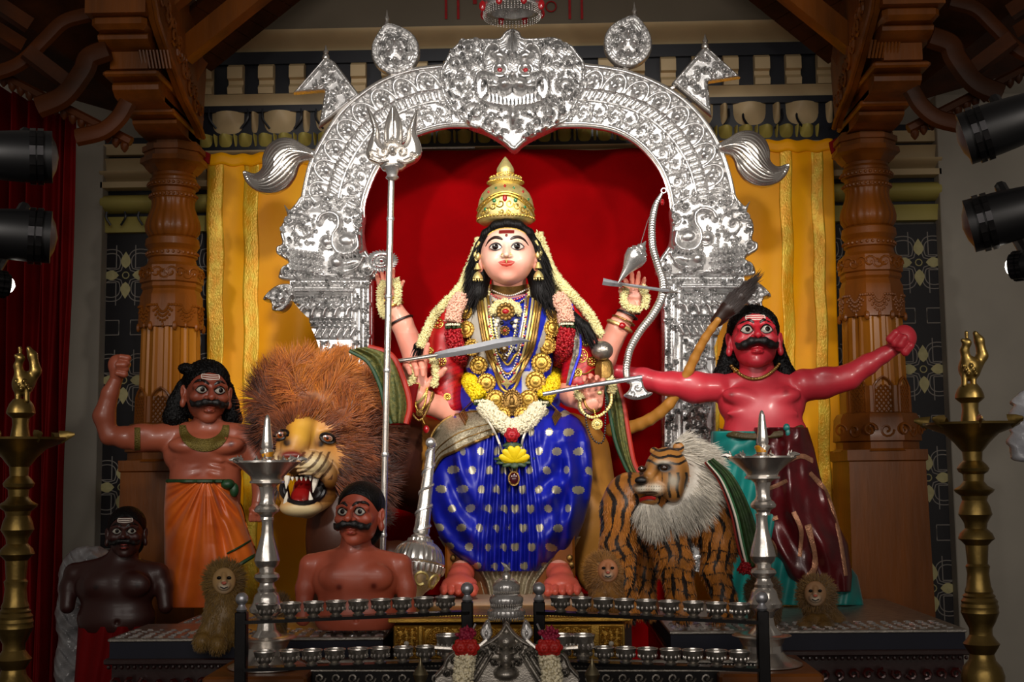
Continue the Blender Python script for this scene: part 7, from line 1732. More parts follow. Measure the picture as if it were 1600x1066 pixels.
def shf(u, v): a_ = resamp(spline([(1100, 722), (1122, 752), (1140, 800), (1150, 848), (1160, 884)], 6), 30); b_ = resamp(spline([(1112, 716), (1142, 742), (1166, 786), (1182, 836), (1188, 886)], 6), 30); i = v * 29; A = [np.interp(i, np.arange(30), a_[:, k]) for k in (0, 1)]; B2 = [np.interp(i, np.arange(30), b_[:, k]) for k in (0, 1)]; return A[0] + (B2[0] - A[0]) * u, A[1] + (B2[1] - A[1]) * u
shd = lambda u, v: .04 + .03 * np.sin(math.pi * u) + .005 * np.sin(u * 20)
cloth('panel', shf, YT - .05, mat('shawl_green', '2c4a1c', .6, .05, .3, 40, .3, 150, dark='1c3010'), shd, t, nu=24, nv=40)
for u0, r_, m_ in ((0, .006, M['sash_red']), (.08, .005, M['black_paint']), (.14, .005, M['pearl']), (.22, .006, mat('shawl_edge', '1d6a34', .5))):
    W = []
    for v_ in np.linspace(0, 1, 30): xx, yy = shf(np.array([u0]), np.array([v_])); W.append(P(xx[0], yy[0], YT - .05) + np.array([0, -shd(u0, v_) - .004, 0]))
    bd = B(); bd.tube(W, r_, 6, flat=.5); bd.build('border_stripe', m_, t)
flower_rope('red_tassel', [P(1158, 882, YT - .1), P(1166, 888, YT - .1), P(1184, 888, YT - .1)], .022, M['red_flower'], t, 3000, .02, .006)

# ---- plush lions
def plush(lab, Y, head, hr_, body, paws, col, face='b8925e', face_dir=(0, 0)):
    s = S(Y); t = thing('plush_lion', lab, 'toy', P(body[0][0], paws[0][1], Y), 'plush lions round the shrine'); a = Sc(Y, 1.5)
    a.chain([(*p,) for p in body], k=8); a.ell((*head, 6), (hr_, hr_ * 1.05, hr_ * .8), k=8)
    for px, py, r in paws: a.chain([(px * .5 + body[0][0] * .5, py * .5 + body[0][1] * .5, 20, r), (px, py - 4, 32, r), (px, py, 42, r * 1.1)], k=4)
    fx_, fy = head[0] + face_dir[0], head[1] + face_dir[1]; q = hr_ / 30
    V, Fq = a.raw(); C0 = L3(col)[0]; cf = lambda p, x, y: C0[None] * (1 + .15 * np.sin(x / 5) * np.sin(y / 6))[:, None] * np.ones((len(p), 3))
    mesh('body', V, Fq, 'hide', t, col=cf(V, *unP(V)) * .8)
    f = Sc(Y, 1.2); f.ell((fx_, fy, 6 + hr_ * .72), (hr_ * .62, hr_ * .70, hr_ * .34), k=4).ell((fx_, fy + 7 * q, 6 + hr_ * 1.02), (hr_ * .34, hr_ * .26, hr_ * .24), k=3).chain([(fx_, fy - 10 * q, 6 + hr_ * 1.0, 3.5 * q), (fx_, fy + 1 * q, 6 + hr_ * 1.22, 4.5 * q)], k=3)
    v, g = f.raw(); fcn = np.repeat(L3(face)[0][None], len(v), 0); x, y = unP(v); m = np.exp(-((x - fx_) ** 2 + (y - fy - 10 * q) ** 2) / (8 * q) ** 2)[:, None]; fcn = fcn + (L3('e8d8c0')[0] - fcn) * m; mesh('face', v, g, 'hide', t, col=fcn); bv = bvh_of(v, g)
    bd = B()
    for sg in (-1, 1): bd.ball(onto(bv, fx_ + sg * 8 * q, fy - 5 * q, .002), (.0085 * q, .006, .006 * q), 8, 6)
    bd.tube([onto(bv, fx_ + i * 3 * q, fy + (12 - abs(i) * 1.2) * q, .001) for i in range(-2, 3)], .0022, 5); bd.each('eye', M['pupil'], t)
    bd = B(); bd.ball(onto(bv, fx_, fy + 3.5 * q, .003), (.009 * q, .006, .006 * q), 8, 6); bd.build('nose', mat('nose_pink', 'c0604a', .5), t)
    ctr = P(fx_, fy, Y - hr_ * s)
    def cmb(p, nr): d = p - ctr; d = unit(d * np.array([[1, .3, 1]])); low = (np.linalg.norm(p - ctr, axis=1) > hr_ * 1.5 * s)[:, None]; return np.where(low, np.array([[0, -.1, -1.]]), d)
    fur('coat', V, Fq, 6000, .012, .0013, cmb, 'fur', t, cf, keep=lambda p, nr, x, y: (nr[:, 1] < .4) & ~((((x - fx_) / (hr_ * .58)) ** 2 + ((y - fy) / (hr_ * .66)) ** 2 < 1)), spread=.3, seg=2, lay=.6)
    fur('mane', V, Fq, 4200, .02, .0013, cmb, 'fur', t, lambda p, x, y: cf(p, x, y) * 1.15, keep=lambda p, nr, x, y: (nr[:, 1] < .5) & (((x - head[0]) / (hr_ * 1.2)) ** 2 + ((y - head[1]) / (hr_ * 1.25)) ** 2 < 1) & ~((((x - fx_) / (hr_ * .55)) ** 2 + ((y - fy) / (hr_ * .62)) ** 2 < 1)), spread=.3, seg=3, lay=.7)
    return t
plush('tawny plush lion sitting below the orange dhoti, paws forward', -.92, (350, 908), 29, [(350, 930, 0, 26), (350, 965, 0, 30), (352, 990, 0, 26)], [(316, 1003, 12), (340, 1008, 12)], '8a6a30')
plush('small plush lion half hidden behind the silver lamp by the terracotta bust', -.80, (434, 950), 17, [(430, 968, 0, 16), (428, 988, 0, 18)], [(422, 998, 7), (440, 998, 7)], '6f5226')
plush('brown plush lion sitting between the blue skirt and the tiger', -.80, (941, 893), 25, [(945, 912, 0, 24), (948, 930, 0, 26)], [(930, 946, 9), (962, 946, 9)], '9a6a2e', face='b87850', face_dir=(9, -1))
plush('dull plush lion lying at the scarlet warrior\'s feet, paws forward', -.62, (1276, 930), 27, [(1282, 958, -10, 24), (1300, 972, -14, 20)], [(1258, 984, 12), (1290, 984, 12)], '7a5a2a', face='9a7450', face_dir=(-2, -2))
plush('plush lion mostly hidden behind the silver lamp before the tiger', -.62, (1192, 925), 24, [(1194, 950, -10, 26), (1196, 972, -10, 22)], [(1178, 984, 9), (1206, 984, 9)], '5e4422', face='6a4c30')
# ================================================================= weapons and emblems held by the goddess
t = thing('trident', 'tall silver trident with ornate three-pronged head, standing at the goddess\'s sword arm', 'trident', P(598, 850, -.62))
Yd = -.55; c0, c1 = P(612, 262, Yd), P(596, 950, Yd); bd = B(); bd.tube([c0 + (c1 - c0) * q for q in np.linspace(0, 1, 8)], .0125, 14)
bd.build('shaft', M['silver_smooth'], t)
bd = B()
for q in (.12, .3, .47, .66, .84): p = c0 + (c1 - c0) * q; bd.lathe([(.0135, -.008), (.016, 0), (.0135, .008)], p, 14)
bd.each('shaft_ring', M['silver'], t)
Kp = [(600, 266), (592, 258), (578, 252), (572, 240), (576, 222), (582, 204), (578, 186), (574, 168), (585, 182), (592, 202), (593, 218), (600, 226), (600, 205), (604, 185), (615, 164), (626, 186), (629, 205), (628, 226), (634, 219), (637, 202), (644, 184), (652, 172), (651, 190), (650, 206), (657, 224), (658, 240), (650, 252), (634, 260), (624, 266)]
r = Relief(566, 664, 158, 272, .9); sd = polysd(spline(Kp, 4, True), r.X, r.Y); r.H += 7 * np.clip(-sd / 9, 0, 1) ** .6
for sg in (-1, 1):
    r.scroll(615 + sg * 14, 240, 10, 200, 1.3, sg, 2.5, 11); r.scroll(615 + sg * 32, 244, 7, 0, 1.1, sg, 2.2, 9); r.blob(615 + sg * 9, 225, 6, 5, 12); r.stroke([(615 + sg * 8, 254), (615 + sg * 22, 256), (615 + sg * 36, 250)], 3, 9)
r.blob(615, 238, 7, 9, 15); r.blob(615, 222, 5, 6, 13); r.stroke([(615, 172), (615, 215)], 2.5, 10)
plate('trident_head', r, sd, Yd - .02, 9, 'silver_smooth', t); bd = B(); plathe(bd, 613, [(256, 12), (262, 16), (268, 10), (274, 8), (278, 11), (282, 6)], Yd - .01, 20); bd.build('socket', M['silver'], t)

t = thing('discus', 'toothed silver discus on the fingertips of the raised hand by the trident', 'discus', P(596, 409, YG - .1))
cq = P(596, 408, YG - .13); Rq = rotm(0, 38, 0); bd = B()
def ringd(bd, r_, w, n=32, fl=.6): bd.tube([cq + Rq @ np.array([r_ * math.cos(a), 0, r_ * math.sin(a)]) for a in np.arange(n) * 2 * math.pi / n], w, 6, flat=fl, closed=True)
k = sG * .98; ringd(bd, 19 * k, .009); bd.build('rim', M['white'] if False else M['silver'], t)
bd = B(); ringd(bd, 11 * k, .0055)
for i in range(20): a = i * math.pi / 10; bd.tube([cq + Rq @ np.array([r_ * math.cos(a), 0, r_ * math.sin(a)]) for r_ in (4 * k, 18 * k)], .0024, 5)
ringd(bd, 4.5 * k, .006, 16); bd.build('spokes', M['silver'], t)
for i in range(30): a = i * math.pi / 15; bd = B(); bd.tube([cq + Rq @ np.array([r_ * math.cos(a + e), 0, r_ * math.sin(a + e)]) for r_, e in ((20 * k, 0), (24 * k, .05), (27 * k, .12))], [.006, .004, .001], 5); bd.build('tooth', M['silver'], t)

def blade(bd, pts, Y, w, th, z=(0, 0)):
    """flat blade along px points with half widths w (px)"""
    q = np.array(pts, float); zz_ = np.linspace(z[0], z[1], len(q)); c = Pa(q[:, 0], q[:, 1], Y - zz_ * S(Y)); T = unit(np.gradient(c, axis=0)); n = unit(np.cross(T, [0, 1, 0])); w = np.array(w)[:, None] * S(Y)
    V = []; 
    for i in range(len(q)): V += [c[i] + n[i] * w[i], c[i] + np.array([0, -th, 0]), c[i] - n[i] * w[i], c[i] + np.array([0, th, 0])]
    F = [(i * 4 + j, i * 4 + (j + 1) % 4, i * 4 + 4 + (j + 1) % 4, i * 4 + 4 + j) for i in range(len(q) - 1) for j in range(4)] + [(3, 2, 1, 0), tuple((len(q) - 1) * 4 + j for j in range(4))]
    bd.add(V, F)
Ys = YG
t = thing('sword', 'curved silver sword held across the goddess\'s chest', 'sword', P(640, 560, Ys - 90 * sG))
bd = B(); blade(bd, [(680, 556), (700, 552), (740, 545), (775, 537), (800, 533), (812, 532), (829, 533)], Ys, [5, 6, 7, 7, 6.5, 4.5, .5], .006, (88, 108)); bd.build('blade', M['steel'], t, False)
bd = B(); bd.tube([P(596, 568, Ys - 84 * sG), P(640, 562, Ys - 86 * sG), P(684, 555, Ys - 88 * sG)], .0085, 10); bd.ball(P(596, 568, Ys - 84 * sG), .012, 8, 6); bd.build('grip', M['silver_smooth'], t)
t = thing('axe', 'silver axe with fan-shaped blade held in the goddess\'s lower hand', 'axe', P(850, 615, Ys - 92 * sG))
bd = B(); bd.tube([P(848, 616, Ys - 96 * sG), P(925, 602, Ys - 92 * sG), P(1003, 590, Ys - 88 * sG)], [.008, .009, .010], 10); bd.build('handle', M['steel'], t)
Ka = [(984, 596), (1002, 594), (1006, 604), (1012, 612), (1020, 614), (1014, 620), (1002, 624), (990, 625), (980, 622), (974, 618), (981, 612), (985, 604)]
r = Relief(970, 1024, 590, 628, .8); sd = polysd(spline(Ka, 3, True), r.X, r.Y); r.H += 2.5 * np.clip(-sd / 3, 0, 1); r.scroll(996, 606, 6, 0, 1.1, 1, 1.6, 4); r.scroll(988, 614, 4, 90, 1, -1, 1.4, 4); r.stroke([(978, 617), (996, 621), (1016, 615)], 1.4, 4)
plate('axe_blade', r, sd, Ys - 88 * sG, 2.5, 'silver', t)
t = thing('arrow', 'silver arrow with chisel fletching held by the raised conch hand', 'arrow', P(985, 446, Ys - .02))
bd = B(); bd.tube([P(950, 441, Ys - .06), P(1045, 455, Ys - .04)], .007, 8); bd.build('shaft', M['steel'], t)
bd = B(); blade(bd, [(942, 440), (952, 442), (972, 445)], Ys, [5.5, 5, 4], .006, (24, 22)); bd.build('fletching', M['steel'], t, False)
bd = B(); blade(bd, [(1030, 452), (1045, 455), (1062, 458)], Ys, [2, 3.5, .4], .005, (15, 14)); bd.build('arrowhead', M['silver_smooth'], t, False)
t = thing('bow', 'tall S-curved silver bow with scaled surface beside the arch pillar', 'bow', P(985, 598, Ys - .03))
bp = spline([(1034, 302), (1024, 322), (1019, 350), (1020, 385), (1028, 415), (1036, 440), (1034, 465), (1020, 492), (1000, 518), (985, 545), (979, 572), (980, 592), (986, 600)], 10); W = Pa(bp[:, 0], bp[:, 1], Ys - .02); ww = np.interp(np.linspace(0, 1, len(W)), [0, .1, .5, .9, 1], [.006, .013, .017, .014, .004])
bd = B(); bd.tube(W, ww, 10, flat=.6); bd.build('limb', M['silver_smooth'], t)
bd = B(); Q = resamp(W, 84); T = unit(np.gradient(Q, axis=0)); wq = np.interp(np.linspace(0, 1, 84), np.linspace(0, 1, len(ww)), ww)
for i in range(3, 82):
    n_ = unit(np.cross(T[i], [0, 1, 0])); 
    for sg in (-1, 1): bd.tube([Q[i] + np.array([0, -wq[i] * .62, 0]), Q[i] + n_ * sg * wq[i] * .62 + np.array([0, -wq[i] * .50, 0]) + T[i] * .006, Q[i] + n_ * sg * wq[i] + T[i] * .010], .0024, 4)
bd.build('scale_ridge', M['silver'], t, kind='stuff')
bd = B(); c = P(1037, 298, Ys - .02); bd.tube([c + np.array([.010 * math.cos(a), 0, .010 * math.sin(a)]) for a in np.arange(12) * math.pi / 6], .003, 6, closed=True); bd.build('ring', M['silver'], t)
B().ball(P(1035, 316, Ys - .04), (.008, .008, .014), 8, 6).build('red_bead', M['ruby'], t)
bd = B(); bd.tube([P(1033, 304, Ys - .02), P(1012, 345, Ys - .01), P(1000, 385, Ys - .02)], .0014, 4); bd.build('string', M['silver'], t)
t = thing('conch', 'silver conch shell with spiked top on the raised hand beside the bow', 'conch', P(990, 420, Ys - .05))
ax = unit(P(1005, 384, Ys - .08) - P(968, 440, Ys - .08)); Rk = np.array(Vector(ax).to_track_quat('Z', 'Y').to_matrix()); c = P(990, 406, Ys - .10); s = sG
bd = B(); bd.lathe([(1, -48), (4, -36), (8, -22), (13, -10), (17, -2), (19, 6), (18, 12), (14, 15), (13, 17), (14, 19), (10, 22), (8, 24), (8.5, 26), (5, 29), (3, 32), (.6, 38)], (0, 0, 0), 32, fl=lambda a, z, i: 1 + .06 * np.sin(a * 2 + z / 4) + .05 * np.sin(a * 8) * (z > 2))
V = np.concatenate(bd.v) * s * .92; q = B(); q.add(V @ Rk.T + c, bd.f); q.build('shell', M['silver'], t)
bd = B()
for k_ in range(9): a = k_ * math.tau / 9; p = c + Rk @ (np.array([16 * math.cos(a), 16 * math.sin(a), 13]) * s * .92); bd.ball(p, .005, 6, 5)
bd.build('shell_knob', M['silver_smooth'], t)
# --- mace
t = thing('mace', 'large ribbed silver mace leaning against the goddess\'s knee', 'mace', P(646, 945, -.80)); Ym = -.72; s = S(Ym)
a0, a1 = P(646, 938, Ym), P(674, 700, Ym + .12); ax = unit(a1 - a0); Rk = np.array(Vector(ax).to_track_quat('Z', 'Y').to_matrix())
def mz(bd, prof, n, **kw):
    b = B(); b.lathe([(r_ * s, z_ * s) for r_, z_ in prof], (0, 0, 0), n, **kw); V = np.concatenate(b.v); bd.add(V @ Rk.T + a0, b.f); return bd
mz(B(), [(12, 4), (13, 8), (18, 14), (27, 22), (34, 34), (39, 46), (40, 54), (40, 56)], 80, fl=lambda a, z, i: 1 + .0 * a).build('head_lower', M['silver'], t)
mz(B(), [(40.5, 54), (42, 57), (40.5, 60)], 60).build('head_belt', M['silver_smooth'], t)
mz(B(), [(40, 59), (38, 70), (33, 80), (26, 87), (20, 90), (19, 94), (14, 96)], 88, fl=lambda a, z, i: 1 + .05 * np.abs(np.sin(a * 16))).build('head_upper', M['silver_smooth'], t)
bd = B()
for i in range(32):
    a = i * math.tau / 32
    if i % 1 == 0: pts = [(r_ + 1, z_) for r_, z_ in ((38, 42), (40, 48), (40.4, 53))]; bd.tube([a0 + Rk @ (np.array([r_ * math.cos(a), r_ * math.sin(a), z_]) * s) for r_, z_ in pts], .006, 5)
bd.build('head_rib', M['silver_smooth'], t, kind='stuff')
bd = B()
for i in range(8):
    a = i * math.tau / 8; pts = [(31 + 6 * 0 + 3, 26 + 0)]; q = [a0 + Rk @ (np.array([np.interp(30 + 9 * math.sin(w_), [14, 22, 34, 46], [18, 27, 34, 39]) * math.cos(a + .3 * math.cos(w_)), np.interp(30 + 9 * math.sin(w_), [14, 22, 34, 46], [18, 27, 34, 39]) * math.sin(a + .3 * math.cos(w_)), 30 + 9 * math.sin(w_)]) * s * 1.01) for w_ in np.linspace(0, 5.5, 16)]; bd.tube(q, .005, 5)
bd.build('head_scroll', M['gold_pale'], t)
mz(B(), [(1, -8), (6, -2), (9, 4), (9, 8), (6, 12), (8, 14)], 24).build('tip_bud', M['gold_pale'], t)
mz(B(), [(14, 94), (16, 98), (12, 102), (13, 108), (12, 116), (11, 150), (9, 190), (7, 225), (5, 250)], 24).build('handle', M['silver_smooth'], t)
bd = B(); bd.tube([a0 + Rk @ (np.array([(np.interp(z_, [104, 250], [13, 6])) * math.cos(z_ / 5.2), (np.interp(z_, [104, 250], [13, 6])) * math.sin(z_ / 5.2), z_]) * s) for z_ in np.linspace(104, 250, 200)], .006, 5); bd.build('handle_spiral', M['silver'], t)
bd = B(); bd.ball(P(673, 692, Ym + .1), .02, 10, 8); bd.build('pommel', M['silver'], t)
# dark round pot behind the dagger hand
t = thing('waisted_pot', 'dark silvery round pot on pale gilt cloth behind the axe hand', 'pot', P(942, 590, YG - .1)); bd = B(); bd.ball(P(941, 548, YG - .10), (17 * sG, 17 * sG, 15 * sG), 24, 14); bd.build('bowl', M['silver_dim'], t)
bd = B(); plathe(bd, 944, [(560, 6), (566, 12), (580, 15), (600, 14), (612, 10)], YG - .07, 20, fl=lambda a, z, i: 1 + .08 * np.sin(a * 6)); bd.build('cloth_skirt', M['gold_old'], t)

# ================================================================= tables, casket, lamps, rack
TZ = .905
def tablebox(lab, x0, x1, Y0, Y1, zt, kind_):
    a = P(x0, 1000, Y0)[0]; b = P(x1, 1000, Y0)[0]; t = thing('low_table', lab, 'table', ((a + b) / 2, (Y0 + Y1) / 2, FLOORZ)); cx = (a + b) / 2; w = b - a
    B().box((cx, (Y0 + Y1) / 2, zt - .006), (w, Y1 - Y0, .012), bev=.003).build('top_sheet', M['silver_dim'], t, False)
    B().box((cx, (Y0 + Y1) / 2 + .002, zt - .04), (w - .01, Y1 - Y0 - .01, .056)).build('navy_cushion', mat('navy_cloth', '0c1024', .7, 0, .2), t, False)
    B().box((cx, (Y0 + Y1) / 2, zt - .078), (w + .02, Y1 - Y0 + .02, .02), bev=.004).build('top_board', M['dark_red_wood'], t, False)
    B().box((cx, (Y0 + Y1) / 2 + .01, (zt - .088 + FLOORZ) / 2), (w - .02, Y1 - Y0 - .02, zt - .088 - FLOORZ)).build('carcass', M['dark_red_wood'], t, False)
    bd = B(); n = int(w / .022)
    for i in range(n): bd.ball((a + .011 + i * (w / n), Y0 - .012, zt - .095), .0075, 6, 4)
    bd.build('bead_edge', M['dark_red_wood'], t, kind='stuff')
    bd = B(); R_ = random.Random(5)
    for i in range(int(w / .05)):
        for j in range(2):
            cx_, cz_ = a + .03 + i * .05, zt - .15 - j * .06; bd.tube([(cx_ + .02 * (1 - q * .8) * math.cos(7 * q + i), Y0 - .004, cz_ + .02 * (1 - q * .8) * math.sin(7 * q + i)) for q in np.linspace(0, 1, 9)], .0055, 5)
    bd.build('carved_scrolls', mat('carved_red', '4a1512', .25, .2, .3, coat=.4), t, kind='stuff')
    bd = B()
    for i in range(int(w / .045)):
        for j in range(5): bd.tube([(a + .03 + i * .045 + .016 * (1 - q * .8) * math.cos(7 * q + j), Y0 + .03 + j * .05 + .016 * (1 - q * .8) * math.sin(7 * q + i), zt) for q in np.linspace(0, 1, 7)], .004, 4)
    bd.build('embossed_scrolls', M['silver'], t, kind='stuff')
    return t
M['dark_red_wood'] = mat('dark_red_wood', '2c0d0c', .35, 0, .3, 5, .05, 60, coat=.3)
tablebox('dark red carved table with embossed silver top under the terracotta bust, lion-side front', 168, 600, -.95, -.5, TZ, 0)
tablebox('table behind the front one, under the flexed-arm warrior and lion', 276, 596, -.48, .25, TZ - .002, 0)
tablebox('dark red carved table with embossed silver top under tiger and scarlet warrior', 1046, 1512, -.85, .25, TZ - .0, 0)
tag(B().box((0.0, -.22, (.94 + FLOORZ) / 2), (.90, .86, .94 - FLOORZ)).build('platform', mat('platform_wood', '3a1c10', .5), smooth=False), 'dark wooden platform under the goddess\'s foot slab, behind the golden casket', 'platform')
# tiger's paw board and silver leaf tray
t = thing('golden_casket', 'low golden casket with embossed wheel panels in front of the goddess\'s feet', 'casket', P(795, 1040, -1.0)); Yc = -1.02; s = S(Yc)
def pb(x0, x1, y0, y1, Y, th, bd, bev=.003):
    a = P(x0, y1, Y); b = P(x1, y0, Y); bd.box(((a[0] + b[0]) / 2, Y + th / 2, (a[2] + b[2]) / 2), (b[0] - a[0], th, b[2] - a[2]), bev=bev); return bd
pb(615, 976, 975, 1034, Yc, .34, B()).build('body', M['gold_plate'], t, False)
pb(606, 986, 964, 974, Yc - .03, .42, B()).build('lid', M['gold_plate'], t, False)
bd = B()
for i in range(86): bd.ball(P(609 + i * 4.4, 963, Yc - .028), .0048, 6, 4)
bd.build('bead_edge', M['gold'], t, kind='stuff')
for cx, w in ((635, 19), (955, 19), (690, 31), (893, 31), (760, 31), (825, 31)):
    r = Relief(cx - w - 1, cx + w + 1, 976, 1032, .8); q = [(cx - w, 978), (cx + w, 978), (cx + w, 1030), (cx - w, 1030)]; sd = polysd(q, r.X, r.Y); r.H += 2.5 * np.clip(1 - np.abs(sd + 2) / 2, 0, 1) ** .5
    if w > 20:
        for rr_, h_ in ((24, 3), (18, 2.5), (6, 4)): r.stroke([(cx + rr_ * math.cos(a_), 1004 + rr_ * math.sin(a_)) for a_ in np.linspace(0, math.tau, 40)], 1.6, h_)
        for k_ in range(16): a_ = k_ * math.tau / 16; r.blob(cx + 12 * math.cos(a_), 1004 + 12 * math.sin(a_), 5, 2.2, 4, math.degrees(a_)); r.blob(cx + 21 * math.cos(a_), 1004 + 21 * math.sin(a_), 2, 2, 3.5)
        r.blob(cx, 1004, 4, 4, 6)
        for sx in (-1, 1):
            for sy in (-1, 1): r.blob(cx + sx * 26, 1004 + sy * 21, 2, 2, 3)
    else:
        for i in range(4):
            for j in range(6): r.scroll(cx - 13 + i * 8.7, 984 + j * 8.2, 3.4, (i * 90 + j * 60), 1, 1 if (i + j) % 2 else -1, 1.2, 3, False)
    plate('wheel_panel' if w > 20 else 'filigree_panel', r, sd, Yc - .004, 2, 'gold_plate', t)
    if w < 20: B().ball(P(cx, 1006, Yc - .018), (.009, .006, .009), 10, 6).build('gem', M['pearl'], t)

SILV = [(648, .6), (650, 2.5), (656, 4.5), (690, 8.5), (698, 9.5), (702, 8), (703, 11), (706, 12), (712, 8), (716, 7), (720, 9)]
def silver_lamp(lab, cx, dy, Y, basey):
    t = thing('oil_lamp', lab, 'lamp', P(cx, basey, Y)); s = S(Y)
    plathe(B(), cx, [(y + dy, r_) for y, r_ in SILV], Y, 28).build('finial', M['silver_smooth'], t)
    plathe(B(), cx, [(y + dy, r_) for y, r_ in ((703, 10), (706, 11.5), (712, 9), (714, 8.5))], Y - .0, 24).build('oil_cup', mat('amber_oil', 'd9930a', .15, 0, .2, coat=1), t)
    plathe(B(), cx, [(y + dy, r_) for y, r_ in ((716, 8), (722, 20), (723.5, 46), (720, 52), (723, 53), (728, 46), (736, 36), (745, 26), (750, 24), (752, 27), (755, 27), (757, 18), (761, 13), (768, 11), (782, 10.5), (788, 13), (791, 17), (796, 20), (800, 19), (804, 12), (808, 10), (812, 11))], Y, 36).build('dish', M['silver_smooth'], t, auto=30)
    bd = B()
    for k_ in range(7):
        a_ = k_ * math.tau / 7 + .35; c = P(cx, 721 + dy, Y); d = np.array([math.cos(a_), math.sin(a_), 0]); bd.tube([c + d * 48 * s, c + d * 54 * s + np.array([0, 0, .008]), c + d * 62 * s + np.array([0, 0, .006])], [.012, .008, .003], 6, flat=.5); bd.tube([c + d * 46 * s, c + d * 49 * s + np.array([0, 0, .02])], [.004, .002], 5)
    bd.each('wick_spout', M['silver_smooth'], t)
    plathe(B(), cx, [(y + dy, r_) for y, r_ in ((810, 10), (818, 8.5), (835, 9.5), (852, 14), (866, 18), (876, 20), (884, 17), (889, 12), (894, 12), (897, 18), (902, 20), (907, 17), (911, 11), (916, 12), (920, 15), (925, 14), (929, 18), (934, 20), (940, 21), (946, 24), (950, 27), (956, 26), (962, 17), (972, 13), (984, 15), (992, 22), (998, 27))], Y, 36).build('stem', M['silver_smooth'], t, auto=30)
    zb = [(y, r_) for y, r_ in ((basey - 48, 24), (basey - 47, 42), (basey - 45, 45), (basey - 42, 36), (basey - 30, 30), (basey - 20, 31), (basey - 12, 38), (basey - 6, 52), (basey - 2, 60), (basey, 60))]
    plathe(B(), cx, zb, Y, 48).build('foot', M['silver_smooth'], t, auto=30)
    w = B(); a = P(cx - 78, basey + 2, Y - .0); b = P(cx + 78, basey + 2, Y); w.box(((a[0] + b[0]) / 2, Y + .02, (a[2] + FLOORZ) / 2), (b[0] - a[0], .42, a[2] - FLOORZ), bev=.008)
    tag(w.build('wooden_stand', M['wood'], smooth=False), 'brown wooden stand under the ' + ('silver lamp near the lion' if cx < 800 else 'silver lamp near the tiger'), 'stand')
    return t
silver_lamp('tall silver oil lamp with pointed finial, in front of the lion\'s jaw', 418, 0, -1.22, 1042)
silver_lamp('tall silver oil lamp with pointed finial, in front of the scarlet warrior', 1190, -7, -1.22, 1038)
BR = [(684, 30), (690, 66), (686, 70), (684.5, 72), (688, 71), (694, 60), (702, 40), (709, 33), (716, 26), (724, 20), (730, 15), (744, 14), (750, 20), (756, 24), (761, 22), (765, 16), (776, 15), (783, 20), (789, 30), (793, 28), (799, 20), (806, 18), (815, 22), (828, 25), (836, 20), (842, 17), (850, 16), (858, 24), (866, 27), (870, 22), (876, 17), (905, 15), (909, 18), (913, 17), (920, 16), (940, 18), (948, 21), (951, 20), (955, 24), (958, 23), (963, 27), (967, 26), (972, 28), (976, 27), (981, 28), (986, 26), (996, 22), (1006, 17), (1016, 17), (1024, 22), (1030, 27), (1036, 24), (1046, 18), (1056, 20), (1066, 28), (1080, 32), (1110, 30), (1130, 24), (1300, 26), (1340, 60), (1400, 84), (1420, 88)]
def brass_lamp(lab, cx, dy, Y, k_=1.0):
    t = thing('brass_lamp', lab, 'lamp', P(cx, 1080, Y)); s = S(Y); ref = 870
    plathe(B(), cx, [(y + dy, r_ * k_) for y, r_ in BR], Y, 40, ref=ref).build('column', M['brass'], t, auto=30)
    plathe(B(), cx, [(y + dy, r_ * k_) for y, r_ in ((624, 12), (632, 18), (640, 21), (646, 22), (650, 18), (654, 13), (664, 12), (676, 14), (688, 16))], Y, 32, ref=ref).build('collar', M['brass'], t, auto=30)
    bd = B(); c = P(cx, 686 + dy, Y)
    c = np.array([P(cx, ref, Y)[0], Y, P(cx, 684 + dy, Y)[2]])
    for q in range(7):
        a_ = q * math.tau / 7 + .1; d = np.array([math.cos(a_), math.sin(a_), 0]); bd.tube([c + d * 62 * s * k_, c + d * 74 * s * k_ + np.array([0, 0, .006]), c + d * 84 * s * k_ + np.array([0, 0, .008])], [.02, .012, .004], 6, flat=.4)
    bd.each('wick_spout', M['brass'], t)
    sc = Sc(Y, 1.2); x0 = unP(np.array([c[0], Y, P(cx, 600 + dy, Y)[2]]))[0]
    sc.ell((x0 + 2, 600 + dy, 0), (17, 20, 16), k=5).chain([(x0 - 2, 590 + dy, 4, 9), (x0 - 6, 572 + dy, 6, 6), (x0 - 2, 560 + dy, 8, 6), (x0 - 9, 556 + dy, 10, 3)], k=4).chain([(x0 + 12, 596 + dy, -4, 10), (x0 + 22, 580 + dy, -4, 8), (x0 + 17, 556 + dy, -4, 7), (x0 + 11, 545 + dy, -4, 4)], k=5)
    sc.chain([(x0 - 2, 556 + dy, 6, 2.5), (x0 - 3, 544 + dy, 6, 3)], k=2).chain([(x0 - 6, 612 + dy, 6, 5), (x0 - 6, 626 + dy, 8, 4.5)], k=3).chain([(x0 + 8, 612 + dy, 6, 5), (x0 + 8, 626 + dy, 8, 4.5)], k=3)
    for q in range(6): sc.ell((x0 - 8 + q * 4, 596 + dy + (q % 3) * 6, 14), (3, 4, 4), k=1.5)
    V, Fq = sc.raw(); mesh('peacock_finial', V, Fq, 'brass', t); return t
brass_lamp('tall tarnished brass lamp with peacock finial in front of the red stage curtain', 26, 0, -1.75)
brass_lamp('tall tarnished brass lamp with peacock finial before the grey wall and black wallpaper', 1527, -24, -1.75, 1.0)

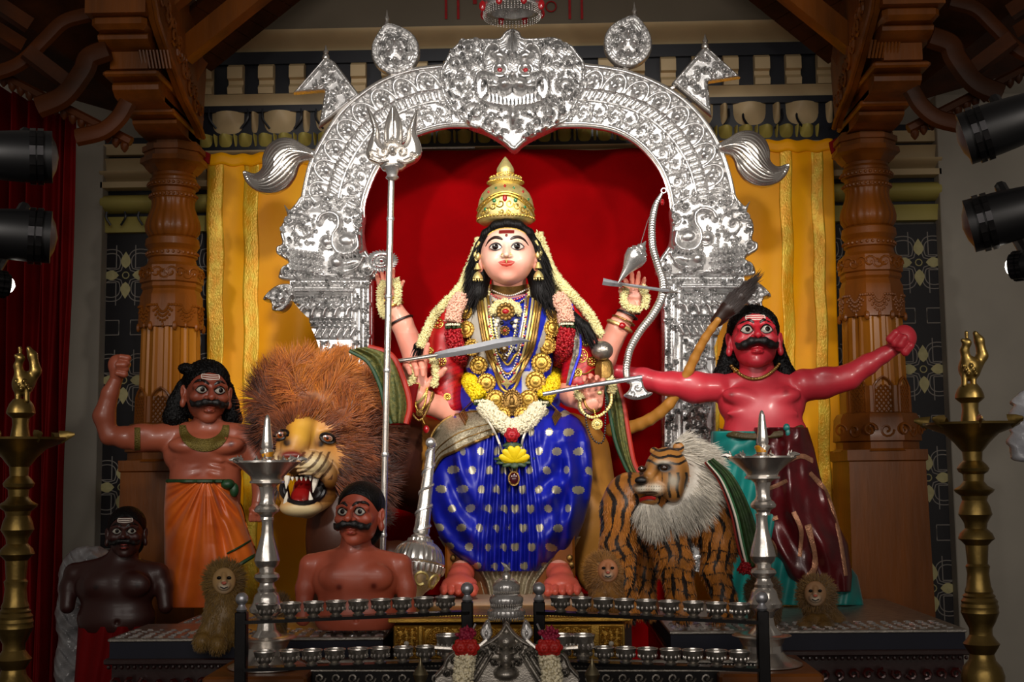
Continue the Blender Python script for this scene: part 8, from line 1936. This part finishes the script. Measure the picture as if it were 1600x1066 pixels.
# --- silver bowl rack
t = thing('bowl_rack', 'dark steel rack with ball-topped posts carrying two rows of small silver bowls', 'rack', P(790, 1066, -1.5))
Ye, Yc_ = -1.62, -1.40
for cx, y0, Y, nm in ((378, 928, Ye, 0), (730, 912, Yc_, 0), (842, 912, Yc_, 0), (1190, 926, Ye, 0)):
    s = S(Y); c = P(cx, y0 + 8, Y); zb = FLOORZ; zt = P(cx, y0 + 28, Y)[2]
    p = B().box((c[0], Y, (zt + zb) / 2), (18 * s, 18 * s, zt - zb), bev=.003).build('post', M['dark_steel'], t, False)
    bd = B(); bd.ball((c[0], Y, c[2]), 10 * s, 18, 12); bd.lathe([(7 * s, 0), (9 * s, .006), (6 * s, .014), (5 * s, .02)], (c[0], Y, zt), 16); bd.build('ball_cap', M['steel'], p)
def rail(a, b): bd = B(); a, b = np.array(a), np.array(b); bar3(bd, a, b, .05, .010); bd.build('rail', M['dark_steel'], t, False)
for y0, y1, nm in ((972, 957, 'u'), (1046, 1034, 'l')):
    rail(P(378, y0, Ye), P(730, y1, Yc_)); rail(P(842, y1, Yc_), P(1190, y0, Ye))
sb = None; cnt = 0
def bowl(x, y, Y, low=False):
    global sb
    s = S(-1.5); c = P(x, y, Y)
    if sb is None:
        sb = thing('silver_bowl', '', 'bowl', c, 'small silver bowls standing on the steel rack'); b_ = B(); z0 = c[2]; b_.lathe([(.016, 0), (.018, .006), (.012, .010), (.018, .014), (.026, .026), (.030, .040), (.032, .046), (.0295, .046), (.027, .038), (.02, .022), (.001, .014)], c, 24); b_.build('cup', M['silver_dim'], sb, auto=30)
        b_ = B(); b_.tube([c + np.array([.031 * math.cos(a), .031 * math.sin(a), .047]) for a in np.arange(24) * math.tau / 24], .002, 5, closed=True)
        for k_ in range(12): a = k_ * math.tau / 12; b_.ball(c + np.array([.0265 * math.cos(a), .0265 * math.sin(a), .026]), (.004, .004, .007), 5, 4)
        b_.build('rim', M['silver_smooth'], sb); return sb
    o = sb.copy(); COL.objects.link(o); o.location = Vector(c)
    for ch_ in list(sb.children): d = ch_.copy(); COL.objects.link(d); d.parent = o; d.matrix_parent_inverse = ch_.matrix_parent_inverse
    return o
ORD = ['first', 'second', 'third', 'fourth', 'fifth', 'sixth', 'seventh', 'eighth', 'ninth']
for row, (xs, ya, yb) in enumerate((((416, 454, 490, 525, 560, 595, 628, 662, 696), 968, 955), ((413, 453, 487, 523, 560, 594, 630, 665, 698), 1042, 1030))):
    for i, x in enumerate(xs):
        f = (x - 378) / 352; Y = Ye + (Yc_ - Ye) * f; y = lerp(972, 957, f) if row == 0 else lerp(1046, 1034, f)
        o = bowl(x, y - 1, Y); o['label'] = 'silver bowl, %s from the lion-side end post, on the %s rack rail' % (ORD[i], 'upper' if row == 0 else 'lower')
for row, xs in enumerate(((876, 909, 943, 976, 1010, 1046, 1084, 1120, 1156), (878, 911, 944, 978, 1012, 1048, 1083, 1120, 1156))):
    for i, x in enumerate(xs):
        f = (x - 842) / 348; Y = Yc_ + (Ye - Yc_) * f; y = lerp(957, 972, f) if row == 0 else lerp(1034, 1046, f)
        o = bowl(x, y - 1, Y); o['label'] = 'silver bowl, %s from the tiger-side end post, on the %s rack rail' % (ORD[8 - i], 'upper' if row == 0 else 'lower')
for x, Y in ((700, -1.48), (878, -1.48), (911, -1.48)):
    c = P(x, 1030, Y); o = sb.copy(); COL.objects.link(o); o.location = Vector(c); o.scale = (1.15, 1.15, 1.5)
    for ch_ in list(sb.children): d = ch_.copy(); COL.objects.link(d); d.parent = o; d.matrix_parent_inverse = ch_.matrix_parent_inverse
    o['label'] = {700: 'larger silver bowl below the post on the mace side of the small shrine', 878: 'larger silver bowl beside the roses on the tiger side', 911: 'larger silver bowl standing second from the roses on the tiger side'}[x]; o['group'] = 'larger silver bowls by the small shrine'

# --- small silver shrine and railing at the very front
YF = -1.72; s = S(YF)
t = thing('tiered_silver_spire', 'three-tiered fringed silver spire standing in front of the saree hem', 'spire', P(791, 970, YF + .12)); Yt = -1.55
for y, r_, nm in ((902, 15, 0), (918, 20, 1), (938, 25, 2), (958, 28, 3)):
    if nm == 0: continue
    p = plathe(B(), 791, [(y - 13, r_ * .55), (y - 9, r_ * .8), (y - 4, r_), (y, r_ * 1.02), (y + 5, r_ * .97), (y + 7, r_ * .8)], Yt, 60, fl=lambda a, z, i: 1 + .035 * np.abs(np.sin(a * 15))).build('tier', M['silver'], t)
    bd = B(); c = P(791, y + 7, Yt)
    for k_ in range(40): a = k_ * math.tau / 40; bd.ball(c + np.array([r_ * .95 * S(Yt) * math.cos(a), r_ * .95 * S(Yt) * math.sin(a), 0]), (.003, .003, .008), 5, 4)
    bd.build('fringe', M['silver_smooth'], p, kind='stuff')
plathe(B(), 791, [(884, 1), (888, 3), (892, 5), (895, 4), (899, 7), (904, 7), (908, 12)], Yt, 24).build('finial', M['silver_smooth'], t)
bd = B(); bd.tube([P(789, 886, Yt), P(784, 880, Yt), P(791, 884, Yt), P(797, 891, Yt)], [.004, .005, .005, .003], 6); bd.build('bird', M['silver_smooth'], t)
plathe(B(), 791, [(960, 10), (975, 6), (1066, 8)], Yt, 16).build('stem', M['silver_dim'], t)
t = thing('small_silver_shrine', 'small dark silver shrine front with leaf finials at the bottom edge of the picture', 'shrine', P(792, 1066, YF))
q = [(791, 972), (800, 984), (812, 996), (830, 1006), (850, 1010), (880, 1020), (892, 1040), (898, 1075), (686, 1075), (692, 1040), (704, 1020), (734, 1010), (754, 1006), (772, 996), (783, 984)]
r = Relief(680, 904, 966, 1078, .9); sd = polysd(spline(q, 4, True), r.X, r.Y); r.H += 4 * np.clip(1 - np.abs(sd + 3) / 3, 0, 1) ** .5
for sg in (-1, 1):
    for x, y, rr_ in ((20, 1012, 9), (38, 1020, 9), (58, 1024, 9), (80, 1032, 10), (18, 1036, 8), (92, 1052, 9), (72, 1056, 8)): r.scroll(791 + sg * x, y, rr_, 90 + sg * 60, 1.3, sg, 2.2, 9)
    for k_ in range(4): r.stroke([(791 + sg * (22 + k_ * 9), 1022), (791 + sg * (54 + k_ * 10), 1075)], 2.2, 8)
r.blob(791, 1002, 14, 14, 14); r.blob(791, 1028, 12, 16, 16); r.blob(791, 1052, 20, 12, 18); r.blob(779, 1018, 6, 5, 12); r.blob(803, 1018, 6, 5, 12)
plate('front_plate', r, sd, YF, 10, 'silver_dim', t)
for sg, cx in ((-1, 760), (1, 823)):
    q = [(cx - sg * 2, 968), (cx + 8, 982), (cx + 9, 993), (cx, 1003), (cx - 9, 993), (cx - 8, 982)]; r = Relief(cx - 14, cx + 14, 964, 1006, .8); sd = polysd(spline(q, 4, True), r.X, r.Y); r.H += 3 * np.clip(1 - np.abs(sd + 2) / 2, 0, 1) + 2 * np.clip(-sd / 8, 0, 1); r.blob(cx, 990, 4, 6, 6)
    plate('leaf_finial', r, sd, YF + .01, 4, 'silver', t)
    bd = B(); bd.tube([P(cx, 1000, YF), P(791 + sg * 50, 1016, YF - .01), P(791 + sg * 112, 1012 + 0, YF - .02)], .006, 6); bd.tube([P(791 + sg * 60, 1022, YF), P(791 + sg * 55, 990, YF), P(791 + sg * 48, 975, YF)], .003, 5); bd.build('arm_rod', M['silver_smooth'], t)
for lab, cx, sg in (('rose and jasmine garland on the mace side of the small silver shrine', 728, -1), ('rose and jasmine garland on the tiger side of the small silver shrine', 858, 1)):
    g = thing('shrine_garland', lab, 'garland', P(cx, 1066, YF - .03), 'garlands beside the small silver shrine'); Yg = YF - .05; s = S(Yg)
    flower_rope('magenta_cluster', [P(cx - 8, 998, Yg), P(cx, 992, Yg), P(cx + 9, 999, Yg)], .020, mat('magenta_flower', 'a3183e', .6, 0, .3, 60), g, 3200, .016, .007)
    for i, (dx, dy) in enumerate(((-8, 12), (8, 12))):
        bd = B(); rose(bd, P(cx + dx, 1000 + dy, Yg - .02), .024); bd.build('red_rose', mat('rose_red', 'c01a10', .5, 0, .3, 60), g)
    bd = B()
    for k_ in range(6): bd.ball(P(cx - 14 + k_ * 6, 1004 + (k_ % 2) * 14, Yg - .01), (.012, .004, .006), 6, 4)
    bd.build('leaf', M['leaf'], g)
    flower_rope('jasmine_rope', [P(cx, 1022, Yg), P(cx + sg * 3, 1045, Yg), P(cx + sg * 6, 1085, Yg)], .026, M['cream_flower'], g, 5200, .013, .006)
t = thing('front_railing', 'dark silver beaded railing panel running along the bottom edge behind the bowl posts', 'railing', P(790, 1066, -1.5)); Yr = -1.34
for x0, x1 in ((486, 700), (882, 1182)):
    pb(x0, x1, 1034, 1110, Yr, .05, B()).build('panel', M['dark_steel'], t, False)
    bd = B()
    for i in range(int((x1 - x0) / 6)): bd.ball(P(x0 + 3 + i * 6, 1040, Yr - .004), .0055, 6, 4)
    bd.build('bead_row', M['silver_dim'], t, kind='stuff')
    bd = B(); bd.tube([P(x0, 1034, Yr - .004), P(x1, 1034, Yr - .004)], .006, 6); bd.tube([P(x0, 1048, Yr - .004), P(x1, 1048, Yr - .004)], .004, 6)
    for i in range(int((x1 - x0) / 26)): bd.tube([P(x0 + 14 + i * 26 + 9 * (1 - q_ * .8) * math.cos(8 * q_), 1060 + 9 * (1 - q_ * .8) * math.sin(8 * q_), Yr - .004) for q_ in np.linspace(0, 1, 12)], .004, 5)
    bd.build('scroll_band', M['silver_dim'], t)
for cx in (657, 925):
    tag(plathe(B(), cx, [(1028, .8), (1034, 2), (1042, 5), (1048, 9), (1054, 12), (1060, 10), (1068, 7), (1080, 8)], -1.75, 24).build('pear_finial', mat('worn_brass', '8f8468', .35, .9, .3, 20)), 'worn pear-shaped brass finial at the bottom edge, %s side of the small shrine' % ('mace' if cx < 800 else 'tiger'), 'finial', 'pear-shaped finials at the bottom edge')
# --- wrapped plastic bags
def bag(lab, Y, pts, col):
    a = Sc(Y, 2.6)
    for p in pts: a.ell(p[:3], p[3:6], k=8)
    V, Fq = a.raw(); n = np.sin(V[:, 0] * 60 + 3 * np.sin(V[:, 2] * 34)) + np.sin(V[:, 2] * 75 + 2 * np.sin(V[:, 0] * 50)) + .7 * np.sin((V[:, 0] + V[:, 2]) * 120); V = V + np.array([[.6, -1, .3]]) * (.007 * n)[:, None]
    o = mesh('plastic_bag', V, Fq, mat('plastic_film', col, .25, 0, .3, 12, .4, 30, coat=.3)); o.data.polygons.foreach_set('use_smooth', np.zeros(len(o.data.polygons), dtype=bool)); return tag(o, lab, 'bag')
bag('crumpled grey plastic-wrapped bundle behind the dark bust', .12, [(128, 905, 0, 36, 50, 30), (122, 960, 0, 34, 60, 30), (150, 880, 0, 30, 26, 24), (120, 1040, 0, 34, 60, 30)], '9a9a9c')
bag('crumpled pale plastic bag hanging at the grey wall by the brass lamp', -1.1, [(1604, 650, 0, 22, 40, 20), (1600, 695, 0, 24, 30, 22)], 'a8aab0')
